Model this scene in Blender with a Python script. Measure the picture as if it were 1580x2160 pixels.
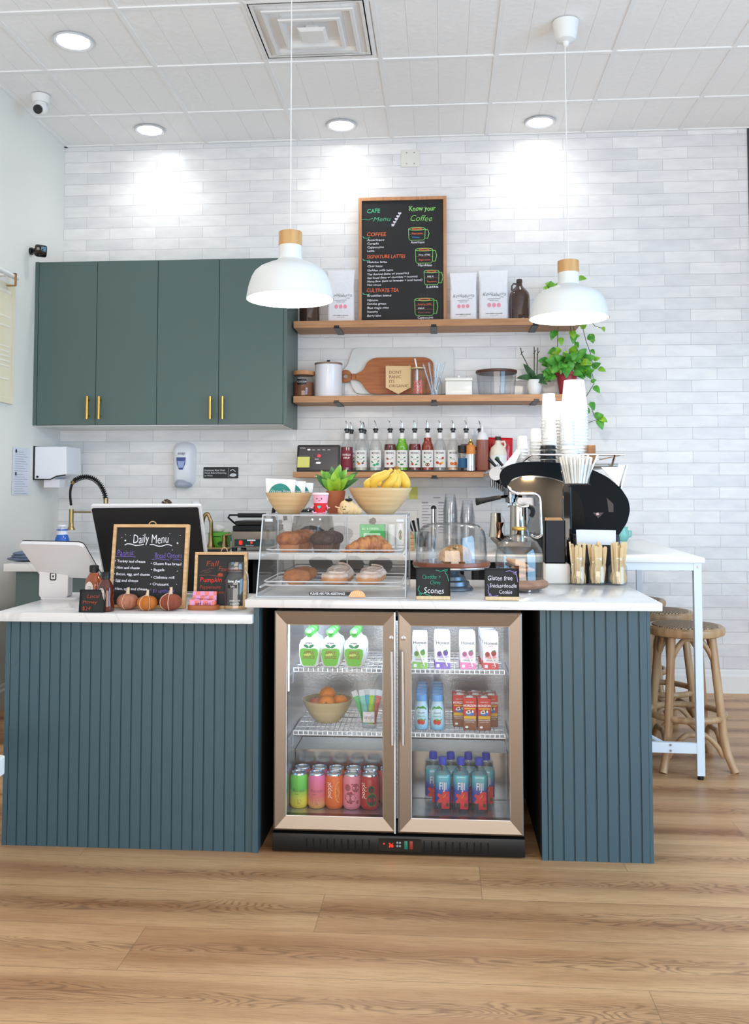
import bpy, bmesh, math, random
from math import sin, cos, pi, radians, sqrt
from mathutils import Vector, Matrix
for o in list(bpy.data.objects): bpy.data.objects.remove(o)
SC = bpy.context.scene
COL = SC.collection
random.seed(7)

# ---------------------------------------------------------------- camera
F, YAW, PIT, PPY, EYE = 1960.0, 0.07302, 0.05432, 928.9, 1.236
cd = bpy.data.cameras.new('camera'); cam = bpy.data.objects.new('camera', cd); COL.objects.link(cam)
cam.location = (0, 0, EYE); cam.rotation_euler = (pi/2 + PIT, 0, YAW)
cd.sensor_fit = 'HORIZONTAL'; cd.sensor_width = 36; cd.lens = F/1580*36
cd.shift_y = -(1080 - PPY)/1580; cd.clip_start = 0.05
SC.camera = cam
# ---------------------------------------------------------------- light and exposure
SC.view_settings.view_transform = 'Standard'; SC.view_settings.look = 'None'
SC.view_settings.gamma = 1.0; SC.view_settings.use_curve_mapping = False
SC.view_settings.exposure = 0.0
SC.cycles.transparent_max_bounces = 40
W = bpy.data.worlds.new('world'); SC.world = W; W.use_nodes = True
W.node_tree.nodes['Background'].inputs[0].default_value = (1.0, 0.97, 0.94, 1)
W.node_tree.nodes['Background'].inputs[1].default_value = 0.44
def area(name, loc, rot, sx, sy, power, color=(1, 1, 1), spread=180):
    l = bpy.data.lights.new(name, 'AREA'); l.shape = 'RECTANGLE'; l.size = sx; l.size_y = sy
    l.energy = power; l.color = color; l.spread = radians(spread)
    o = bpy.data.objects.new(name, l); COL.objects.link(o); o.location = loc; o.rotation_euler = rot
    return o
# added area lamps, unseen: fill behind the camera and assumed daylight on the right
area('added_rear_fill', (0.2, -2.9, .8), (radians(128), 0, 0), 6.5, 2.4, 235, (1.0, 0.93, 0.86))  # added lamp tilted up to brighten the ceiling; no shopfront is built
area('assumed_side_daylight', (3.1, 1.3, 1.5), (radians(90), 0, radians(82)), 3.2, 2.4, 150, (0.33, 0.66, 1.0))  # added blue lamp for assumed daylight

# ---------------------------------------------------------------- pixel ray to world plane helpers
_cy, _sy, _cp, _sp = cos(YAW), sin(YAW), cos(PIT), sin(PIT)
def _ray(px, py):
    r = (px-790)/F; u2 = (PPY-py)/F
    d = _cp - u2*_sp; u = _sp + u2*_cp
    return Vector((r*_cy - d*_sy, r*_sy + d*_cy, u))
def aY(px, py, Y):
    v = _ray(px, py); return Vector((0, 0, EYE)) + v*(Y/v.y)
def aZ(px, py, Z):
    v = _ray(px, py); return Vector((0, 0, EYE)) + v*((Z-EYE)/v.z)
def XZ(px, py, Y):
    p = aY(px, py, Y); return (p.x, p.z)

# ---------------------------------------------------------------- materials
def s2l(c): return tuple(((v/255)/12.92 if v/255 <= .04045 else ((v/255+.055)/1.055)**2.4) for v in c)
_mats = {}
def M(name, rgb=None, rough=.5, metal=0, trans=0, ior=1.45, emit=None, es=0, coat=0, bump=None, var=None, alpha=1, spec=.5, sss=0):
    if name in _mats: return _mats[name]
    m = bpy.data.materials.new(name); m.use_nodes = True; _mats[name] = m
    nt = m.node_tree; b = nt.nodes['Principled BSDF']
    c = s2l(rgb or (200, 200, 200))
    b.inputs['Base Color'].default_value = (*c, 1); b.inputs['Roughness'].default_value = rough
    b.inputs['Metallic'].default_value = metal; b.inputs['Transmission Weight'].default_value = trans
    b.inputs['IOR'].default_value = ior; b.inputs['Coat Weight'].default_value = coat
    b.inputs['Specular IOR Level'].default_value = spec; b.inputs['Alpha'].default_value = alpha
    if sss: b.inputs['Subsurface Weight'].default_value = sss; b.inputs['Subsurface Radius'].default_value = (.02, .01, .006)
    if emit: b.inputs['Emission Color'].default_value = (*s2l(emit), 1); b.inputs['Emission Strength'].default_value = es
    m.diffuse_color = (*c, 1)
    if bump or var:
        tc = nt.nodes.new('ShaderNodeTexCoord')
    if var:   # var = (scale, rgb2, stretch)
        n = nt.nodes.new('ShaderNodeTexNoise'); n.inputs['Scale'].default_value = var[0]; n.inputs['Detail'].default_value = 4
        mp = nt.nodes.new('ShaderNodeMapping'); mp.inputs['Scale'].default_value = var[2] if len(var) > 2 else (1, 1, 1)
        nt.links.new(tc.outputs['Object'], mp.inputs[0]); nt.links.new(mp.outputs[0], n.inputs['Vector'])
        r = nt.nodes.new('ShaderNodeValToRGB'); r.color_ramp.elements[0].position = .35; r.color_ramp.elements[1].position = .68
        r.color_ramp.elements[0].color = (*c, 1); r.color_ramp.elements[1].color = (*s2l(var[1]), 1)
        nt.links.new(n.outputs[0], r.inputs[0]); nt.links.new(r.outputs[0], b.inputs['Base Color'])
    if bump:  # bump = (scale, strength, distance)
        n2 = nt.nodes.new('ShaderNodeTexNoise'); n2.inputs['Scale'].default_value = bump[0]; n2.inputs['Detail'].default_value = 3
        nt.links.new(tc.outputs['Object'], n2.inputs['Vector'])
        bp = nt.nodes.new('ShaderNodeBump'); bp.inputs['Strength'].default_value = bump[1]; bp.inputs['Distance'].default_value = bump[2]
        nt.links.new(n2.outputs[0], bp.inputs['Height']); nt.links.new(bp.outputs[0], b.inputs['Normal'])
    return m
def glassmat(name, tint=(1, 1, 1), rough=0.0, a=.18):
    """thin clear glass or acrylic: mostly see-through, glossy reflection growing towards the edges"""
    if name in _mats: return _mats[name]
    m = bpy.data.materials.new(name); m.use_nodes = True; _mats[name] = m
    nt = m.node_tree; nt.nodes.remove(nt.nodes['Principled BSDF']); out = nt.nodes['Material Output']; L = nt.links.new
    lw = nt.nodes.new('ShaderNodeLayerWeight'); lw.inputs[0].default_value = .5
    pw = nt.nodes.new('ShaderNodeMath'); pw.operation = 'POWER'; pw.inputs[1].default_value = 3.0; L(lw.outputs['Facing'], pw.inputs[0])
    ma = nt.nodes.new('ShaderNodeMath'); ma.operation = 'MULTIPLY_ADD'; ma.inputs[1].default_value = min(.6, a*1.6); ma.inputs[2].default_value = .035+a*.12; L(pw.outputs[0], ma.inputs[0])
    mc = nt.nodes.new('ShaderNodeMix'); mc.data_type = 'RGBA'; L(pw.outputs[0], mc.inputs[0]); mc.inputs[6].default_value = (*tint, 1); mc.inputs[7].default_value = (tint[0]*.80, tint[1]*.82, tint[2]*.84, 1)
    t = nt.nodes.new('ShaderNodeBsdfTransparent'); L(mc.outputs[2], t.inputs[0])
    g = nt.nodes.new('ShaderNodeBsdfGlossy'); g.inputs['Roughness'].default_value = rough
    mx = nt.nodes.new('ShaderNodeMixShader'); L(ma.outputs[0], mx.inputs[0])
    L(t.outputs[0], mx.inputs[1]); L(g.outputs[0], mx.inputs[2]); L(mx.outputs[0], out.inputs[0])
    return m

# ---------------------------------------------------------------- mesh builder
class MB:
    def __init__(s): s.v = []; s.f = []; s.m = []; s.s = []; s.T = None
    def add(s, vs, fs, m=0, sm=False):
        n = len(s.v)
        for p in vs:
            p = Vector(p); s.v.append(s.T @ p if s.T else p)
        for f in fs: s.f.append([i+n for i in f]); s.m.append(m); s.s.append(sm)
        return s
    def box(s, x0, x1, y0, y1, z0, z1, m=0, b=0, seg=2):
        if x0 > x1: x0, x1 = x1, x0
        if y0 > y1: y0, y1 = y1, y0
        if z0 > z1: z0, z1 = z1, z0
        if b <= 0:
            vs = [(x0,y0,z0),(x1,y0,z0),(x1,y1,z0),(x0,y1,z0),(x0,y0,z1),(x1,y0,z1),(x1,y1,z1),(x0,y1,z1)]
            return s.add(vs, [(0,3,2,1),(4,5,6,7),(0,1,5,4),(1,2,6,5),(2,3,7,6),(3,0,4,7)], m)
        bm = bmesh.new(); bmesh.ops.create_cube(bm, size=1)
        for v in bm.verts: v.co = Vector(((x0+x1)/2+v.co.x*(x1-x0), (y0+y1)/2+v.co.y*(y1-y0), (z0+z1)/2+v.co.z*(z1-z0)))
        b = min(b, .49*min(x1-x0, y1-y0, z1-z0))
        bmesh.ops.bevel(bm, geom=bm.edges[:], offset=b, segments=seg, affect='EDGES', profile=.5)
        bm.verts.index_update()
        s.add([v.co.copy() for v in bm.verts], [[v.index for v in f.verts] for f in bm.faces], m, seg > 1); bm.free(); return s
    def lathe(s, prof, seg=32, c=(0, 0, 0), m=0, sm=True, ax='z', flute=None, sx=1, sy=1):
        n = len(prof); vs = []; fs = []
        for i in range(seg):
            a = 2*pi*i/seg
            for k, (r, z) in enumerate(prof):
                rr = r*(1+flute[1]*(.5+.5*cos(a*flute[0]))) if flute else r
                p = (rr*cos(a)*sx, rr*sin(a)*sy, z)
                if ax == 'y': p = (p[0], -p[2], p[1])
                if ax == 'x': p = (p[2], p[0], p[1])
                vs.append((p[0]+c[0], p[1]+c[1], p[2]+c[2]))
        for i in range(seg):
            j = (i+1) % seg
            for k in range(n-1): fs.append((i*n+k, j*n+k, j*n+k+1, i*n+k+1))
        if prof[0][0] > 1e-6: fs.append([i*n for i in range(seg)][::-1])
        if prof[-1][0] > 1e-6: fs.append([i*n+n-1 for i in range(seg)])
        return s.add(vs, fs, m, sm)
    def shell(s, prof, t, seg=32, c=(0, 0, 0), m=0):
        """open lathe vessel with wall thickness t (outer profile from bottom centre up to rim)"""
        inner = [(max(r-t, 0), z+(t if k == 0 else 0)) for k, (r, z) in enumerate(prof)]
        inner[0] = (0, prof[0][1]+t)
        inn = [(0, prof[0][1]+t)] + [(max(r-t, .0005), max(z, prof[0][1]+t)) for r, z in prof[1:]]
        return s.lathe([(0, prof[0][1])] + list(prof[1:]) + inn[::-1], seg, c, m)
    def cyl(s, c, r, z0, z1, seg=24, m=0, ax='z', r2=None, b=0):
        r2 = r if r2 is None else r2
        pr = [(0, z0), (r, z0), (r2, z1), (0, z1)] if b <= 0 else [(0, z0), (r-b, z0), (r, z0+b), (r2, z1-b), (r2-b, z1), (0, z1)]
        n0 = len(s.f); s.lathe(pr, seg, c, m, True, ax); 
        return s
    def tube(s, pts, r, seg=8, m=0, closed=False, cap=True):
        pts = [Vector(p) for p in pts]; n = len(pts); rs = r if isinstance(r, (list, tuple)) else [r]*n
        vs = []; fs = []; up = Vector((0, 0, 1)); prev = None
        for i, p in enumerate(pts):
            if closed: t = pts[(i+1) % n]-pts[i-1]
            else: t = pts[min(i+1, n-1)]-pts[max(i-1, 0)]
            t.normalize()
            if prev is None:
                a = up if abs(t.dot(up)) < .9 else Vector((1, 0, 0)); u = t.cross(a).normalized()
            else:
                u = (prev - t*prev.dot(t)); u = u.normalized() if u.length > 1e-6 else t.orthogonal().normalized()
            prev = u; w = t.cross(u)
            for k in range(seg):
                a = 2*pi*k/seg; vs.append(p+(u*cos(a)+w*sin(a))*rs[i])
        for i in range(n if closed else n-1):
            j = (i+1) % n
            for k in range(seg): fs.append((i*seg+k, i*seg+(k+1) % seg, j*seg+(k+1) % seg, j*seg+k))
        if cap and not closed: fs.append(list(range(seg))[::-1]); fs.append([(n-1)*seg+k for k in range(seg)])
        return s.add(vs, fs, m, True)
    def prism(s, poly, y0, y1, m=0, sm=False):
        """polygon in XZ extruded from y0 to y1"""
        n = len(poly); vs = [(x, y0, z) for x, z in poly]+[(x, y1, z) for x, z in poly]
        fs = [list(range(n)), list(range(n, 2*n))[::-1]]
        s.add(vs, fs, m); k = len(s.v)-2*n
        for i in range(n):
            j = (i+1) % n; s.f.append([k+i, k+n+i, k+n+j, k+j]); s.m.append(m); s.s.append(sm)
        return s
    def vprism(s, poly, z0, z1, m=0, sm=False, top=None):
        """polygon in XY extruded from z0 to z1 (top: optional other polygon)"""
        n = len(poly); top = top or poly
        vs = [(x, y, z0) for x, y in poly]+[(x, y, z1) for x, y in top]
        s.add(vs, [list(range(n))[::-1], list(range(n, 2*n))], m); k = len(s.v)-2*n
        for i in range(n):
            j = (i+1) % n; s.f.append([k+i, k+j, k+n+j, k+n+i]); s.m.append(m); s.s.append(sm)
        return s
    def ell(s, c, r, seg=20, rings=12, m=0, nz=None):
        if not isinstance(r, (tuple, list)): r = (r, r, r)
        vs = []; fs = []
        for i in range(rings+1):
            t = pi*i/rings
            for k in range(seg):
                a = 2*pi*k/seg; d = Vector((sin(t)*cos(a), sin(t)*sin(a), cos(t)))
                q = nz(d) if nz else 1
                vs.append((c[0]+r[0]*d.x*q, c[1]+r[1]*d.y*q, c[2]+r[2]*d.z*q))
        for i in range(rings):
            for k in range(seg):
                fs.append((i*seg+k, (i+1)*seg+k, (i+1)*seg+(k+1) % seg, i*seg+(k+1) % seg))
        return s.add(vs, fs, m, True)
    def text(s, t, x, z, size, m=0, y=0, al='LEFT', wrap=0, shear=0, wob=0, bold=0, rot=0, sx=1, res=2, wc=0):
        """lettering painted on a surface facing -Y; wrap = radius of a can or bottle"""
        vs, fs = glyphs(t, bold, res)
        if not vs: return s
        mx = max(v[0] for v in vs)
        ox = {'LEFT': 0, 'CENTER': -mx/2, 'RIGHT': -mx}[al]
        out = []; cr, sr = cos(rot), sin(rot)
        for (a, b) in vs:
            a = a+ox; a2 = (a+shear*b)*size*sx; b2 = (b+wob*sin(a*2.3+len(t))+wob*.6*sin(a*5.1))*size
            px, pz = a2*cr-b2*sr+x, a2*sr+b2*cr+z
            if wrap: th = (px)/wrap; out.append((wc+wrap*sin(th), -wrap*cos(th)+y, pz))
            else: out.append((px, y, pz))
        return s.add(out, fs, m)
    def patch(s, poly, m=0, y=0, wrap=0):
        """flat painted shape (fan) in XZ facing -Y, optionally wrapped"""
        c = (sum(p[0] for p in poly)/len(poly), sum(p[1] for p in poly)/len(poly)); P = [c]+list(poly)
        if wrap: vs = [(wrap*sin(a/wrap), -wrap*cos(a/wrap)+y, b) for a, b in P]
        else: vs = [(a, y, b) for a, b in P]
        n = len(poly); return s.add(vs, [(0, i+1, (i+1) % n+1) for i in range(n)], m)
    def stroke(s, pts, w, m=0, y=0, closed=False, wrap=0):
        pts = [Vector((p[0], p[1])) for p in pts]; n = len(pts); vs = []; fs = []
        for i, p in enumerate(pts):
            t = (pts[(i+1) % n]-pts[i-1]) if closed else pts[min(i+1, n-1)]-pts[max(i-1, 0)]
            if t.length < 1e-9: t = Vector((1, 0))
            t.normalize(); q = Vector((-t.y, t.x))*w/2
            for g in (p+q, p-q):
                vs.append((wrap*sin(g.x/wrap), -wrap*cos(g.x/wrap)+y, g.y) if wrap else (g.x, y, g.y))
        for i in range(n if closed else n-1):
            j = (i+1) % n; fs.append((2*i, 2*i+1, 2*j+1, 2*j))
        return s.add(vs, fs, m)
    def arc(s, R, a0, a1, z0, z1, m=0, n=16, c=(0, 0), R1=None):
        """label: part of a cylinder; angle 0 faces -Y"""
        vs = []
        for i in range(n+1):
            a = a0+(a1-a0)*i/n
            vs += [(c[0]+R*sin(a), c[1]-R*cos(a), z0), (c[0]+(R1 or R)*sin(a), c[1]-(R1 or R)*cos(a), z1)]
        return s.add(vs, [(2*i, 2*i+2, 2*i+3, 2*i+1) for i in range(n)], m, True)
    def obj(s, name, mats, parent=None, loc=None, rot=None, label=None, cat=None, group=None, kind=None, bevel=0):
        me = bpy.data.meshes.new(name); me.from_pydata([tuple(v) for v in s.v], [], s.f)
        if not isinstance(mats, (list, tuple)): mats = [mats]
        for m in mats: me.materials.append(m)
        me.polygons.foreach_set('material_index', s.m); me.polygons.foreach_set('use_smooth', s.s)
        me.update(); 
        o = bpy.data.objects.new(name, me); COL.objects.link(o)
        if parent: o.parent = parent
        if loc is not None: o.location = loc
        if rot is not None: o.rotation_euler = rot
        if bevel:
            b = o.modifiers.new('bevel', 'BEVEL'); b.width = bevel; b.segments = 2; b.limit_method = 'ANGLE'
        if any(s.s):
            try:
                bm = bmesh.new(); bm.from_mesh(me)
                for e in bm.edges:
                    if len(e.link_faces) == 2 and e.calc_face_angle(0) > radians(38): e.smooth = False
                bm.to_mesh(me); bm.free()
            except Exception: pass
        tag(o, label, cat, group, kind); return o
def tag(o, label=None, cat=None, group=None, kind=None):
    if label: o['label'] = label
    if cat: o['category'] = cat
    if group: o['group'] = group
    if kind: o['kind'] = kind
    return o
_gl = {}
def glyphs(t, bold, res):
    k = (t, bold, res)
    if k in _gl: return _gl[k]
    c = bpy.data.curves.new('t', 'FONT'); c.body = t; c.size = 1; c.resolution_u = res; c.offset = bold; c.fill_mode = 'FRONT'
    o = bpy.data.objects.new('t', c); COL.objects.link(o)
    dg = bpy.context.evaluated_depsgraph_get(); me = bpy.data.meshes.new_from_object(o.evaluated_get(dg))
    r = ([(v.co.x, v.co.y) for v in me.vertices], [list(p.vertices) for p in me.polygons])
    bpy.data.objects.remove(o); bpy.data.curves.remove(c); bpy.data.meshes.remove(me)
    _gl[k] = r; return r
def E(name, label, cat, loc=(0, 0, 0), rz=0, group=None, rx=0):
    o = bpy.data.objects.new(name, None); COL.objects.link(o); o.empty_display_size = .02
    o.location = loc; o.rotation_euler = (rx, 0, rz); return tag(o, label, cat, group)
def dup(root, loc, rz=None, label=None, group=None, scale=None):
    """copy of a thing together with copies of its parts and sub-parts"""
    def cp(o, par):
        c = o.copy(); COL.objects.link(c)
        if par: c.parent = par
        for ch in KIDS.get(o.name, [x for x in bpy.data.objects if x.parent == o]): cp(ch, c)
        return c
    r = cp(root, None); r.location = loc
    if rz is not None: r.rotation_euler[2] = rz
    if scale: r.scale = (scale,)*3 if not isinstance(scale, (tuple, list)) else scale
    if label: r['label'] = label
    if group: r['group'] = group
    return r
KIDS = {}
def rrect(x0, x1, z0, z1, r, n=5):
    P = []
    for cx, cz, a0 in ((x1-r, z1-r, 0), (x0+r, z1-r, 90), (x0+r, z0+r, 180), (x1-r, z0+r, 270)):
        for i in range(n+1):
            a = radians(a0+90*i/n); P.append((cx+r*cos(a), cz+r*sin(a)))
    return P[::-1]
def oval(cx, cz, rx, rz, n=20, rot=0):
    return [(cx+rx*cos(2*pi*i/n)*cos(rot)-rz*sin(2*pi*i/n)*sin(rot), cz+rx*cos(2*pi*i/n)*sin(rot)+rz*sin(2*pi*i/n)*cos(rot)) for i in range(n)]
def heart(cx, cz, r, n=20):
    return [(cx+r*.062*16*sin(t)**3, cz+r*.062*(13*cos(t)-5*cos(2*t)-2*cos(3*t)-cos(4*t))) for t in [2*pi*i/n for i in range(n)]]
def qslab(mb, q, t, rad=.0, n=5, m=0, m2=None):
    """slab filling a quad q (tl, tr, br, bl in world) with rounded corners, thickness t away from its facing side"""
    tl, tr, br, bl = [Vector(p) for p in q]
    nrm = (tr-tl).cross(bl-tl).normalized()
    if nrm.y > 0: nrm = -nrm      # nrm faces the viewer side (-Y)
    P = rrect(0, 1, 0, 1, rad, n) if rad else [(0, 0), (0, 1), (1, 1), (1, 0)]
    pt = lambda u, v: (bl*(1-u)+br*u)*(1-v)+(tl*(1-u)+tr*u)*v
    F_ = [pt(u, v) for u, v in P]; B = [p-nrm*t for p in F_]; k = len(F_)
    mb.add(F_+B, [list(range(k))[::-1]], m); base = len(mb.v)-2*k
    mb.f.append([base+k+i for i in range(k)]); mb.m.append(m if m2 is None else m2); mb.s.append(False)
    for i in range(k):
        j = (i+1) % k; mb.f.append([base+i, base+j, base+k+j, base+k+i]); mb.m.append(m); mb.s.append(False)
    return nrm

def pillow(mb, poly, t, m=0, y=0, back=True, n=5):
    """cushion shape: outline in XZ, swelling to t on each side"""
    c = (sum(p[0] for p in poly)/len(poly), sum(p[1] for p in poly)/len(poly)); k = len(poly)
    for sg in ((-1, 1) if back else (-1,)):
        vs = []; fs = []
        for i in range(n+1):
            s = 1-i/(n+.0); h = t*sqrt(max(0, 1-s**2.6))
            for p in poly: vs.append((c[0]+(p[0]-c[0])*s, y+sg*h, c[1]+(p[1]-c[1])*s))
        for i in range(n):
            for j in range(k):
                f = (i*k+j, i*k+(j+1) % k, (i+1)*k+(j+1) % k, (i+1)*k+j); fs.append(f if sg < 0 else f[::-1])
        mb.add(vs, fs, m, True)
    return mb
def gradmat(name, stops, z0, z1, rough=.35, metal=0):
    """printed colour bands up the height of a product"""
    if name in _mats: return _mats[name]
    m = M(name, stops[0][1], rough, metal); nt = m.node_tree; b = nt.nodes['Principled BSDF']; L = nt.links.new
    tc = nt.nodes.new('ShaderNodeTexCoord'); sp = nt.nodes.new('ShaderNodeSeparateXYZ'); mr = nt.nodes.new('ShaderNodeMapRange')
    mr.inputs[1].default_value = z0; mr.inputs[2].default_value = z1; r = nt.nodes.new('ShaderNodeValToRGB')
    while len(r.color_ramp.elements) < len(stops): r.color_ramp.elements.new(.5)
    for e, (p, c) in zip(r.color_ramp.elements, stops): e.position = p; e.color = (*s2l(c), 1)
    L(tc.outputs['Object'], sp.inputs[0]); L(sp.outputs[2], mr.inputs[0]); L(mr.outputs[0], r.inputs[0]); L(r.outputs[0], b.inputs['Base Color']); return m

# ---------------------------------------------------------------- shared materials
white = M('white_paint', (240, 240, 238), .55)
TEAL = M('teal_paint', (84, 103, 101), .42, bump=(90, .06, .002))
TEAL_SHADED = M('teal_paint_shaded', (62, 87, 97), .45, bump=(90, .06, .002))  # same teal paint; the lower panels' dimmer light is put into the colour
STEEL = M('brushed_steel', (142, 132, 122), .36, 1, bump=(220, .04, .001))
CHROME = M('chrome', (225, 225, 228), .07, 1)
BRASS = M('brushed_brass', (214, 170, 84), .28, 1)
OLDBRASS = M('antique_brass', (168, 146, 104), .26, 1)
BLACK = M('black_plastic', (18, 18, 19), .38)
GLOSSBLACK = M('gloss_black', (10, 10, 12), .08, coat=.5)
MATTE = M('matte_black', (22, 22, 24), .75)
OAK = M('oak_shelf', (196, 146, 104), .5, var=(6, (176, 124, 84), (1, 12, 14)))
LOAK = M('light_wood', (222, 184, 136), .5, var=(8, (200, 156, 106), (1.5, 14, 14)))
PALE = M('birch', (226, 200, 158), .6, var=(14, (205, 174, 128), (6, 6, 1)))
GLASS = glassmat('clear_glass', (.985, .992, .99), 0, .2)
ACRYL = glassmat('clear_acrylic', (.985, .988, .99), 0, .14)
CHALKB = M('chalkboard', (30, 32, 34), .6)
WCH = M('white_chalk', (236, 234, 240), .9)
PAPER = M('white_paper', (238, 236, 240), .85)

def quartz():
    m = M('quartz', (228, 226, 224), .16); nt = m.node_tree; b = nt.nodes['Principled BSDF']
    tc = nt.nodes.new('ShaderNodeTexCoord'); n = nt.nodes.new('ShaderNodeTexNoise'); n.inputs['Scale'].default_value = 1.3
    n.inputs['Detail'].default_value = 6; n.inputs['Distortion'].default_value = 1.6
    nt.links.new(tc.outputs['Object'], n.inputs['Vector'])
    r = nt.nodes.new('ShaderNodeValToRGB'); e = r.color_ramp.elements
    e[0].position = .495; e[0].color = (*s2l((229, 227, 225)), 1); e[1].position = .503; e[1].color = (*s2l((214, 211, 209)), 1)
    e2 = r.color_ramp.elements.new(.512); e2.color = (*s2l((229, 227, 225)), 1)
    nt.links.new(n.outputs[0], r.inputs[0]); nt.links.new(r.outputs[0], b.inputs['Base Color']); return m
QUARTZ = quartz()

# ================================================================ SETTING
YW, ZC = 5.911, 3.526
XLW = -2.5
def brickmat():
    m = M('glazed_brick', (236, 236, 236), .22); nt = m.node_tree; b = nt.nodes['Principled BSDF']; L = nt.links.new
    tc = nt.nodes.new('ShaderNodeTexCoord'); sp = nt.nodes.new('ShaderNodeSeparateXYZ'); cb = nt.nodes.new('ShaderNodeCombineXYZ')
    L(tc.outputs['Object'], sp.inputs[0]); L(sp.outputs[0], cb.inputs[0]); L(sp.outputs[2], cb.inputs[1])
    nd = nt.nodes.new('ShaderNodeTexNoise'); nd.inputs['Scale'].default_value = 9; L(cb.outputs[0], nd.inputs['Vector'])
    vm = nt.nodes.new('ShaderNodeVectorMath'); vm.operation = 'SCALE'; vm.inputs[3].default_value = .006; L(nd.outputs['Color'], vm.inputs[0])
    va = nt.nodes.new('ShaderNodeVectorMath'); va.operation = 'ADD'; L(cb.outputs[0], va.inputs[0]); L(vm.outputs[0], va.inputs[1])
    br = nt.nodes.new('ShaderNodeTexBrick'); br.offset = .5; br.inputs['Scale'].default_value = 1
    br.inputs['Brick Width'].default_value = .312; br.inputs['Row Height'].default_value = .0743; br.inputs['Mortar Size'].default_value = .0016
    br.inputs['Mortar Smooth'].default_value = .4; br.inputs['Bias'].default_value = 0
    br.inputs['Color1'].default_value = (*s2l((230, 230, 231)), 1); br.inputs['Color2'].default_value = (*s2l((244, 243, 242)), 1)
    br.inputs['Mortar'].default_value = (*s2l((208, 207, 207)), 1); L(va.outputs[0], br.inputs['Vector'])
    n = nt.nodes.new('ShaderNodeTexNoise'); n.inputs['Scale'].default_value = 7; n.inputs['Detail'].default_value = 5
    mp = nt.nodes.new('ShaderNodeMapping'); mp.inputs['Scale'].default_value = (1, 1, 3); L(tc.outputs['Object'], mp.inputs[0]); L(mp.outputs[0], n.inputs['Vector'])
    r = nt.nodes.new('ShaderNodeValToRGB'); r.color_ramp.elements[0].position = .3; r.color_ramp.elements[0].color = (.91, .91, .925, 1)
    r.color_ramp.elements[1].position = .62; r.color_ramp.elements[1].color = (1, 1, 1, 1); L(n.outputs[0], r.inputs[0])
    mx = nt.nodes.new('ShaderNodeMix'); mx.data_type = 'RGBA'; mx.blend_type = 'MULTIPLY'; mx.inputs[0].default_value = 1
    L(br.outputs[0], mx.inputs[6]); L(r.outputs[0], mx.inputs[7]); L(mx.outputs[2], b.inputs['Base Color'])
    n3 = nt.nodes.new('ShaderNodeTexNoise'); n3.inputs['Scale'].default_value = 14; L(tc.outputs['Object'], n3.inputs['Vector'])
    ma = nt.nodes.new('ShaderNodeMath'); ma.operation = 'MULTIPLY_ADD'; ma.inputs[1].default_value = -1.2; L(br.outputs['Fac'], ma.inputs[0]); L(n3.outputs[0], ma.inputs[2])
    bp = nt.nodes.new('ShaderNodeBump'); bp.inputs['Strength'].default_value = .5; bp.inputs['Distance'].default_value = .006
    L(ma.outputs[0], bp.inputs['Height']); L(bp.outputs[0], b.inputs['Normal'])
    return m
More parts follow.
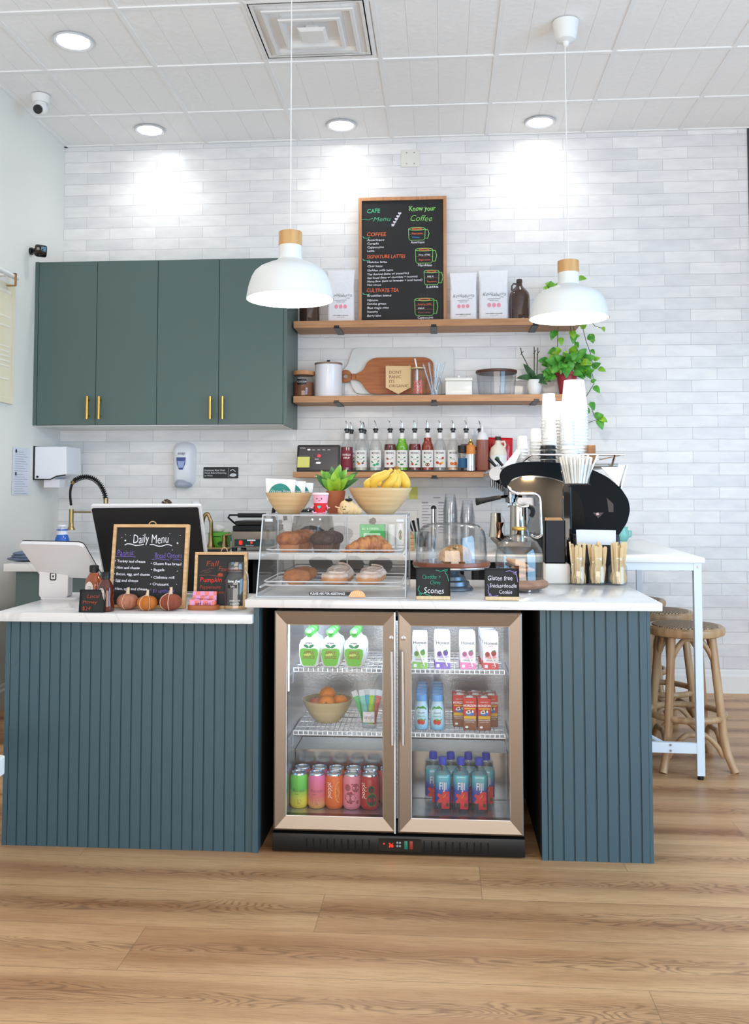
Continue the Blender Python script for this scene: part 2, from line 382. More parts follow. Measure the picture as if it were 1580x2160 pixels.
def floormat():
    m = M('oak_plank', (196, 160, 120), .38); nt = m.node_tree; b = nt.nodes['Principled BSDF']; L = nt.links.new
    N = nt.nodes.new
    tc = N('ShaderNodeTexCoord')
    def ma(op, x, y=None):
        n = N('ShaderNodeMath'); n.operation = op
        for i, q in enumerate((x, y)):
            if q is None: continue
            if isinstance(q, (int, float)): n.inputs[i].default_value = q
            else: L(q, n.inputs[i])
        return n.outputs[0]
    sp = N('ShaderNodeSeparateXYZ'); L(tc.outputs['Object'], sp.inputs[0])
    ry = ma('DIVIDE', ma('ADD', sp.outputs[1], 82*.2435-2.172), .2435); row = ma('FLOOR', ry); fy = ma('FRACT', ry)
    rx = ma('DIVIDE', ma('SUBTRACT', ma('ADD', sp.outputs[0], 100*1.83+.845), ma('MULTIPLY', ma('SUBTRACT', row, 83), .48)), 1.83); cx = ma('FLOOR', rx); fx = ma('FRACT', rx)
    ey = ma('MINIMUM', fy, ma('SUBTRACT', 1, fy)); ex = ma('MINIMUM', fx, ma('SUBTRACT', 1, fx))
    joint = ma('MAXIMUM', ma('LESS_THAN', ma('MULTIPLY', ey, .2435), .0007), ma('LESS_THAN', ma('MULTIPLY', ex, 1.83), .0007))
    wn = N('ShaderNodeTexWhiteNoise'); wn.noise_dimensions = '2D'; cv = N('ShaderNodeCombineXYZ'); L(row, cv.inputs[0]); L(cx, cv.inputs[1]); L(cv.outputs[0], wn.inputs[0])
    sc = N('ShaderNodeVectorMath'); sc.operation = 'SCALE'; sc.inputs[3].default_value = 37; L(wn.outputs[1], sc.inputs[0])
    ad = N('ShaderNodeVectorMath'); ad.operation = 'ADD'; L(tc.outputs['Object'], ad.inputs[0]); L(sc.outputs[0], ad.inputs[1])
    def mapn(sx, sy):
        mp = N('ShaderNodeMapping'); mp.inputs['Scale'].default_value = (sx, sy, 1); L(ad.outputs[0], mp.inputs[0]); return mp
    m1 = mapn(1.5, 8); n1 = N('ShaderNodeTexNoise'); n1.inputs['Scale'].default_value = 1; n1.inputs['Detail'].default_value = 3; n1.inputs['Roughness'].default_value = .42
    L(m1.outputs[0], n1.inputs['Vector'])
    fr = ma('PINGPONG', ma('MULTIPLY', n1.outputs[0], 34), .5)
    rr = N('ShaderNodeValToRGB'); rr.color_ramp.elements[0].position = .0; rr.color_ramp.elements[0].color = (1, 1, 1, 1)
    rr.color_ramp.elements[1].position = .30; rr.color_ramp.elements[1].color = (0, 0, 0, 1); L(fr, rr.inputs[0])
    mid = ma('SUBTRACT', 1, ma('MULTIPLY', ma('ABSOLUTE', ma('SUBTRACT', fy, .52)), 2))      # 1 along the middle of a plank
    m4 = mapn(1.3, 4); n4 = N('ShaderNodeTexNoise'); n4.inputs['Scale'].default_value = 1; n4.inputs['Detail'].default_value = 2; L(m4.outputs[0], n4.inputs['Vector'])
    r4 = N('ShaderNodeValToRGB'); r4.color_ramp.elements[0].position = .88; r4.color_ramp.elements[0].color = (0, 0, 0, 1); r4.color_ramp.elements[1].position = 1.0
    L(ma('MULTIPLY', ma('ADD', ma('MULTIPLY', n4.outputs[0], .9), mid), .82), r4.inputs[0])
    m2 = mapn(14, 260); n2 = N('ShaderNodeTexNoise'); n2.inputs['Scale'].default_value = 1; n2.inputs['Detail'].default_value = 4; L(m2.outputs[0], n2.inputs['Vector'])
    m3 = mapn(.7, 8); n3 = N('ShaderNodeTexNoise'); n3.inputs['Scale'].default_value = 1; n3.inputs['Detail'].default_value = 3; L(m3.outputs[0], n3.inputs['Vector'])
    r3 = N('ShaderNodeValToRGB'); r3.color_ramp.elements[0].position = .38; r3.color_ramp.elements[0].color = (*s2l((212, 168, 122)), 1)
    r3.color_ramp.elements[1].position = .68; r3.color_ramp.elements[1].color = (*s2l((158, 106, 66)), 1); L(ma('ADD', ma('MULTIPLY', n3.outputs[0], .75), ma('MULTIPLY', mid, .20)), r3.inputs[0])
    g = N('ShaderNodeMath'); g.operation = 'MULTIPLY'; L(rr.outputs[0], g.inputs[0]); L(r4.outputs[0], g.inputs[1])
    g2 = N('ShaderNodeMath'); g2.operation = 'MULTIPLY'; g2.inputs[1].default_value = .62; L(g.outputs[0], g2.inputs[0])
    x1 = N('ShaderNodeMix'); x1.data_type = 'RGBA'; L(g2.outputs[0], x1.inputs[0]); L(r3.outputs[0], x1.inputs[6]); x1.inputs[7].default_value = (*s2l((112, 78, 52)), 1)
    r2 = N('ShaderNodeValToRGB'); r2.color_ramp.elements[0].position = .3; r2.color_ramp.elements[0].color = (.72, .68, .64, 1); r2.color_ramp.elements[1].position = .55
    L(n2.outputs[0], r2.inputs[0])
    x2 = N('ShaderNodeMix'); x2.data_type = 'RGBA'; x2.blend_type = 'MULTIPLY'; x2.inputs[0].default_value = .8; L(x1.outputs[2], x2.inputs[6]); L(r2.outputs[0], x2.inputs[7])
    x3 = N('ShaderNodeMix'); x3.data_type = 'RGBA'; L(joint, x3.inputs[0]); L(x2.outputs[2], x3.inputs[6]); x3.inputs[7].default_value = (*s2l((120, 96, 72)), 1)
    L(x3.outputs[2], b.inputs['Base Color'])
    bp = N('ShaderNodeBump'); bp.inputs['Strength'].default_value = .12; bp.inputs['Distance'].default_value = .003; L(n2.outputs[0], bp.inputs['Height']); L(bp.outputs[0], b.inputs['Normal'])
    return m
def ceilmat(G0, R0):
    m = M('tin_ceiling', (250, 248, 246), .7); nt = m.node_tree; b = nt.nodes['Principled BSDF']; L = nt.links.new; N = nt.nodes.new
    tc = N('ShaderNodeTexCoord'); off = N('ShaderNodeVectorMath'); off.operation = 'ADD'; off.inputs[1].default_value = (-G0+10*.6096, -R0+20*.6096, 0); L(tc.outputs['Object'], off.inputs[0])
    br = N('ShaderNodeTexBrick'); br.offset = 0; br.inputs['Scale'].default_value = 1; br.inputs['Brick Width'].default_value = .1524; br.inputs['Row Height'].default_value = .6096
    br.inputs['Mortar Size'].default_value = .004; br.inputs['Mortar Smooth'].default_value = 1; L(off.outputs[0], br.inputs['Vector'])
    vo = N('ShaderNodeTexVoronoi'); vo.inputs['Scale'].default_value = 26; L(off.outputs[0], vo.inputs['Vector'])
    no = N('ShaderNodeTexNoise'); no.inputs['Scale'].default_value = 60; L(off.outputs[0], no.inputs['Vector'])
    a = N('ShaderNodeMath'); a.operation = 'MULTIPLY_ADD'; a.inputs[1].default_value = 2.2; L(br.outputs['Fac'], a.inputs[0]); L(vo.outputs[0], a.inputs[2])
    a2 = N('ShaderNodeMath'); a2.operation = 'MULTIPLY_ADD'; a2.inputs[1].default_value = .5; L(no.outputs[0], a2.inputs[0]); L(a.outputs[0], a2.inputs[2])
    bp = N('ShaderNodeBump'); bp.inputs['Strength'].default_value = .35; bp.inputs['Distance'].default_value = .006; L(a2.outputs[0], bp.inputs['Height']); L(bp.outputs[0], b.inputs['Normal'])
    return m
G0, R0 = -.318, YW-.493
def plane(name, q, m): MB().add(q, [(0, 1, 2, 3)]).obj(name, m, kind='structure')
XR, YB = 4.8, -3.2
plane('floor', [(-5, YB, 0), (XR, YB, 0), (XR, YW, 0), (-5, YW, 0)], floormat())
MB().add([(XLW-.4, YW, 0), (XR, YW, 0), (XR, YW, ZC+.1), (XLW-.4, YW, ZC+.1), (XLW-.4, YW+.15, 0), (XR, YW+.15, 0), (XR, YW+.15, ZC+.1), (XLW-.4, YW+.15, ZC+.1)],
    [(0, 1, 2, 3), (5, 4, 7, 6), (1, 5, 6, 2), (4, 0, 3, 7)]).obj('wall_back', brickmat(), kind='structure')
WALLP = M('wall_paint', (240, 238, 232), .7)
MB().box(XLW-.15, XLW, YB, YW, 0, ZC).obj('wall_left', WALLP, kind='structure')
mb = MB(); mb.add([(-5, YB, ZC), (XR, YB, ZC), (XR, YW, ZC), (-5, YW, ZC)], [(3, 2, 1, 0)])
mb.add([(-5, YB, ZC+.1), (XR, YB, ZC+.1), (XR, YW, ZC+.1), (-5, YW, ZC+.1)], [(0, 1, 2, 3)])
mb.obj('ceiling', ceilmat(G0, R0), kind='structure')
mb = MB(); gb = M('grid_bar', (246, 245, 244), .5)
for k in range(-4, 9): mb.box(G0+.6096*k-.012, G0+.6096*k+.012, YB, YW, ZC-.006, ZC+.01)
for k in range(0, 14): mb.box(XLW, XR, R0-.6096*k-.012, R0-.6096*k+.012, ZC-.0065, ZC+.01)
mb.box(XLW, XR, YW-.02, YW, ZC-.007, ZC+.01); mb.box(XLW, XLW+.02, YB, YW, ZC-.007, ZC+.01)
mb.obj('trim_1', gb, kind='structure')
def base_prof(h=.14, t=.016): return [(0, 0), (t, 0), (t, h*.72), (t*.8, h*.78), (t*.55, h*.82), (t*.45, h*.94), (t*.2, h), (0, h)]
mb = MB(); bp_ = base_prof()
n = len(bp_)
mb.add([(.0, YW-a, z) for a, z in bp_]+[(XR, YW-a, z) for a, z in bp_], [(i, (i+1) % n, n+(i+1) % n, n+i) for i in range(n)])
mb.obj('baseboard_back', white, kind='structure')
mb = MB(); mb.add([(XLW+a, YB, z) for a, z in bp_]+[(XLW+a, YW, z) for a, z in bp_], [(i, n+i, n+(i+1) % n, (i+1) % n) for i in range(n)])
mb.obj('baseboard_left', white, kind='structure')
# dark trim strip ending the brick on the right
x_, z_ = XZ(1575.6, 273, YW)
MB().box(x_, x_+.012, YW-.012, YW, .14, ZC-.007).obj('trim_2', M('dark_trim', (60, 66, 70), .5), kind='structure')
MB().box(x_+.012, XR, YW-.02, YW, .14, ZC-.007).obj('trim_3', white, kind='structure')
def aX(px, py, X):
    v = _ray(px, py); return Vector((0, 0, EYE)) + v*(X/v.x)
ZI, ZL, ZB = .862, .81, .88
# ================================================================ CEILING FIXTURES
def downlight(px, py, r, label, energy):
    p = aZ(px, py, ZC); 
    t = E('ceiling_light', label, 'light', (p.x, p.y, ZC-.006), group='recessed ceiling lights')
    MB().lathe([(r, .0), (r+.003, -.004), (r-.004, -.010), (r-.018, -.006), (r-.022, .0)], 40).obj('trim_ring', M('light_ring', (210, 212, 216), .35), t)
    MB().lathe([(0, -.003), (r-.018, -.003)], 40).obj('diffuser', M('light_diffuser', (255, 255, 255), .5, emit=(255, 252, 246), es=5), t)
    l = bpy.data.lights.new('downlight', 'SPOT'); l.energy = energy; l.spot_size = radians(132); l.spot_blend = .8; l.shadow_soft_size = .05; l.color = (1, .965, .92)
    o = bpy.data.objects.new('downlight', l); COL.objects.link(o); o.parent = t; o.location = (0, 0, -.02)
downlight(155, 84, .1, 'round recessed ceiling light nearest the camera, upper left corner of the ceiling', 12)
downlight(316, 272, .094, 'round recessed ceiling light above the teal wall cabinets', 10)
downlight(720, 262, .094, 'round recessed ceiling light above the chalkboard menu', 8)
downlight(1139, 255, .094, 'round recessed ceiling light on the right, beside the second pendant cord', 10)
# vent diffuser
t = E('ceiling_vent', 'square white ceiling air vent with nested louvres, dusty', 'vent', (-.633, 4.458, ZC-.006))
def ring(mb, a0, z0, a1, z1, w):
    """square frustum ring, outer half size a0 at z0 down to a1 at z1, wall w"""
    for s in range(4):
        R = Matrix.Rotation(pi/2*s, 4, 'Z')
        P = [(-a0, -a0, z0), (a0, -a0, z0), (a1, -a1, z1), (-a1, -a1, z1)]
        Q = [(-a0+w, -a0+w, z0), (a0-w, -a0+w, z0), (a1-w, -a1+w, z1), (-a1+w, -a1+w, z1)]
        mb.add([R @ Vector(p) for p in P+Q], [(0, 1, 2, 3), (7, 6, 5, 4), (3, 2, 6, 7), (0, 4, 5, 1)], 0)
VW = M('vent_white', (236, 234, 231), .45)
mb = MB(); ring(mb, .297, .0, .283, -.006, .03); ring(mb, .255, .05, .275, -.006, .006); mb.obj('frame', VW, t)
mb = MB(); mb.box(-.25, .25, -.25, .25, .05, .06); mb.obj('duct_opening', BLACK, t)
for a, b_, z in ((.165, .222, -.012), (.095, .152, -.020)):
    mb = MB(); ring(mb, a, .045, b_, z, .007); ring(mb, b_, z, b_-.004, z-.006, .016); mb.obj('louvre', VW, t)
mb = MB(); mb.vprism([(-.07, -.07), (.07, -.07), (.07, .07), (-.07, .07)], -.022, -.036, top=[(-.055, -.055), (.055, -.055), (.055, .055), (-.055, .055)])
mb.box(-.03, .03, -.03, .03, -.03, .05); mb.obj('centre_plate', VW, t)
# security dome
p = aZ(86, 200, ZC)
t = E('security_camera', 'small white dome security camera on the ceiling near the left wall', 'camera', (p.x, p.y, ZC-.006))
MB().lathe([(0, 0), (.052, 0), (.05, -.03), (.044, -.045), (0, -.045)], 28).obj('base', white, t)
mb = MB(); mb.ell((0, 0, -.075), .04); mb.cyl((0, 0, 0), .033, -.07, -.04); mb.obj('ball_housing', white, t)
mb = MB(); mb.T = Matrix.Translation((0, 0, -.075)) @ Matrix.Rotation(radians(118), 4, 'X') @ Matrix.Rotation(0, 4, 'Z'); mb.cyl((0, 0, 0), .026, .028, .043); mb.obj('lens', GLOSSBLACK, t)
# black camera on left wall
p = aX(64, 530, XLW)
t = E('wall_camera', 'small black cube security camera on a bracket on the left wall', 'camera', (p.x, p.y, p.z))
MB().cyl((0, 0, 0), .022, 0, .014, ax='x').tube([(0.01, 0, 0), (.035, -.01, .005)], .012).obj('bracket', BLACK, t)
mb = MB(); mb.T = Matrix.Translation((.075, -.02, -.005)) @ Matrix.Rotation(radians(35), 4, 'Z') @ Matrix.Rotation(radians(18), 4, 'X'); mb.box(-.034, .034, -.02, .03, -.036, .036, 0, .012); mb.obj('housing', BLACK, t)
mb = MB(); mb.T = Matrix.Translation((.075, -.02, -.005)) @ Matrix.Rotation(radians(35), 4, 'Z') @ Matrix.Rotation(radians(18), 4, 'X'); mb.box(-.028, .028, -.0215, -.019, -.03, .03, 0, .001); mb.obj('lens_plate', GLOSSBLACK, t)
# wall plate
x0, z0 = XZ(846, 353, YW); x1, z1 = XZ(886, 316, YW)
mb = MB(); mb.box(x0, x1, YW-.008, YW, z0, z1, 0, .003)
for u in (.3, .7):
    for v in (.18, .82): mb.cyl((x0+(x1-x0)*u, YW-.008, z0+(z1-z0)*v), .004, 0, .002, 10, 1, 'y')
o = mb.obj('wall_plate', [M('cream_plastic', (232, 230, 222), .4), M('screw', (170, 168, 160), .4, 1)], label='blank square cream wall plate high on the brick wall', cat='wall plate')

# ================================================================ PENDANT LAMPS
def pendant(px, prim, ptop, Y, halfw, ceil, label):
    c = aY(px, prim, Y); top = aY(px, ptop, Y); H = top.z-c.z; R = halfw
    t = E('pendant_lamp', label, 'lamp', (c.x, Y, c.z))
    k = R/84; h = H/121
    prof = [(84, 0), (82, 10), (79, 24), (74, 38), (68, 48), (58, 56), (42, 63), (30, 67), (24, 71), (22, 78), (22, 96)]
    out = [(r*k, z*h) for r, z in prof]; inn = [((r-1.6)*k, (z-1 if i else 0)*h) for i, (r, z) in enumerate(prof)]
    mb = MB(); mb.lathe(out+[(0, 96*h), (0, 94*h)]+inn[::-1], 56)
    mb.f = [f for f in mb.f if len(f) < 10]; mb.m = mb.m[:len(mb.f)]; mb.s = mb.s[:len(mb.f)]
    mb.obj('lamp_shade', M('shade_white', (236, 238, 236), .45), t)
    MB().cyl((0, 0, 0), 22.5*k, 96*h, 121*h, 36, b=.001).obj('collar', M('lamp_beech', (222, 178, 122), .45, var=(5, (206, 158, 100), (9, 9, 1))), t)
    MB().tube([(0, 0, 121*h), (-.004 if ceil else 0, 0, ZC-c.z-(.1 if ceil else .02))], .0028, 6).obj('cord', white, t)
    if ceil:
        q = ZC-.006-c.z
        mb = MB(); mb.lathe([(0, q-.125), (.012, q-.12), (.018, q-.1), (.045, q-.09), (.053, q-.075), (.062, q-.01), (.064, q), (0, q)], 32); mb.obj('canopy', white, t)
    mb = MB(); mb.ell((0, 0, 40*h), .05, 20, 12); mb.cyl((0, 0, 0), .022, 50*h, 94*h); mb.obj('bulb', M('bulb', (255, 255, 255), .4, emit=(255, 248, 236), es=10), t)
    l = bpy.data.lights.new('pendant_bulb', 'POINT'); l.energy = 16; l.shadow_soft_size = .05; l.color = (1, .95, .88)
    o = bpy.data.objects.new('pendant_bulb', l); COL.objects.link(o); o.parent = t; o.location = (0, 0, .015)
pendant(612, 632, 490, 3.93, .189, False, 'white bell pendant lamp hanging in front of the teal wall cabinets')
pendant(1200, 672, 551, 4.476, .19, True, 'white bell pendant lamp hanging on the right in front of the trailing plant')

# ================================================================ WALL CABINETS
CF = 5.50
zb, zt = XZ(330, 896, CF)[1], XZ(330, 548, CF)[1]
xs = [XZ(x, 700, CF)[0] for x in (71, 80, 203.5, 332, 462, 598, 606)]
WHT = M('cabinet_inside', (236, 234, 230), .5)
def wallcab(xa, xb, doors, hx, label, fill=None, endpanel=None):
    t = E('wall_cabinet', label, 'cabinet', ((xa+xb)/2, YW-.005, zb), group='teal wall cabinets')
    X0 = (xa+xb)/2; Y0 = YW-.005
    xb_ = endpanel[0] if endpanel else xb
    mb = MB(); mb.box(xa-X0, xb_-X0, CF+.02-Y0, 0, 0, zt-zb)
    mb.box(xa-X0, xb_-X0, CF+.02-Y0, 0, -.004, 0, 1)
    mb.obj('body', [TEAL, WHT], t)
    if fill: MB().box(fill[0]-X0, fill[1]-X0-.001, CF-Y0, CF+.02-Y0, 0, zt-zb).obj('filler_strip', TEAL, t)
    if endpanel: MB().box(endpanel[0]-X0+.001, endpanel[1]-X0, CF-.002-Y0, 0, -.006, zt-zb).obj('side_panel', TEAL, t)
    for (a, b), h in zip(doors, hx):
        d = MB().box(a-X0+.0015, b-X0-.0015, CF-Y0, CF+.018-Y0, .002, zt-zb-.002, 0, .0012, 1).obj('door', TEAL, t)
        x_, z1_ = XZ(h, 836, CF-.03); z0_ = XZ(h, 884, CF-.03)[1]
        mb = MB(); mb.tube([(x_-X0, CF-.034-Y0, z0_-zb), (x_-X0, CF-.034-Y0, z1_-zb)], .0085, 12)
        for q in (.15, .85): mb.tube([(x_-X0, CF-.03-Y0, z0_-zb+(z1_-z0_)*q), (x_-X0, CF-Y0, z0_-zb+(z1_-z0_)*q)], .006, 10)
        mb.obj('handle', BRASS, d)
wallcab(xs[0], xs[3], [(xs[1], xs[2]), (xs[2], xs[3])], (184, 209), 'teal two-door wall cabinet at the left wall, brass bar handles', fill=(xs[0], xs[1]))
wallcab(xs[3], xs[6], [(xs[3], xs[4]), (xs[4], xs[5])], (443.5, 469.5), 'teal two-door wall cabinet beside the open oak shelves, brass bar handles', endpanel=(xs[5], xs[6]))
XCR = xs[6]

# ================================================================ OPEN SHELVES
SHF = 5.66
def shelf(pyt, pyb, xr, label, zt_=None):
    x0 = XCR+.012; z1 = XZ(800, pyt, SHF)[1]; z0 = XZ(800, pyb, SHF)[1]
    x1 = XZ(xr, 700, SHF)[0]
    o = MB().box(x0-(x0+x1)/2, x1-(x0+x1)/2, SHF-YW, 0, z0-z1, 0, 0, .0015, 1).obj('wall_shelf', OAK, loc=((x0+x1)/2, YW, z1), label=label, cat='shelf', group='oak wall shelves')
    for bx in (710, 915, 1130):
        px_ = XZ(bx, 700, SHF)[0]-(x0+x1)/2
        mb = MB(); mb.box(px_-.02, px_+.02, SHF-YW-.001, 0, z0-z1-.005, z0-z1, 0); mb.box(px_-.016, px_+.016, SHF-YW-.002, SHF-YW+.004, z0-z1-.005, z0-z1+.012); mb.obj('bracket', BLACK, o)
    return z1
ZS1 = shelf(675, 689.5, 1226, 'top oak wall shelf carrying the chalkboard menu and coffee bags')
ZS2 = shelf(834, 848, 1222, 'middle oak wall shelf carrying jars, boards and plants')
ZS3 = shelf(995, 1007, 1222, 'lowest oak wall shelf carrying the syrup bottles')

# ================================================================ COUNTERS
GP = .0368
def beadboard(mb, x0, x1, y, z0, z1, t=.015, off=.0, m=0):
    P = [(x0, y+t), (x0, y)]; x = x0+off
    while x < x1-.006:
        if x > x0+.004: P += [(x-.003, y), (x-.0012, y+.005), (x+.0012, y+.005), (x+.003, y)]
        x += GP
    P += [(x1, y), (x1, y+t)]
    mb.vprism(P[::-1] if False else P, z0, z1, m)
FY = 3.215
# left counter
xl0, xl1 = XZ(8, 1550, FY)[0], XZ(533, 1550, FY)[0]
t = E('service_counter', 'low teal beadboard counter on the left, under the daily menu', 'counter', ((xl0+xl1)/2, 3.5, 0))
X0 = (xl0+xl1)/2
mb = MB(); mb.box(xl0-X0+.002, xl1-X0-.002, FY+.015-3.5, 3.80-3.5, .0, ZL-.034); mb.obj('body', TEAL_SHADED, t)
mb = MB(); mb.box(xl0-X0, xl0-X0+.017, FY-3.5, FY+.016-3.5, 0, ZL-.034); beadboard(mb, xl0-X0+.019, xl1-X0, FY+.001-3.5, 0, ZL-.034, off=.0368-.004); mb.obj('beadboard_panel', TEAL_SHADED, t)
o = MB().box(-1.572, -.655, 3.188, 3.845, ZL-.032, ZL, 0, .003).obj('countertop', QUARTZ); o.data.transform(Matrix.Translation((1.1, -3.5, -ZL))); o.location = (-1.1, 3.5, ZL)
tag(o, 'white quartz worktop of the low left counter under the payment stand', 'worktop')
# island
px0, px1 = XZ(533.5, 1550, FY-.006)[0], XZ(545, 1550, FY-.006)[0]
qx0, qx1 = XZ(1141.5, 1550, FY)[0], XZ(1375.5, 1550, FY)[0]
t = E('island_counter', 'taller teal beadboard counter on the right, built around the drinks fridge', 'counter', (0, 3.5, 0))
MB().box(px0, px1, FY-.006-3.5, 3.86-3.5, 0, ZI-.03).obj('end_panel', TEAL_SHADED, t)
BAY_SHADE = M('recess_shade_black', (20, 22, 24), .8)  # near-black sheets paint the shade of the fridge bay onto its walls
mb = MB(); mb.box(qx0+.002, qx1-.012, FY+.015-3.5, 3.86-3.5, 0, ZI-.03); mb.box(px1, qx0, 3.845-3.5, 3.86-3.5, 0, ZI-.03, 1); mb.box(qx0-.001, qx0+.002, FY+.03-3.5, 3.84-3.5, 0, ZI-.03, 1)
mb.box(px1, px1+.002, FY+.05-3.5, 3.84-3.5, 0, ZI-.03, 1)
mb.obj('cabinet_body', [TEAL_SHADED, BAY_SHADE], t)
mb = MB(); mb.box(qx0, qx0+.019, FY-3.5, FY+.016-3.5, 0, ZI-.03); beadboard(mb, qx0+.022, qx1-.012, FY+.001-3.5, 0, ZI-.03, off=.0125); mb.box(qx1-.011, qx1, FY+.002-3.5, FY+.3-3.5, 0, ZI-.03); mb.obj('beadboard_panel', TEAL_SHADED, t)
o = MB().box(-.682, .731, 3.188, 3.96, ZI-.028, ZI, 0, .003).obj('countertop', QUARTZ); o.data.transform(Matrix.Translation((0, -3.5, -ZI))); o.location = (0, 3.5, ZI)
tag(o, 'white quartz worktop of the taller counter above the drinks fridge', 'worktop')
# back counter along the wall and the side cabinet
t = E('back_counter', 'white back counter along the brick wall behind the pastry case, dark open shelving under it', 'counter', (-.6, 5.6, 0))
mb = MB(); mb.box(-.95, .72, 5.36-5.6, 5.9-5.6, .1, ZB-.04); mb.obj('cabinet_body', MATTE, t)
MB().box(-.58, .72, 5.30-5.6, 5.905-5.6, ZB-.038, ZB, 0, .002).T
mb = MB(); mb.box(-1.89, .72, 5.30-5.6, 5.905-5.6, ZB-.038, ZB, 0, .002); mb.obj('worktop', QUARTZ, t)
mb = MB(); mb.box(-1.88, -.5, 5.36-5.6, 5.9-5.6, .0, ZB-.04); mb.box(-1.88, -.52, 5.34-5.6, 5.36-5.6, .1, ZB-.24); mb.obj('base_unit', TEAL, t)
t = E('side_cabinet', 'teal base cabinet with white top behind the payment stand, near the left wall', 'cabinet', (-1.8, 4.9, 0))
bx0, bx1 = aZ(12, 1189, ZB).x, -1.22
MB().box(bx0+.05+1.8, bx1+1.8, 4.44-4.9, 5.29-4.9, 0, ZB-.036).obj('body', TEAL, t)
MB().box(bx0+1.8, bx1+1.8+.02, 4.41-4.9, 5.29-4.9, ZB-.036, ZB, 0, .002).obj('worktop', QUARTZ, t)
# coffee counter under the espresso machine
t = E('coffee_counter', 'black base under the espresso machine behind the cake stands', 'counter', (.45, 4.8, 0))
MB().box(.16-.45, .69-.45, 4.22-4.8, 5.28-4.8, 0, .918).obj('body', MATTE, t)
MB().box(.13-.45, .70-.45, 4.18-4.8, 5.285-4.8, .919, .947, 0, .002).obj('worktop', QUARTZ, t)

# ================================================================ HIGH TABLE AND STOOLS
ZT = .947
t = E('bar_table', 'white bar-height table with square steel legs beside the island', 'table', (1.128, 4.125, 0), rz=radians(-2.2))
TW = M('table_top', (244, 244, 242), .3); TF = M('table_frame', (226, 234, 242), .35)
MB().box(-.415, .0, 0, 1.55, ZT-.022, ZT, 0, .002).obj('tabletop', TW, t)
for lx, ly in ((-.045, .01), (-.045, 1.49), (-.41, .01), (-.33, 1.49)):
    l = MB().box(lx-.0, lx+.032, ly, ly+.032, .018, ZT-.0225).obj('leg', TF, t)
    MB().cyl((lx+.016, ly+.016, 0), .013, 0, .018, 14).obj('foot', BLACK, l)
mb = MB(); mb.box(-.41, -.012, .012, .03, ZT-.055, ZT-.0225); mb.box(-.32, -.012, 1.49, 1.51, ZT-.055, ZT-.0225); mb.box(-.035, -.02, .03, 1.5, ZT-.055, ZT-.0225); mb.box(-.31, -.295, .03, 1.5, ZT-.055, ZT-.0225); mb.obj('apron', TF, t)
zr = aY(1430, 1578, 4.14).z
mb = MB(); mb.box(-.41, -.04, .012, .032, zr-.022, zr+.022)
mb.tube([(-.165, .03, zr), (-.33, .6, zr)], .012, 8)
mb.box(-.045, -.03, .03, 1.5, zr-.02, zr+.0) if False else None
mb.obj('stretcher', TF, t)
mb = MB()
for q in (.012, -.012): mb.cyl((-.155, .012, zr+q), .005, 0, .003, 10, 0, 'y')
mb.cyl((-.026, .01, ZT-.04), .005, 0, .003, 10, 0, 'y')
mb.obj('bolt', M('bolt_steel', (150, 152, 156), .3, 1), t)
WOODS = M('stool_wood', (196, 160, 120), .4, var=(5, (166, 126, 88), (6, 6, 1)), coat=.2)
def rattan():
    m = M('rattan', (178, 146, 112), .75); nt = m.node_tree; b = nt.nodes['Principled BSDF']; L = nt.links.new
    tc = nt.nodes.new('ShaderNodeTexCoord'); c = nt.nodes.new('ShaderNodeTexChecker'); c.inputs['Scale'].default_value = 110
    c.inputs[1].default_value = (*s2l((196, 172, 146)), 1); c.inputs[2].default_value = (*s2l((112, 88, 68)), 1); L(tc.outputs['Object'], c.inputs[0]); L(c.outputs[0], b.inputs['Base Color'])
    bp = nt.nodes.new('ShaderNodeBump'); bp.inputs['Strength'].default_value = .6; bp.inputs['Distance'].default_value = .002; L(c.outputs[1], bp.inputs['Height']); L(bp.outputs[0], b.inputs['Normal']); return m
def stool(loc, rz, label):
    HS = .622
    t = E('bar_stool', label, 'stool', loc, rz)
    mb = MB(); mb.lathe([(0, HS-.042), (.158, HS-.042), (.172, HS-.036), (.176, HS-.022), (.174, HS-.008), (.164, HS), (.145, HS-.002), (0, HS-.002)], 48); mb.obj('seat_ring', WOODS, t)
    mb = MB(); mb.lathe([(.147, HS-.004), (.144, HS+.003), (.1, HS+.007), (0, HS+.009)], 40); mb.obj('woven_seat', rattan(), t)
    A = [45, 135, 225, 315]
    for a in A:
        c_, s_ = cos(radians(a)), sin(radians(a)); pts = []
        for k in range(9):
            q = k/8; z = (HS-.04)*(1-q); r = .128+.062*q+(.035*max(0, (q-.78)/.22)**1.6)
            pts.append((r*c_, r*s_, z))
        MB().tube(pts, [.019]*7+[.018, .018], 12).obj('leg', WOODS, t)
    for k in range(4):   # bentwood arches under the seat and low down
        a0 = radians(A[k]); a1 = radians(A[k]+90)
        def P(a, r, z): return Vector((r*cos(a), r*sin(a), z))
        for nm, (zz0, zz1, r_) in (('seat_brace', (HS-.15, HS-.05, .134)), ('foot_brace', (.06, .155, .172))):
            p0, p1 = P(a0, r_, zz0), P(a1, r_, zz0); pts = []
            for i in range(13):
                q = i/12; w = sin(pi*q); p_ = p0.lerp(p1, q); p_.z = zz0+(zz1-zz0)*min(1, w*1.15)**.8
                pts.append(p_)
            MB().tube([p + Vector((0, 0, 0)) for p in pts], .0122, 10).obj(nm, WOODS, t)
    n = 40; MB().tube([(.166*cos(2*pi*i/n), .166*sin(2*pi*i/n), .225) for i in range(n)], 0.0145, 10, closed=True).obj('foot_ring', WOODS, t)
    return t
s1 = aY(1446, 1400, 4.40)
st = stool((s1.x, 4.40, 0), radians(4), 'bentwood bar stool with woven seat nearest the camera, beside the white table leg')
dup(st, (s1.x+.0, 4.92, 0), radians(12), 'bentwood bar stool with woven seat, the middle one of three in the row')
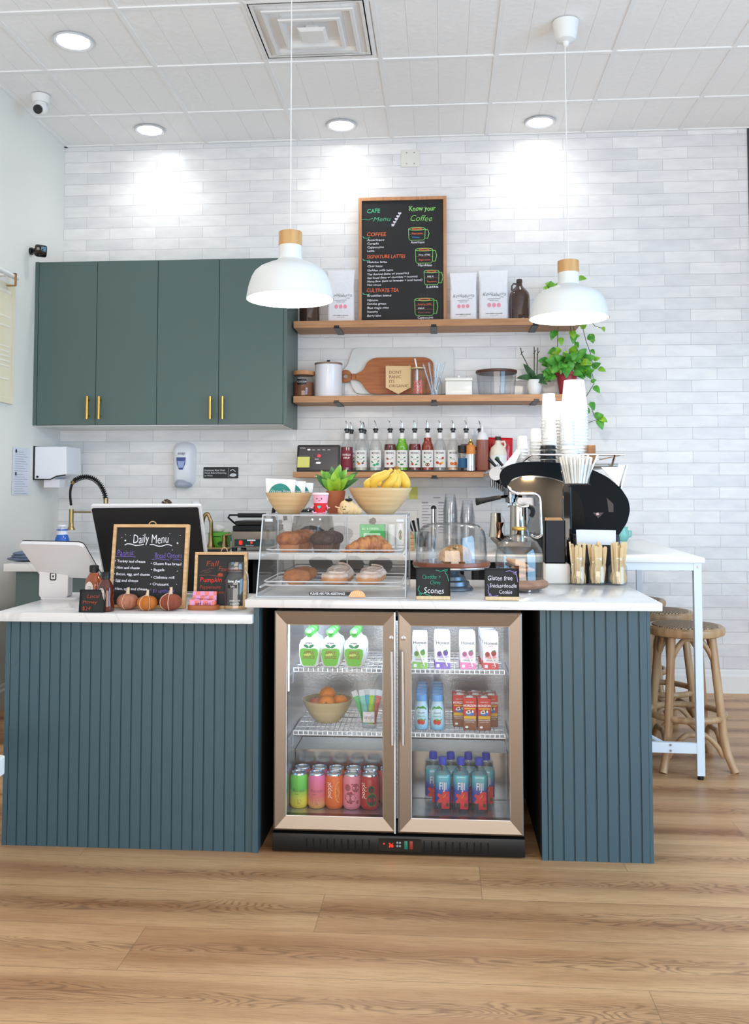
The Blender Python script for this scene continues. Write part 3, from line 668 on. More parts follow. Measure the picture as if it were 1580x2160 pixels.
dup(st, (s1.x-.02, 5.44, 0), radians(-6), 'bentwood bar stool with woven seat farthest back, mostly hidden behind the others')
# low white table at left edge
c = aY(15, 1592, 2.9)
MB().vprism([(p[0], p[1]) for p in rrect(-.5, 0, -.5, 0, .02)], -.057, 0, 0).obj('white_table_top', white) if False else None
t = E('side_table', 'corner of a low white table at the left edge of the picture', 'table', (c.x, 2.9, 0))
mb = MB(); mb.vprism(rrect(-.5, 0, -.25, 0, .02)[::-1], c.z-.056, c.z, 0); o = mb.obj('tabletop', white, t, bevel=.003)
MB().box(-.30, -.25, -.21, -.03, 0, c.z-.056).obj('leg', white, t)
# ================================================================ DRINKS FRIDGE
YD = 3.225
def FX(px, Y=YD): return XZ(px, 1550, Y)[0]
def FZ(py, Y=YD, px=840): return XZ(px, py, Y)[1]
fx0, fx1 = FX(578), FX(1103); fz0, fz1 = FZ(1757.5), FZ(1291.5)
FC = ((fx0+fx1)/2, YD)
fr = E('drinks_fridge', 'black and stainless two-door glass drinks fridge under the island counter', 'fridge', (FC[0], FC[1], 0))
def R(x): return x-FC[0]
LINER = M('fridge_liner', (186, 196, 206), .26, .85, bump=(160, .25, .002))
MIRR = M('fridge_panel', (178, 182, 184), .16, .9, bump=(60, .05, .002))
zi0, zi1 = FZ(1723, 3.285), fz1-.035
xi0, xi1 = fx0+.032, fx1-.032
bk = .44
mb = MB()   # cabinet shell
mb.box(R(fx0), R(fx1), .045, .55, fz1-.02, fz1); mb.box(R(fx0), R(xi0), .045, .55, .02, fz1-.02); mb.box(R(xi1), R(fx1), .045, .55, .02, fz1-.02)
mb.box(R(xi0), R(xi1), bk+.03, .55, .02, fz1-.02); mb.box(R(xi0), R(xi1), .045, .55, .02, zi0-.008)
mb.obj('cabinet', BLACK, fr)
mb = MB()   # inner liner, facing inward
a, b_ = R(xi0)+.001, R(xi1)-.001
mb.add([(a, .046, zi0), (b_, .046, zi0), (b_, bk+.02, zi0), (a, bk+.02, zi0)], [(0, 1, 2, 3)])
mb.add([(a, .046, zi1), (b_, .046, zi1), (b_, bk+.02, zi1), (a, bk+.02, zi1)], [(3, 2, 1, 0)])
mb.add([(a, .046, zi0), (a, bk+.02, zi0), (a, bk+.02, zi1), (a, .046, zi1)], [(0, 1, 2, 3)])
mb.add([(b_, .046, zi0), (b_, bk+.02, zi0), (b_, bk+.02, zi1), (b_, .046, zi1)], [(3, 2, 1, 0)])
mb.add([(a, bk+.02, zi0), (b_, bk+.02, zi0), (b_, bk+.02, zi1), (a, bk+.02, zi1)], [(0, 1, 2, 3)])
mb.obj('liner', LINER, fr)
hz = FZ(1589, 3.46)
mb = MB(); mb.vprism([(a+.002, .262), (b_-.002, .262), (b_-.002, bk), (a+.002, bk)], zi0+.001, hz, top=[(a+.002, .262), (b_-.002, .262), (b_-.002, bk), (a+.002, bk)])
mb.box(a+.002, b_-.002, .255, .267, hz-.004, hz+.003); mb.obj('compressor_housing', MIRR, fr)
mb = MB(); mb.box(-.01, .01, .05, .07, zi0, zi1); mb.obj('centre_post', LINER, fr)
# light strip
mb = MB(); mb.box(a+.02, b_-.02, .052, .066, zi1-.014, zi1-.002); mb.obj('light_strip', M('led', (255, 255, 255), .5, emit=(226, 240, 255), es=26), fr)
mb = MB(); mb.box(a+.002, a+.010, .050, .060, zi1-.25, zi1-.02); mb.obj('light_strip', M('led2', (255, 255, 255), .5, emit=(226, 240, 255), es=6), fr)
# kick plate
kz = FZ(1763)
mb = MB(); mb.box(R(fx0)-.004, R(fx1)+.004, -.004, .05, .006, kz, 0, .002)
for px_ in [648, 662, 677, 691, 706, 721, 735, 750, 765, 779, 894, 910, 925, 939, 954, 969, 984, 999, 1013, 1028]:
    x_ = R(FX(px_)); mb.box(x_-.0022, x_+.0022, -.0046, -.0038, .016, kz-.014, 1)
mb.obj('kick_plate', [BLACK, M('slot', (2, 2, 2), .9)], fr)
kp = lambda px, py: (R(FX(px)), FZ(py))
mb = MB(); (u0, v0), (u1, v1) = kp(799, 1794), kp(888, 1768); mb.box(u0, u1, -.0065, -.004, v0, v1, 0); cpn = mb.obj('control_panel', GLOSSBLACK, fr)
RED = M('led_red', (255, 30, 20), .5, emit=(255, 20, 12), es=5)
x_, z_ = kp(820, 1786); MB().text('36', x_, z_, .019, 0, -.0068, bold=.01, sx=.85).obj('temperature_display', RED, cpn)
mb = MB(); mb.patch(oval(*kp(810, 1779), .0022, .0022), 0, -.0068); mb.obj('indicator', RED, cpn)
for qx in (838, 843.5):
    for qy in (1776, 1783): MB().lathe([(.0036, 0), (.0034, .0012), (0, .0014)], 12, (kp(qx, qy)[0], -.0065, kp(qx, qy)[1]), ax='y').obj('button', M('button_grey', (140, 150, 160), .4), cpn)
for qx, c_ in ((856, (28, 120, 96)), (867, (150, 44, 36))):
    (u0, v0), (u1, v1) = kp(qx-3.5, 1789), kp(qx+3.5, 1772); MB().box(u0, u1, -.0085, -.0064, v0, v1, 0, .0008).obj('rocker_switch', M('switch_%d' % c_[0], c_, .35), cpn)
# doors
def door(px0, px1, gx0, gx1, hx, lockx, edge):
    X0_, X1_ = R(FX(px0)), R(FX(px1)); G0_, G1_ = R(FX(gx0)), R(FX(gx1)); z0, z1 = fz0, fz1; g0, g1 = FZ(1728), FZ(1320)
    mb = MB()
    O_ = [(X0_, z0), (X1_, z0), (X1_, z1), (X0_, z1)]; I_ = [(G0_, g0), (G1_, g0), (G1_, g1), (G0_, g1)]
    for k in range(4):
        j = (k+1) % 4
        # small outer return, sloping face, inner return: mitred
        o0, o1, i0, i1 = O_[k], O_[j], I_[k], I_[j]
        vs = []
        for (p, q, yy) in ((o0, o1, .04), (o0, o1, .002), ):
            vs += [(p[0], yy, p[1]), (q[0], yy, q[1])]
        e = .003
        def inn(p, i): return (p[0]+(i[0]-p[0])*.12, p[1]+(i[1]-p[1])*.12)
        p, q = inn(o0, i0), inn(o1, i1); vs += [(p[0], -.0, p[1]), (q[0], -.0, q[1])]
        vs += [(i0[0], .007, i0[1]), (i1[0], .007, i1[1]), (i0[0], .04, i0[1]), (i1[0], .04, i1[1])]
        mb.add(vs, [(0, 1, 3, 2), (2, 3, 5, 4), (4, 5, 7, 6), (6, 7, 9, 8)], 0)
    d = mb.obj('door', STEEL, fr)
    mb = MB()
    for k in range(4):
        j = (k+1) % 4; mb.tube([(I_[k][0], .009, I_[k][1]), (I_[j][0], .009, I_[j][1])], .0022, 6)
    mb.obj('glass_trim', CHROME, d)
    MB().box(G0_-.002, G1_+.002, .020, .024, g0-.002, g1+.002).obj('glass_pane', glassmat('fridge_glass', (.97, .98, .985), 0, .05), d)
    mb = MB(); hz0, hz1 = FZ(1571, YD-.03), FZ(1374, YD-.03); hx_ = R(FX(hx, YD-.03))
    mb.tube([(hx_, -.034, hz0), (hx_, -.034, hz1)], .0062, 14)
    for q in (.08, .92): mb.tube([(hx_, -.03, hz0+(hz1-hz0)*q), (hx_, .003, hz0+(hz1-hz0)*q)], .0045, 10)
    mb.obj('handle', CHROME, d)
    mb = MB(); lx, lz = R(FX(lockx)), FZ(1346); mb.lathe([(.0085, 0), (.0085, .004), (.006, .0055), (0, .0055)], 20, (lx, .002, lz), ax='y'); mb.box(lx-.001, lx+.001, -.0045, -.003, lz-.003, lz+.003, 1)
    mb.obj('lock', [CHROME, BLACK], d)
    if edge: MB().box(X1_-.004, X1_+.001, -.006, .03, z0, z1).obj('edge_strip', M('satin_edge', (214, 222, 232), .3, .6), d)
door(578, 834, 603, 808, 827, 826, True)
door(839.5, 1103, 867, 1076, 850, 851, False)
# wire shelves
CHW = M('wire_chrome', (232, 236, 240), .22, .7)
def wires(x0, x1, z, left):
    mb = MB()
    for y in (.082, .088): mb.tube([(x0, y, z if y > .085 else z-.012), (x1, y, z if y > .085 else z-.012)], .0024, 6)
    for y in (.16, .235, .31, .38, .425): mb.tube([(x0, y, z-.003), (x1, y, z-.003)], .0022, 6)
    n = int((x1-x0)/.0165)
    for i in range(n+1):
        x = x0+(x1-x0)*i/n; mb.tube([(x, .083, z-.012), (x, .083, z), (x, .43, z)], .0015, 5)
    xe = x0 if left else x1; s = 1 if left else -1
    mb.tube([(xe-.003*s, .085, z+.002), (xe-.004*s, .09, z-.05), (xe-.01*s, .095, z-.055)], .0016, 5)
    return mb.obj('wire_shelf', CHW, fr)
ZA, ZBs = FZ(1412, YD+.085), FZ(1546, YD+.085)
for z in (ZA, ZBs):
    wires(a+.022, -.008, z, True); wires(.008, b_-.022, z, False)
for z in (ZA-.03, ZBs-.03):
    for x in (a+.003, b_-.003): MB().box(x-.002, x+.002, .09, .40, z-.004, z+.004).obj('shelf_rail', CHW, fr)

# ---------------------------------------------------------------- contents
SA, SB, SF = ZA+.0035, ZBs+.0035, zi0+.0015
def onsh(px, py, z): p = aZ(px, py, z); return p
# cans
ALU = M('aluminium', (200, 204, 208), .25, 1)
def can(kind, loc, label, rz=0):
    r, h = .0325, .122
    t = E('drink_can', label, 'can', loc, rz, 'soda cans on the fridge floor')
    body = {'lime': gradmat('can_lime', [(.0, (240, 200, 60)), (.3, (214, 206, 70)), (.55, (96, 190, 72)), (1, (120, 214, 80))], 0, h),
            'pink': gradmat('can_pink', [(.0, (232, 170, 90)), (.35, (222, 110, 110)), (1, (232, 110, 170))], 0, h),
            'orange': M('can_orange', (226, 104, 44), .32), 'raspberry': M('can_rose', (226, 132, 152), .32), 'red': M('can_red', (176, 34, 44), .3),
            'salmon': M('can_salmon', (206, 108, 112), .3)}[kind]
    MB().lathe([(.024, .001), (.027, 0), (.0315, .008), (r, .014), (r, .100), (.030, .108), (.0272, .114)], 36).obj('can_body', body, t)
    MB().lathe([(.0272, .114), (.0268, .1195), (.0262, .1205), (.0254, .119), (.0245, .1165), (0, .1165)], 32).obj('lid', ALU, t)
    mb = MB(); mb.vprism(oval(0, -.006, .006, .009, 14), .1166, .1176); mb.obj('pull_tab', ALU, t)
    if kind in ('lime', 'pink'):
        mb = MB(); mb.text('Recess', -.0215, .058, .0165, 0, wrap=r+.0003, shear=.3, bold=-.012); mb.text('mood', -.012, .049, .006, 0, wrap=r+.0003)
        for i, w in enumerate((.024, .026, .02, .022)): mb.stroke([(-.013, .030-i*.0042), (0, .030-i*.0042), (w-.013, .030-i*.0042)], .0012, 0, 0, wrap=r+.0003)
        mb.obj('lettering', M('print_%s' % kind, (38, 66, 60) if kind == 'lime' else (120, 50, 92), .6), t)
    if kind in ('orange', 'red'):
        MB().text('poppi', -.010 if kind == 'orange' else -.016, .038, .0245, 0, wrap=r+.0004, rot=pi/2, bold=.015).obj('lettering', M('print_white', (244, 238, 228), .5), t)
    if kind == 'orange':
        mb = MB(); c_ = [(.022+.026*cos(q)*.62, .060+.036*sin(q)) for q in [radians(90+i*9) for i in range(21)]]; mb.stroke(c_, .0035, 0, 0, wrap=r+.0004)
        for q in (120, 150, 180, 210, 240): mb.stroke([(.022, .06), (.022+.014*cos(radians(q)), .06+.028*sin(radians(q)))], .0022, 0, 0, wrap=r+.0004)
        mb.obj('orange_slice_print', M('print_amber', (240, 160, 66), .5), t)
    if kind == 'raspberry':
        mb = MB(); D = []
        for cx, cz, R_ in ((-.003, .042, .019), (-.013, .077, .011), (.017, .076, .014), (.024, .026, .006), (.004, .089, .003)):
            mb.patch([(cx+R_*(1+.07*cos(9*q))*cos(q), cz+R_*1.05*(1+.07*cos(9*q))*sin(q)) for q in [2*pi*i/45 for i in range(45)]], 0, 0, r+.0004)
            for u in range(-3, 4):
                for v in range(-3, 4):
                    if (u*u+v*v)*.065 < 1: mb.patch(oval(cx+u*R_*.27+(v % 2)*R_*.13, cz+v*R_*.25, R_*.055, R_*.07, 8), 1, 0, r+.0007)
        mb.obj('berry_print', [M('print_berry', (146, 34, 50), .5), M('print_pale', (240, 190, 200), .5)], t)
    if kind == 'red':
        mb = MB()
        for cx, cz, R_ in ((.010, .036, .020), (.008, .072, .012)):
            mb.patch(oval(cx, cz, R_, R_*1.15, 28), 0, 0, r+.0004); mb.patch(oval(cx, cz, R_*.85, R_*1.0, 28), 1, 0, r+.0006); mb.patch(oval(cx+.001, cz-.001, R_*.38, R_*.42, 18), 2, 0, r+.0008)
        mb.obj('avocado_print', [M('print_olive', (92, 120, 36), .5), M('print_lime', (184, 200, 70), .5), M('print_pit', (120, 24, 30), .5)], t)
    return t
YC1 = aZ(705, 1709, zi0).y+.034
row1 = [(631, 'lime', 'green and yellow can, leftmost of the front row of cans'), (668.5, 'pink', 'pink and orange can, second in the front row of cans'), (705.5, 'orange', 'orange can with an orange slice, middle of the front row'), (742.5, 'raspberry', 'pink can printed with red raspberries in the front row'), (780, 'red', 'dark red can printed with green avocado shapes in the front row')]
for px, k, l in row1: can(k, (XZ(px, 1700, YC1)[0], YC1, zi0+.001), l)
row2 = [(638, 'salmon', 'salmon pink can behind the green and yellow can'), (674, 'pink', 'pink can behind the pink and orange can'), (710, 'orange', 'orange can directly behind the front orange can'), (746, 'raspberry', 'pink can half hidden behind the raspberry can'), (782, 'red', 'red can half hidden behind the avocado can'), (818, 'salmon', 'red-orange can at the far right, cut off by the door frame')]
for px, k, l in row2:
    can(k, (XZ(px, 1690, YC1+.069)[0], YC1+.069, zi0+.001), l, rz=radians(-8))
# water bottles
FB = gradmat('water_label', [(.0, (40, 60, 150)), (.45, (40, 70, 168)), (.7, (44, 150, 176)), (1, (70, 180, 190))], .03, .125, .3)
PET = glassmat('clear_plastic', (.95, .98, 1.0), .02, .25)
def sqring(w, z, n=24, p=4):
    out = []
    for i in range(n):
        q = 2*pi*i/n; c_, s_ = cos(q), sin(q); k = 1/((abs(c_)**p+abs(s_)**p)**(1/p)); out.append((w*k*c_, w*k*s_, z))
    return out
def loft(mb, rings, m=0, cap0=True, cap1=True):
    n = len(rings[0]); vs = [v for r_ in rings for v in r_]; fs = []
    for i in range(len(rings)-1):
        for k in range(n): fs.append((i*n+k, i*n+(k+1) % n, (i+1)*n+(k+1) % n, (i+1)*n+k))
    if cap0: fs.append(list(range(n))[::-1])
    if cap1: fs.append([(len(rings)-1)*n+k for k in range(n)])
    return mb.add(vs, fs, m, True)
def waterbottle(loc, label):
    t = E('water_bottle', label, 'bottle', loc, 0, 'water bottles on the fridge floor')
    W_ = .0300
    loft(MB(), [sqring(W_*.9, 0), sqring(W_, .006), sqring(W_, .12), sqring(W_*.93, .128), sqring(W_*.45, .150, p=2.4), sqring(.012, .156, p=2), sqring(.012, .166, p=2)]).obj('bottle_body', PET, t)
    loft(MB(), [sqring(W_*.955, .032), sqring(W_*.955, .120), sqring(W_*.90, .1265)], cap0=True).obj('blue_label', FB, t)
    MB().lathe([(0, .158), (.0138, .158), (.0145, .161), (.0142, .181), (.012, .1835), (0, .1835)], 28).obj('cap', M('cap_blue', (38, 66, 190), .35), t)
    f = -W_-.0006
    MB().text('FIJI', 0, .078, .036, 0, f, 'CENTER', sx=.62, bold=.012).obj('lettering', M('print_silver', (222, 224, 232), .4), t)
    mb = MB(); mb.patch([(-.004, .012), (.0235, .012), (.0235, .072), (.0, .072), (-.004, .04)], 0, f+.0001)
    P = [(.001+(.018+.006*cos(5*q))*cos(q), .048+(.019+.006*cos(5*q))*sin(q)) for q in [2*pi*i/40 for i in range(40)]]
    mb.patch([(min(x, .0235), z) for x, z in P], 1, f-.0002); mb.stroke([(.001, .05), (.007, .056), (.010, .062)], .002, 2, f-.0005); mb.patch(oval(.016, .026, .006, .007), 3, f-.0005)
    mb.obj('flower_label', [M('print_red', (196, 36, 52), .5), M('print_flower', (210, 56, 56), .5), M('print_gold', (214, 150, 60), .5), M('print_dark', (70, 66, 50), .5)], t)
    return t
YB1 = aZ(972, 1715, zi0).y+.031
wb = waterbottle((XZ(934, 1700, YB1)[0], YB1, zi0+.001), 'clear blue water bottle with red flower label, left of the three in front')
dup(wb, (XZ(972.5, 1700, YB1)[0], YB1, zi0+.001), label='clear blue water bottle with red flower label, middle of the three in front')
dup(wb, (XZ(1011.5, 1700, YB1)[0], YB1, zi0+.001), label='clear blue water bottle with red flower label, right of the three in front')
Y2 = YB1+.066
for px, l in ((914, 'leftmost water bottle of the back row on the fridge floor'), (951, 'second water bottle from the left in the back row on the fridge floor'), (988.5, 'third water bottle from the left in the back row on the fridge floor'), (1026, 'rightmost water bottle of the back row on the fridge floor')):
    dup(wb, (XZ(px, 1690, Y2)[0], Y2, zi0+.001), label=l)
# applesauce pouches
def pouch(loc, label):
    t = E('sauce_pouch', label, 'pouch', loc, 0, 'applesauce pouches on the top fridge shelf')
    P = [(-.022, .002), (-.032, .012), (-.037, .045), (-.037, .078), (-.030, .096), (-.016, .104), (-.010, .112), (.010, .112), (.016, .104), (.030, .096), (.037, .078), (.037, .045), (.032, .012), (.022, .002)]
    pillow(MB(), P, .016).obj('pouch_body', M('pouch_white', (238, 242, 244), .3), t)
    mb = MB(); mb.patch([(-.018, .009), (-.024, .016), (-.033, .05), (-.031, .066), (-.02, .070), (0, .067), (.02, .070), (.031, .066), (.033, .05), (.024, .016), (.018, .009)], 0, -.0168)
    mb.patch(oval(-.009, .077, .010, .005, 14, -.5), 1, -.0168); mb.patch(oval(.009, .077, .010, .005, 14, .5), 1, -.0168); mb.patch(oval(-.004, .048, .014, .005, 14, .15), 4, -.0170)
    mb.text('APPLE', 0, .050, .0155, 2, -.0175, 'CENTER', bold=.02, sx=.9); mb.text('SAUCE', 0, .034, .0155, 2, -.0175, 'CENTER', bold=.02, sx=.9)
    mb.text('organic', 0, .086, .0085, 3, -.0172, 'CENTER', bold=.03)
    mb.obj('apple_label', [M('print_apple', (104, 190, 60), .5), M('print_leaf', (18, 140, 92), .5), M('print_rust', (150, 96, 40), .5), M('print_black', (36, 36, 40), .5), M('print_yg', (196, 220, 110), .5)], t)
    mb = MB(); mb.ell((0, 0, .124), (.0165, .014, .0155)); mb.cyl((0, 0, 0), .009, .108, .114)
    mb.obj('cap', M('cap_green', (70, 200, 80), .35), t)
    mb = MB(); mb.patch(oval(0, .128, .010, .006, 16), 0, -.0142); mb.obj('cap_face', M('cap_pale', (226, 244, 214), .5), t)
    return t
YP = aZ(697, 1410, SA).y
pc = None; words = {0: 'front', 1: 'second', 2: 'last'}; cw = ['left', 'middle', 'right']
for c_, px in enumerate((651.5, 697, 747)):
    for k in range(3):
        y = YP+.014+k*.05; l = (XZ(px, 1400, YP)[0]+k*.002, y, SA)
        lab = 'white and green apple sauce pouch, %s one in the %s column' % (words[k], cw[c_])
        if pc is None: pc = pouch(l, lab)
        else: dup(pc, l, radians(random.uniform(-6, 6)), lab)
# juice cartons
def juice(col, loc, label, pale):
    t = E('juice_carton', label, 'carton', loc, 0, 'juice cartons on the top fridge shelf')
    w, d, h = .0265, .019, .128
    mb = MB(); mb.vprism([(-w, -d), (w, -d), (w, d), (-w, d)], 0, h-.018); mb.vprism([(-w, -d), (w, -d), (w, d), (-w, d)], h-.018, h, top=[(-w*.92, -d*.1), (w*.92, -d*.1), (w*.92, d), (-w*.92, d)])
    mb.obj('carton', M('carton_white', (242, 242, 246), .4), t)
    mb = MB(); f = -d-.0004
    mb.patch([(-w, .0005), (w, .0005), (w, .021), (-w, .024)], 0, f)
    mb.patch([(-w*.8, .040), (-w*.3, .037), (w*.3, .037), (w*.85, .041), (w*.4, .052), (w*.1, .046), (-w*.3, .055), (-w*.7, .048)], 3, f)
    mb.patch(oval(-.012, .052, .008, .009), 1, f-.0002); mb.patch(oval(.010, .056, .009, .010), 1, f-.0002); mb.patch(oval(.012, .064, .005, .003, 10, .6), 4, f-.0003)
    mb.text('Honest', 0, .086, .016, 2, f-.0003, 'CENTER', bold=.01); mb.text('KIDS', 0, .078, .0075, 1, f-.0003, 'CENTER'); mb.text('ORGANIC', 0, .029, .0075, 2, f-.0003, 'CENTER')
    mb.patch(rrect(-.022, -.011, .005, .016, .002), 5, f-.0002); mb.text('juice', .003, .012, .007, 5, f-.0002); mb.text('drink', .003, .005, .006, 5, f-.0002)
    mb.obj('printed_label', [M('jc_'+col, pale, .5), M('jc2_'+col, tuple(int(v*.7) for v in pale), .5), M('print_black', (36, 36, 40)), M('jc3_'+col, tuple(int(255-(255-v)*.5) for v in pale), .5), M('print_leaf', (18, 140, 92)), M('print_wh', (246, 246, 248), .5)], t)
    MB().tube([(-.013, -d-.003, .084), (.016, -d-.003, .010)], .0022, 8).obj('straw', M('straw_white', (250, 250, 252), .4), t)
    return t
YJ = aZ(936, 1411, SA).y+.02
for px, cn, n, pale in ((886, 'green', 1, (140, 206, 96)), (934, 'purple', 2, (140, 110, 206)), (987, 'pink', 2, (246, 140, 196)), (1035, 'red', 4, (222, 76, 92))):
    first = None
    for k in range(n):
        w_ = ['front', 'second', 'third', 'last'][k] if n > 2 else ['front', 'rear'][k]
        lab = 'white juice carton with a %s band%s' % (cn, '' if n == 1 else ', %s one of its column' % w_)
        l = (XZ(px, 1400, YJ)[0]-.004*k, YJ+k*.043, SA)
        if first is None: first = juice(cn, l, lab, pale)
        else: dup(first, l, radians(random.uniform(-3, 3)), lab)
# yogurt drink bottles
def yog(loc, label):
    t = E('yogurt_bottle', label, 'bottle', loc, 0, 'yogurt drinks on the middle fridge shelf')
    MB().lathe([(.018, 0), (.0235, .003), (.0245, .03), (.0235, .07), (.019, .092), (.017, .098), (.017, .102)], 28).obj('bottle_body', gradmat('yog_body', [(0, (110, 180, 214)), (.25, (170, 214, 234)), (.6, (206, 232, 240)), (1, (190, 226, 240))], 0, .1), t)
    MB().lathe([(.017, .100), (.0195, .1005), (.020, .103), (.0195, .120), (.018, .122), (0, .122)], 28).obj('cap', M('cap_sky', (98, 166, 224), .4), t)
    mb = MB(); R_ = .0246
    mb.patch([(-.020, .074), (-.012, .083), (-.004, .080), (.006, .086), (.014, .080), (.020, .076), (.018, .070), (-.018, .070)], 0, 0, .0240)
    mb.patch(rrect(-.018, .018, .058, .071, .003), 1, 0, .0243); mb.text('Yummy', 0, .0625, .0085, 2, 0, 'CENTER', wrap=.0247, bold=.02) if False else None
    mb.text('ORGANIC', 0, .059, .0065, 2, 0, 'CENTER', wrap=.0249); mb.text('PROBIOTIC', 0, .047, .0062, 0, 0, 'CENTER', wrap=.0250)
    mb.patch(oval(-.006, .030, .009, .009), 3, 0, .0250); mb.patch(oval(.005, .029, .009, .009), 3, 0, .0252); mb.patch(oval(0, .038, .006, .003), 0, 0, .0254); mb.patch(oval(.013, .036, .006, .0025, 10, .7), 0, 0, .0252)
    mb.obj('printed_label', [M('print_meadow', (72, 164, 70), .5), M('print_wh', (246, 246, 248)), M('print_navy', (40, 44, 96), .5), M('print_straw', (206, 66, 46), .5)], t)
    return t
YY = aZ(905, 1541, SB).y+.024; first = None; ow = ['front', 'second', 'third', 'fourth', 'last']
for ci, px in enumerate((889, 922.5)):
    for k in range(5):
        lab = 'small yogurt drink bottle with light blue cap, %s one of the %s column' % (ow[k], ['left', 'right'][ci])
        l = (XZ(px, 1540, YY)[0], YY+k*.0515, SB)
        if first is None: first = yog(l, lab)
        else: dup(first, l, None, lab)
# chocolate milk cartons
def milk(loc, label):
    t = E('milk_carton', label, 'carton', loc, 0, 'chocolate milk cartons on the middle fridge shelf')
    w, d, h = .0235, .0165, .112
    MB().box(-w, w, -d, d, 0, h, 0, .0015, 1).obj('carton', gradmat('milk_carton_print', [(0, (132, 78, 56)), (.42, (138, 82, 58)), (.50, (196, 34, 30)), (1, (206, 38, 32))], 0, h), t)
    mb = MB(); f = -d-.0004
    mb.text('HORIZON', 0, .082, .0115, 0, f, 'CENTER', bold=.03, sx=.86); mb.patch([(-.021, .078), (.021, .078), (.018, .073), (-.018, .073)], 1, f)
    mb.text('MILK BOX', 0, .096, .006, 0, f, 'CENTER'); mb.patch(rrect(-.021, .021, .040, .050, .001), 1, f); mb.text('CHOCOLATE', 0, .0335, .0068, 0, f, 'CENTER', bold=.02); mb.text('LOWFAT MILK', 0, .027, .005, 0, f, 'CENTER')
    mb.patch(oval(0, .058, .016, .007), 2, f); mb.patch(oval(-.003, .064, .011, .006, 16, .2), 0, f-.0002); mb.patch(oval(.007, .066, .006, .005, 12, -.5), 3, f-.0004); mb.patch(oval(.010, .0655, .0035, .0045), 0, f-.0006); mb.patch(oval(-.005, .064, .004, .003), 3, f-.0004); mb.patch(oval(-.011, .011, .0055, .004), 0, f)
    mb.obj('printed_label', [M('print_wh', (246, 246, 248)), M('print_yellow', (232, 186, 52), .5), M('print_blue', (60, 120, 200), .5), M('print_black', (36, 36, 40))], t)
    mb = MB(); mb.tube([(-.010, 0, h+.003), (.010, 0, h+.003)], .0035, 8); mb.box(-.012, .012, -.008, .008, h, h+.002); mb.obj('foil_seal', M('foil', (214, 214, 216), .3, .6), t)
    return t
YM = aZ(1005, 1541, SB).y+.018; first = None
for px, k, l in ((991, 0, 'front left one'), (1021, 0, 'front right one'), (970, 1, 'second row, left'), (1003, 1, 'second row, middle'), (1036, 1, 'second row, right'), (968, 2, 'back row, left'), (1001, 2, 'back row, middle'), (1033, 2, 'back row, right')):
    yy = YM+k*.046; loc = (XZ(px, 1530, yy)[0], yy, SB); lab = 'red and brown chocolate milk carton, '+l
    if first is None: first = milk(loc, lab)
    else: dup(first, loc, radians(random.uniform(-4, 4)), lab)
# fruit bowl in the fridge
BAMB = M('bamboo_pale', (214, 198, 156), .45, var=(4, (196, 178, 134), (1, 1, 9)))
yb = aZ(691, 1533, SB).y+.03; bx = XZ(691, 1530, yb+.055)[0]; by = yb+.055
t = MB().shell([(0, 0), (.040, .0), (.052, .010), (.070, .034), (.085, .062), (.0935, .082)], .004, 48).obj('fruit_bowl', BAMB, loc=(bx, by, SB), label='pale bamboo bowl of fruit on the middle fridge shelf', cat='bowl')
def orange(loc, r, label, rgb=(240, 138, 44), name='orange', rot=(0, 0, 0)):
    t = E(name, label, 'fruit', loc)
    mb = MB(); mb.ell((0, 0, 0), (r, r, r*.93), 28, 18, nz=lambda d: 1-.05*max(0, d.z-.8)*5); mb.T = None; o = mb.obj('skin', M('skin_%s' % name, rgb, .42, bump=(260, .35, .001), sss=.05) if name == 'orange' else M('skin_%s' % name, rgb, .35, var=(20, (232, 150, 100))), t, rot=rot)
    MB().cyl((0, 0, 0), .003, r*.89, r*.93, 8).obj('stem_scar', M('scar', (96, 110, 50), .8), t, rot=rot)
orange((bx+.002, by-.036, SB+.067), .033, 'orange at the front of the fridge bowl', rot=(1.1, 0, 0))
orange((bx-.004, by+.022, SB+.090), .031, 'orange on top at the back of the fridge bowl', rot=(.3, -.8, 0))
orange((bx+.046, by-.002, SB+.070), .029, 'orange at the right of the fridge bowl')
orange((bx-.044, by-.008, SB+.062), .026, 'red peach at the left of the fridge bowl', (206, 70, 80), 'peach')
# tumbler of yogurt tubes
yt = aZ(780, 1538, SB).y+.03; tx = XZ(779, 1530, yt)[0]
t = E('glass_tumbler', 'clear tumbler with a white label holding yogurt tubes', 'cup', (tx, yt, SB))
MB().shell([(0, 0), (.026, 0), (.028, .03), (.0345, .088)], .0015, 36).obj('glass', GLASS, t)
mb = MB(); mb.patch(rrect(-.022, .022, .022, .060, .001), 0, 0, .0335); mb.text('umja', 0, .036, .02, 1, 0, 'CENTER', wrap=.0338, bold=-.01); mb.obj('label_sticker', [PAPER, M('print_grey', (110, 112, 124), .6)], t)
tubes = [(-.021, .016, -.36, .05, (88, 190, 120), 'green and blue'), (-.013, -.010, -.16, -.02, (120, 206, 190), 'mint'), (-.003, .004, -.05, .0, (70, 180, 220), 'sky blue'), (.006, -.009, .06, -.05, (160, 206, 60), 'lime green'), (.014, .006, .16, .03, (96, 170, 220), 'blue'), (.019, -.004, .22, -.04, (206, 100, 84), 'red')]
for x, y, tl, t2, c_, nm in tubes:
    o = E('yogurt_tube', '%s yogurt tube standing in the tumbler' % nm, 'snack', (tx+x*.55, yt+y*.9, SB+.004), 0, 'yogurt tubes in the tumbler'); o.rotation_euler = (t2, tl, 0)
    pillow(MB(), rrect(-.0095, .0095, .008, .112, .002), .005).obj('tube', M('tube_%d' % c_[0], c_, .35), o)
    MB().box(-.010, .010, -.0008, .0008, .108, .130).obj('crimped_end', M('foil_clear', (214, 224, 228), .25), o)
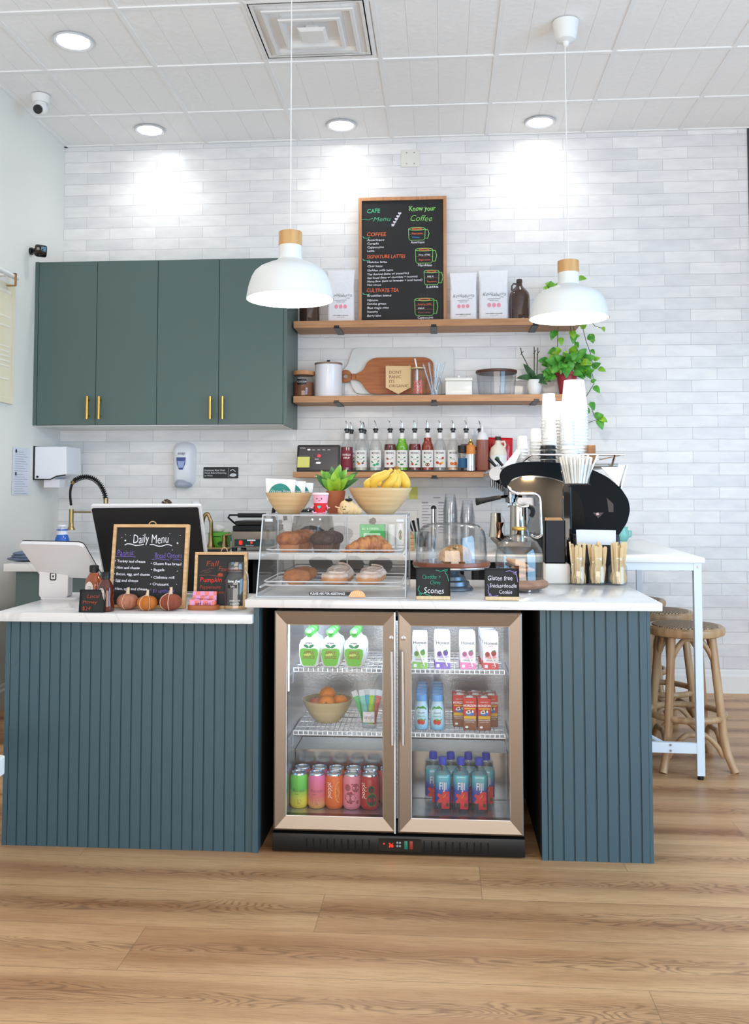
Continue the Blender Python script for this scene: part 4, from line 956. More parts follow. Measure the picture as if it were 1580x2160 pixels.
# ================================================================ TOP SHELF
def board(name, label, cat, Y, pxl, pxr, pyt, pyb, zbase, fw, tilt=0, rz=0, frame=LOAK, group=None):
    """framed chalkboard standing at depth Y; returns (thing, map from photo pixel to board plane, metres per pixel)"""
    s = (XZ(pxr, pyb, Y)[0]-XZ(pxl, pyb, Y)[0])/(pxr-pxl); cx = (pxl+pxr)/2; X = XZ(cx, pyb, Y)[0]
    t = E(name, label, cat, (X, Y, zbase), rz, group, rx=-tilt)
    w, h = (pxr-pxl)*s/2, (pyb-pyt)*s/cos(tilt)
    mb = MB()
    for q in (((-w, 0), (w, 0), (w-fw, fw), (-w+fw, fw)), ((w, 0), (w, h), (w-fw, h-fw), (w-fw, fw)), ((w, h), (-w, h), (-w+fw, h-fw), (w-fw, h-fw)), ((-w, h), (-w, 0), (-w+fw, fw), (-w+fw, h-fw))):
        mb.prism(list(q), -.012, .012)
    mb.obj('frame', frame, t, bevel=.001)
    MB().box(-w+fw-.002, w-fw+.002, -.003, .006, fw-.002, h-fw+.002).obj('chalkboard', CHALKB, t)
    return t, (lambda px, py: ((px-cx)*s, (pyb-py)*s/cos(tilt))), s
class Chalk:
    """handwriting on a board, positions given in a zoomed view (k, ox, oy)"""
    def __init__(s, t, mp, sc, k, ox, oy, yf=-.0036): s.t, s.mp, s.s, s.k, s.ox, s.oy, s.yf = t, mp, sc, k, ox, oy, yf; s.mb = {}
    def P(s, u, v): return s.mp(u/s.k+s.ox, v/s.k+s.oy)
    def T(s, txt, u, v, cap, col, al='LEFT', sh=.08, bold=.012, sx=None, rot=0, width=None):
        x, z = s.P(u, v); size = cap/s.k*s.s/.72; mb = s.mb.setdefault(col, MB()); sxx = sx or .92
        if width:
            vs, _ = glyphs(txt, bold, 2); mx = max(p[0] for p in vs)+sh*.4; sxx = width/s.k*s.s/(mx*size)
        mb.text(txt, x, z, size, 0, s.yf-.0001*len(s.mb), al, 0, sh, .035, bold, rot, sxx)
    def S(s, pts, w, col, closed=False):
        s.mb.setdefault(col, MB()).stroke([s.P(*p) for p in pts], w/s.k*s.s, 0, s.yf-.0002, closed)
    def F(s, pts, col): MB().patch([s.P(*p) for p in pts], 0, s.yf-.0002).obj('chalk_mark', M('chalk_'+col, CH[col], .9), s.t)
    def done(s, nm='chalk_writing'):
        for c, mb in s.mb.items():
            o = mb.obj(nm, M('chalk_'+c, CH[c], .9), s.t); o['label'] = '%s lettering' % c
CH = {'white': (236, 234, 244), 'green': (84, 190, 140), 'orange': (232, 112, 76), 'lime': (150, 220, 120), 'purple': (130, 108, 190), 'red': (236, 62, 44), 'rust': (176, 74, 44), 'blue': (70, 140, 220), 'brown': (150, 92, 70), 'teal': (60, 170, 140), 'lilac': (170, 150, 220), 'grey': (90, 90, 92)}
OAKF = M('board_oak', (206, 150, 106), .5, var=(6, (188, 130, 88), (9, 9, 1)))
YM_ = 5.862
t, mp, sc = board('menu_board', 'large oak framed chalkboard café menu standing on the top shelf', 'menu board', YM_, 756, 942.5, 398, 672.5, ZS1, .021, frame=OAKF)
c = Chalk(t, mp, sc, 3.95, 600, 380)
c.T('CAFE', 685, 200, 36, 'green', sx=.95); c.T('Menu', 735, 272, 40, 'green', sh=.25, bold=-.005, width=150); c.S([(637, 258), (670, 252), (700, 260), (735, 244)], 4, 'green')
for i in range(5):
    u, v = 962-i*14, 210+i*24; x0, z0 = c.P(u, v)
    MB().patch([(x0+a, z0+b) for a, b in heart(0, 0, .011)], 0, -.0038).obj('chalk_heart', M('chalk_white', CH['white'], .9), t)
c.S([(970, 200), (950, 240), (925, 285), (893, 318)], 3, 'white')
c.T('Know your', 1038, 190, 44, 'lime', sh=.1, width=225); c.T('Coffee', 1042, 278, 52, 'lime', sh=.3, bold=-.008, width=195)
c.T('COFFEE', 683, 398, 32, 'orange', width=165)
for i, w in enumerate(['Americano', 'Cortado', 'Cappuccino', 'Latte']): c.T(w, 688, 438+i*31, 18, 'white', width=[145, 98, 142, 62][i])
c.T('SIGNATURE LATTES', 686, 586, 30, 'orange', width=322)
for i, (w, q) in enumerate([('Matcha latte', 168), ('Chai latte', 130), ('Golden milk latte', 218), ('The Revival (latte w/ pistachio)', 350), ('Get Social (latte w/ chocolate + coconut)', 422), ('Mama Bear (latte w/ lavender + local honey)', 462), ('Hot cocoa', 118)]):
    c.T(w, 688, [626, 660, 695, 730, 760, 790, 818][i], 17, 'white', width=q, rot=.02 if i > 2 and i < 6 else 0)
c.T('CULTIVATE TEA', 682, 872, 32, 'orange', width=272)
for i, (w, q) in enumerate([('Breakfast blend', 202), ('Hibiscus', 92), ('Sencha green', 160), ('Blue magic mint', 182), ('Immunity', 92), ('Berry bliss', 118)]): c.T(w, 688, [910, 948, 978, 1012, 1044, 1078][i], 18, 'white', width=q)
for v in (406, 598, 884): c.S([(650, v-8), (668, v+6), (690, v+8), (712, v+2)], 5, 'green'); c.S([(654, v+2), (664, v+8)], 5, 'green')
def cup_(cx, cy, w, h, nm, cols):
    L_, R_, T_, B_ = cx-w/2, cx+w/2, cy-h/2, cy+h/2
    c.S([(cx+w/2*cos(q), T_+10+12*sin(q)) for q in [2*pi*i/24 for i in range(24)]], 4, 'lime', True)
    c.S([(L_, T_+10), (L_+3, B_-18), (L_+14, B_), (R_-14, B_), (R_-3, B_-18), (R_, T_+10)], 4, 'lime')
    c.S([(R_, T_+18), (R_+22, T_+20), (R_+32, cy), (R_+20, B_-14), (R_-4, B_-16)], 5, 'lime')
    for i in range(3): c.S([(cx-25+i*26, T_-16), (cx-30+i*26, T_-28), (cx-24+i*26, T_-42)], 2, 'grey')
    c.S([(cx+w*.3*cos(q), T_+10+6*sin(q)) for q in [2*pi*i/16 for i in range(16)]], 5, 'orange', True)
    n_ = len(cols)
    for i, (tx, cl) in enumerate(cols):
        vv = T_+34+(h-40)*(i+.62)/n_; c.T(tx, L_+26, vv, 14, cl, width=min(w-46, 9+len(tx)*12))
        if i: yy = T_+26+(h-40)*i/n_; c.S([(L_+4, yy), (cx-w*.2, yy-6), (cx, yy+2), (cx+w*.25, yy-5), (R_-4, yy)], 3, 'brown')
    c.T(nm, cx-w*.36, B_+26, 20, 'white', width=w*.82)
cup_(1105, 386, 140, 106, 'Americano', [('Espresso', 'orange'), ('Water', 'blue')])
cup_(1165, 572, 145, 124, 'Macchiato', [('Drop of Milk', 'white'), ('Espresso', 'orange')])
cup_(1226, 756, 125, 122, 'Latte', [('MILK', 'white'), ('Espresso', 'orange')])
cup_(1166, 1002, 160, 144, 'Cappuccino', [('Foamy Milk', 'orange'), ('MILK', 'white'), ('Espresso', 'brown')])
c.done()
# coffee bags
def bag(px0, px1, pyt, Y, label):
    w = (XZ(px1, 660, Y)[0]-XZ(px0, 660, Y)[0])/2; X = (XZ(px1, 660, Y)[0]+XZ(px0, 660, Y)[0])/2; h = XZ(px0, pyt, Y)[1]-ZS1
    t = E('coffee_bag', label, 'bag', (X, Y, ZS1), radians(random.uniform(-3, 3)), 'white coffee bags on the top shelf')
    def rg(w, d, z): return [(a, b, z) for a, b in rrect(-w, w, -d, d, min(w, d)*.5, 4)]
    loft(MB(), [rg(w*.9, .034, 0), rg(w*.96, .038, .02), rg(w*.95, .037, h*.45), rg(w*.93, .026, h*.72), rg(w*.96, .008, h*.93), rg(w*.97, .003, h)]).obj('bag_body', M('bag_white', (236, 236, 240), .38, bump=(18, .5, .01)), t)
    MB().box(-w*.97, w*.97, -.0045, .0045, h*.93, h*.955).obj('fold_strip', M('bag_fold', (226, 226, 232), .4), t)
    mb = MB(); y = -.0395; k = w/.09
    mb.text('Kookaburra', 0, h*.49, .030*k, 0, y, 'CENTER', shear=.35, bold=-.012, sx=.95, wob=.1); mb.text('COFFEE', .03*k, h*.455, .008*k, 0, y); mb.stroke([(-.038*k, h*.425), (.038*k, h*.43)], .0022, 0, y)
    mb.text('MICRO LOTS', 0, h*.385, .009*k, 0, y, 'CENTER'); mb.text('FAIR FARMED & ORGANIC', 0, h*.14, .0085*k, 0, y, 'CENTER', bold=.01); mb.text('roasted in small lots', 0, h*.11, .006*k, 0, y, 'CENTER')
    for i in (-1, 0, 1):
        mb.patch([(i*.028*k+a, h*.31+b) for a, b in oval(0, 0, .0115*k, .0135*k, 18)], 1, y); mb.stroke([(i*.028*k-.005*k, h*.315), (i*.028*k, h*.300), (i*.028*k+.005*k, h*.315)], .0014, 2, y-.0003)
    mb.obj('printed_label', [M('bag_ink', (54, 54, 62), .7), M('bag_pink', (244, 158, 176), .6), M('bag_rose', (226, 112, 140), .6)], t)
    return t
bag(690, 749, 571, 5.80, 'white coffee bag on the top shelf, half hidden behind the left pendant lamp')
bag(948.5, 1007, 576.5, 5.80, 'white coffee bag directly right of the chalkboard menu')
bag(1009, 1073, 571.5, 5.79, 'white coffee bag next to the brown glass jug')
# growlers
AMBER = M('amber_glass', (58, 30, 16), .06, coat=.6, spec=.8)
def growler(px, label):
    p = XZ(px, 660, 5.78); s = .2660/90
    t = E('glass_jug', label, 'jug', (p[0], 5.78, ZS1))
    MB().lathe([(r*s, z*s) for r, z in [(0, 0), (19, 0), (21, 2), (21.5, 10), (21.5, 52), (20, 60), (14, 68), (8, 74), (6, 79), (5.6, 82), (6.6, 82.5), (6.6, 88), (5.6, 90), (0, 90)]], 40).obj('bottle_body', AMBER, t)
    MB().tube([(-6*s, 0, 80*s), (-12*s, 0, 81*s), (-15.5*s, 0, 76*s), (-16*s, 0, 68*s), (-13*s, 0, 63*s)], 1.9*s, 10).obj('handle', AMBER, t)
    return t
growler(1096, 'brown glass jug with loop handle on the top shelf, right of the coffee bags')
growler(653, 'brown glass jug at the left end of the top shelf behind the pendant lamp')
# ================================================================ MIDDLE SHELF
Y5 = 5.77
def lat(name, px, pyt, pyb, prof, mat, label, cat, Y=Y5, z=None, seg=36, group=None, part=None, **k):
    """turned thing; profile in photo pixels (radius, height)"""
    X, z1 = XZ(px, pyt, Y); z0 = z if z is not None else XZ(px, pyb, Y)[1]; s = (z1-z0)/max(q[1] for q in prof)
    t = E(name, label, cat, (X, Y, z0), 0, group)
    o = MB().lathe([(r*s, h*s) for r, h in prof], seg, **k).obj(part or 'body', mat, t); return t, s
t, s = lat('spice_jar', 640, 790, 832, [(0, 0), (18, 0), (19, 3), (19, 34), (17, 38), (17, 42)], GLASS, 'glass jar of brown powder with wooden lid, left end of the middle shelf', 'jar', z=ZS2)
MB().lathe([(0, 1*s), (17.6*s, 1*s), (18*s, 27*s), (0, 27*s)], 32).obj('brown_powder', M('cocoa', (128, 76, 46), .8), t)
MB().lathe([(0, 40*s), (20*s, 40*s), (20.5*s, 41*s), (20.5*s, 47*s), (0, 47.5*s)], 32).obj('lid', OAKF, t)
mb = MB(); mb.arc(19.3*s, -.45, .45, 22*s, 32*s, 0); mb.text('COCOA', 0, 25.5*s, 4.6*s, 1, 0, 'CENTER', wrap=19.6*s); mb.obj('label', [BLACK, PAPER], t)
t, s = lat('canister', 693, 770, 832, [(0, 0), (25.5, 0), (26, 1), (26, 61), (25, 62), (0, 62)], M('enamel_white', (234, 234, 240), .25, coat=.3), 'white enamel canister with a wooden lid on the middle shelf', 'canister', z=ZS2)
MB().lathe([(0, 62*s), (26.5*s, 62*s), (26.5*s, 65*s), (0, 65.5*s)], 36).obj('lid', M('lid_taupe', (150, 124, 104), .5), t)
MB().lathe([(1.6*s, 65*s), (1.6*s, 67*s), (3.5*s, 68.5*s), (3*s, 71*s), (0, 71.5*s)], 16).obj('knob', BLACK, t)
def flat(name, poly, Y, th, mat, label, cat, tilt=0, bev=.002):
    P = [XZ(x, y, Y) for x, y in poly]; zb_ = min(p[1] for p in P); xc = sum(p[0] for p in P)/len(P)
    return MB().prism([(a-xc, b-zb_) for a, b in P], 0, th).obj(name, mat, loc=(xc, Y, zb_ if zb_ > ZS2 else ZS2+.0005), rot=(-tilt, 0, 0), label=label, cat=cat, bevel=bev)
def smooth(poly, r=5, n=4):
    out = []
    k = len(poly)
    for i in range(k):
        p, a, b = Vector(poly[i]), Vector(poly[i-1]), Vector(poly[(i+1) % k])
        da, db = (a-p), (b-p); ra = min(r, da.length*.45); rb = min(r, db.length*.45); s_, e_ = p+da.normalized()*ra, p+db.normalized()*rb
        for j in range(n+1):
            q = j/n; out.append(tuple(s_*(1-q)**2+p*2*q*(1-q)+e_*q*q))
    return out
MARB = M('white_marble', (226, 228, 226), .3, var=(3, (210, 212, 212)))
flat('serving_board', smooth([(721, 781), (733, 771), (741, 742), (748, 733), (954, 732), (957, 740), (958, 831), (752, 831), (742, 815), (738, 800), (722, 797)], 9), 5.885, .012, MARB, 'large white marble serving board leaning at the back of the middle shelf', 'board', tilt=.03)
WB = M('acacia', (176, 104, 52), .42, var=(5, (152, 82, 38), (1, 12, 12)))
hp = [(729+10*cos(q), 796+11.5*sin(q)) for q in [radians(50+i*24) for i in range(12)]]
o = flat('cutting_board', smooth([(747, 790), (766, 781), (775, 762), (790, 754), (900, 753), (914, 762), (915, 831), (782, 831), (770, 820), (762, 806), (747, 800)], 8, 5), 5.858, .016, WB, 'brown wooden paddle cutting board with a round handle hole on the middle shelf', 'board', tilt=.02)
X_, Z_ = XZ(729, 793.5, 5.858); s = 5.9/1960
mb = MB(); n = 24; k = []
O_ = [(X_+13.5*s*cos(2*pi*i/n), Z_+13.5*s*sin(2*pi*i/n)) for i in range(n)]; I_ = [(X_+4.6*s*cos(2*pi*i/n), Z_+4.6*s*sin(2*pi*i/n)) for i in range(n)]
for yy, fl in ((0, 1), (.016, 0)):
    b0 = len(mb.v); mb.add([(x-o.location.x, yy, z-o.location.z) for x, z in O_+I_], [((i, (i+1) % n, n+(i+1) % n, n+i) if fl else (i, n+i, n+(i+1) % n, (i+1) % n)) for i in range(n)])
for i in range(n):
    j = (i+1) % n; mb.f += [[i, 2*n+i, 2*n+j, j], [n+j, 3*n+j, 3*n+i, n+i]]; mb.m += [0, 0]; mb.s += [True, True]
mb.box(X_+11*s-o.location.x, XZ(752, 0, 5.858)[0]-o.location.x, 0, .016, Z_-7*s-o.location.z, Z_+5*s-o.location.z)
mb.obj('handle', WB, o)
o = flat('pennant_sign', [(813.5, 771.5), (867, 772), (867, 817), (840, 831.5), (813.5, 817.5)], 5.80, .004, M('ply', (222, 190, 140), .5), 'small wooden pennant sign reading dont panic its organic, in front of the brown board', 'sign', bev=.0005)
mb = MB(); s = 5.83/1960
for i, w in enumerate(['DONT', 'PANIC', 'ITS', 'ORGANIC']): mb.text(w, XZ(820, 0, 5.8)[0]-o.location.x, XZ(820, 788.5+i*9.6, 5.8)[1]-o.location.z, 9.0*s, 0, -.0006, sx=1.0)
mb.obj('lettering', M('burnt_brown', (110, 70, 44), .7), o)
mb = MB(); x0_, z0_ = XZ(813, 774, 5.8); 
for px_ in (817, 863):
    a_, b_2 = XZ(px_, 772, 5.8); mb.tube([(a_-o.location.x, -.002, b_2-o.location.z), (a_+.006-o.location.x, .0, b_2+.006-o.location.z)], .002, 6)
mb.obj('clip', M('twine', (190, 160, 120), .8), o)
t, s = lat('beverage_glass', 882, 779, 830.5, [(0, 0), (12.5, 0), (14, 3), (14.5, 44), (13, 49), (13, 51)], GLASS, 'can-shaped glass with pink print, glass straw and bamboo lid on the middle shelf', 'glass', z=ZS2)
MB().lathe([(0, 51*s), (14*s, 51*s), (14*s, 53.5*s), (0, 53.5*s)], 28).obj('lid', PALE, t)
MB().tube([(-1*s, 0, 6*s), (-2*s, 0, 52*s), (-6*s, 0, 71*s)], 1.5*s, 8).obj('straw', M('straw_white', (250, 250, 252), .4), t)
mb = MB()
for i in range(4): mb.text(['LOVE', 'LOVE', 'LOVE', 'LOVE'][i], 0, (5+i*6.2)*s, 7*s, 0, 0, 'CENTER', wrap=14.8*s, bold=.03)
mb.obj('print', M('print_coral', (226, 110, 104), .6), t)
t, s = lat('mason_jar', 916, 797, 830.5, [(0, 0), (12, 0), (14, 2), (14.5, 20), (13, 27), (10.5, 29), (10.5, 34)], GLASS, 'clear jar full of glass straws on the middle shelf', 'jar', z=ZS2, part='glass')
for i in range(11):
    q = i*2.4; a_ = ((i % 4)-1.5)*2.6*s; b_2 = (i//4-1)*4*s; o = E('glass_straw', 'clear glass straw standing in the jar on the middle shelf', 'straw', (t.location.x+a_*.5, Y5+b_2*.5, ZS2+.003), 0, 'glass straws')
    o.rotation_euler = (-b_2*12, a_*20+random.uniform(-.08, .08), 0)
    MB().tube([(0, 0, 0), (0, 0, random.uniform(57, 68)*s)], 1.35*s, 8).obj('tube', glassmat('straw_glass', (.97, .98, .99), 0, .4), o)
CER = M('ceramic_cream', (232, 230, 222), .3, coat=.3)
x0, x1 = XZ(938.5, 800, Y5)[0], XZ(996.5, 800, Y5)[0]; s = (x1-x0)/58
t = E('butter_box', 'cream rectangular ceramic box with a knobbed lid on the middle shelf', 'box', ((x0+x1)/2, Y5, ZS2))
MB().box(-28*s, 28*s, -.035, .035, 0, 32*s, 0, .004).obj('box_body', CER, t); MB().box(-29*s, 29*s, -.038, .038, 32.3*s, 39*s, 0, .004).obj('lid', CER, t); MB().ell((0, 0, 42.5*s), 4*s, 14, 10).obj('knob', CER, t)
SMOKE = glassmat('smoked_glass', (.86, .87, .88), 0, .25)
t, s = lat('glass_bowl', 1047, 786, 829, [(0, 0), (29, 0), (32, 2), (35, 30), (36, 43)], SMOKE, 'smoked glass bowl with a dark wooden lid on the middle shelf', 'bowl', z=ZS2)
MB().lathe([(0, 41*s), (36.5*s, 41*s), (37.5*s, 43*s), (37*s, 46*s), (0, 47*s)], 40).obj('lid', M('walnut', (84, 50, 40), .4), t)
# orchid
LEAFD = M('leaf_dark', (40, 76, 44), .35, var=(30, (60, 100, 56)))
LEAFM = M('leaf_green', (58, 132, 44), .35, var=(24, (96, 172, 60)))
LEAFL = M('leaf_lime', (150, 196, 54), .38, var=(18, (96, 160, 48)))
def leaf(mb, base, tip, w, m=0, fold=.2, droop=.0, n=7, heartf=0, nrm=None):
    """leaf blade from base to tip, curved, with a folded midrib"""
    base, tip = Vector(base), Vector(tip); ax = tip-base; L_ = ax.length
    u = ax.normalized(); nv = Vector(nrm) if nrm else Vector((0, -1, .35)); sd = u.cross(nv)
    if sd.length < 1e-4: sd = u.orthogonal()
    sd.normalize(); up = sd.cross(u)
    vs = []; fs = []
    for i in range(n+1):
        q = i/n; ww = w*(sin(pi*min(1, q**(.62 if heartf else .85)))**(.75)) if 0 < q < 1 else 0
        if heartf and i == 0: ww = w*.15
        p = base+ax*q+Vector((0, 0, -droop*L_*q*q))+up*(.12*L_*sin(pi*q))
        vs += [p-sd*ww+up*ww*fold, p, p+sd*ww+up*ww*fold]
    for i in range(n):
        a_ = 3*i; fs += [(a_, a_+1, a_+4, a_+3), (a_+1, a_+2, a_+5, a_+4)]
    mb.add(vs, fs, m, True)
X_ = XZ(1127, 820, Y5)[0]; s = 5.8/1960
t = E('orchid', 'potted orchid without flowers in a white ribbed pot on the middle shelf', 'plant', (X_, Y5, ZS2))
MB().lathe([(0, 0), (11*s, 0), (13*s, 3*s), (16*s, 20*s), (15.5*s, 30*s), (14*s, 34*s), (12.5*s, 33*s), (12*s, 30*s), (0, 30*s)], 60, flute=(22, .03)).obj('pot', M('pot_white', (232, 230, 226), .4), t)
for dx, dz, w, dy in ((-38, 14, 7, 0), (-22, 36, 6.5, .03), (30, 16, 7, -.01), (26, -4, 6, -.04), (36, 6, 6, .03), (-8, 22, 5, -.03)):
    mb = MB(); leaf(mb, (0, 0, 33*s), (dx*s, dy-.02, (33+dz)*s), w*s, droop=.25 if dz < 20 else .0); mb.obj('leaf', LEAFD, t)
for x0_, x1_, h in ((-4, -32, 102), (0, 1, 104), (5, 10, 102)):
    mb = MB(); mb.tube([(x0_*s, 0, 30*s), (x0_*s+(x1_-x0_)*.25*s, 0, 60*s), (x1_*s*.8, 0, h*s*.88), (x1_*s*.85, .01, h*s)], 1.0*s, 6)
    mb.tube([(x1_*s*.8-2*s, 0, (h*.88-3)*s), (x1_*s*.8+4*s, 0, (h*.88+5)*s)], .7*s, 5); mb.obj('flower_stem', M('stem_dark', (46, 60, 46), .6), t)
# pothos on the middle shelf
X_ = XZ(1196, 820, 5.76)[0]
t = E('trailing_plant', 'trailing pothos in a plum red pot at the right end of the middle shelf', 'plant', (X_, 5.76, ZS2))
MB().lathe([(0, 0), (15*s, 0), (21*s, 40*s), (24*s, 41*s), (24*s, 48*s), (21*s, 48*s), (20*s, 44*s), (0, 42*s)], 32).obj('pot', M('pot_plum', (150, 44, 54), .4), t)
rnd = random.Random(3)
def pothos_leaf(par, b, tip, w, lime):
    mb = MB(); leaf(mb, b, tip, w, 0, .25, .1, 7, 1); mb.obj('leaf', LEAFL if lime else LEAFM, par)
for i in range(78):
    a_ = rnd.uniform(0, 2*pi); r = rnd.uniform(.3, 1)**.7*60*s; z = 50*s+rnd.uniform(-22, 66)*s*(1.15-r/(80*s)); b = (r*.72*cos(a_), -abs(r*.5*sin(a_))*rnd.choice((1, 1, -.5)), z if r > 40*s else max(50*s, z))
    L_ = rnd.uniform(17, 28)*s; d = Vector((cos(a_)*rnd.uniform(.3, 1), -rnd.uniform(.0, .5), rnd.uniform(-.9, .55))).normalized()
    pothos_leaf(t, b, tuple(Vector(b)+d*L_), L_*.36, rnd.random() < .18)
STEMG = M('vine_stem', (70, 92, 44), .6)
def vine(par, X0_, Y0_, Z0_, pts, leaves):
    """vine given in photo pixels at the plant's depth, leaves (px, py, dir, size, lime)"""
    P = [Vector((XZ(px, py, Y0_)[0]-X0_, 0, XZ(px, py, Y0_)[1]-Z0_)) for px, py in pts]
    for i, p in enumerate(P): p.y = -.03-.012*sin(i*1.3)
    MB().tube(P, .0022, 6).obj('vine', STEMG, par)
    for px, py, a_, L_, lime in leaves:
        x, z = XZ(px, py, Y0_); b = (x-X0_, -.035, z-Z0_); L_ = L_*s
        pothos_leaf(par, b, (b[0]+L_*cos(a_), b[1]-.012, b[2]+L_*sin(a_)), L_*.38, lime)
vine(t, X_, 5.72, ZS2, [(1215, 790), (1236, 770), (1250, 790), (1254, 808), (1240, 832), (1236, 838)], [(1250, 776, .6, 20, 0), (1262, 778, -.3, 16, 1), (1247, 806, .5, 12, 0), (1252, 815, -.8, 18, 0), (1228, 820, -1.8, 14, 0)])
vine(t, X_, 5.72, ZS2, [(1220, 800), (1232, 850), (1246, 854), (1254, 876), (1262, 884), (1240, 892)], [(1246, 848, -1.2, 18, 0), (1245, 868, 3.0, 18, 0), (1254, 880, .3, 20, 0), (1262, 884, -1.2, 22, 0), (1264, 882, -.4, 18, 1), (1256, 876, .9, 10, 0)])
# pothos on the top shelf trailing down
X2_ = XZ(1190, 650, 5.77)[0]
t = E('trailing_plant', 'lime green trailing pothos on the top shelf behind the right pendant lamp', 'plant', (X2_, 5.77, ZS1))
MB().lathe([(0, 0), (13*s, 0), (17*s, 34*s), (19*s, 35*s), (19*s, 40*s), (0, 38*s)], 32).obj('pot', M('pot_grey', (196, 196, 192), .5), t)
for i in range(26):
    a_ = rnd.uniform(0, pi*2); b = (rnd.uniform(-46, 30)*s, rnd.uniform(-.05, .03), rnd.uniform(52, 84)*s); L_ = rnd.uniform(13, 20)*s
    pothos_leaf(t, b, (b[0]+L_*cos(a_), b[1]-.01, b[2]+L_*sin(a_)*.7), L_*.36, rnd.random() < .7)
mb = MB()
for i in range(9): mb.tube([(rnd.uniform(-6, 6)*s, 0, 36*s), (rnd.uniform(-20, 16)*s, -.02, 50*s), (rnd.uniform(-44, 28)*s, -.02, rnd.uniform(56, 80)*s)], .002, 5)
mb.obj('stems', STEMG, t)
V = [([(1190, 640), (1178, 672), (1176, 715), (1176, 745)], [(1168, 700, -1.9, 18, 0), (1182, 712, -1.5, 17, 1), (1176, 700, -2.5, 20, 0)]),
     ([(1196, 640), (1204, 700), (1212, 716), (1222, 750)], [(1204, 698, -1.2, 20, 1), (1210, 712, .3, 13, 1), (1190, 752, 1.2, 14, 1)]),
     ([(1205, 640), (1228, 690), (1236, 720), (1246, 745), (1250, 765)], [(1226, 694, .9, 17, 1), (1238, 712, -.4, 18, 1), (1246, 738, -.9, 12, 0), (1243, 705, -1.2, 20, 0), (1252, 760, .4, 14, 1)]),
     ([(1215, 640), (1254, 688), (1272, 694)], [(1270, 690, -1.2, 11, 1)]), ([(1196, 640), (1212, 700), (1212, 735)], [(1210, 705, -1.7, 20, 0), (1214, 722, -1.2, 13, 0)])]
for p_, l_ in V: vine(t, X2_, 5.74, ZS1, p_, l_)
# ================================================================ LOWEST SHELF
YB_ = 5.775
t = E('tablet', 'black tablet propped on the lowest shelf with a yellow sticky note on it', 'tablet', (XZ(671, 990, 5.73)[0], 5.73, ZS3), 0, rx=-.2); s = 5.78/1960
MB().prism(rrect(-46*s, 46*s, 0, 59*s, 4*s), 0, .012).obj('case', BLACK, t, bevel=.002)
MB().prism(rrect(-41*s, 41*s, 5*s, 54*s, 1*s), -.0008, 0).obj('screen', M('screen_grey', (60, 56, 58), .2, emit=(64, 60, 62), es=.5), t)
mb = MB(); f = -.0014; mb.patch(rrect(-24*s, -18*s, 47*s, 50*s, 1*s), 0, f); mb.patch(rrect(-5*s, 5*s, 18*s, 22*s, 1.9*s), 0, f)
for i in range(4): mb.text('menu', (-14+i*11)*s, 47.3*s, 2.6*s, 0, f)
mb.text('9:41 Monday', -40*s, 51.5*s, 2.2*s, 0, f); mb.patch(oval(1*s, 35*s, 4*s, 3.4*s), 1, f); mb.text('revival', -8*s, 27*s, 3.2*s, 0, f)
mb.obj('screen_graphics', [M('ui_white', (240, 240, 244), .5, emit=(240, 240, 244), es=.6), M('ui_red', (226, 60, 70), .5, emit=(226, 60, 70), es=.5)], t)
o = MB().prism([(-13*s, 0), (13*s, 0), (13*s, 23*s), (-13*s, 23*s)], 0, .0006).obj('sticky_note', M('note_yellow', (226, 226, 128), .8), loc=(XZ(640, 985, 5.715)[0], 5.712, XZ(640, 986, 5.715)[1]), label='yellow sticky note on the tablet screen', cat='note', rot=(-.2, 0, 0))
o = MB().box(0, XZ(1040, 990, 5.74)[0]-XZ(722, 990, 5.74)[0], 0, .17, 0, .006, 0, .001).obj('bar_mat', MATTE, loc=(XZ(722, 990, 5.70)[0], 5.685, ZS3), label='long black rubber mat under the syrup bottles', cat='mat')
ZM = ZS3+.0062
PLAB = M('label_white', (238, 236, 236), .6)
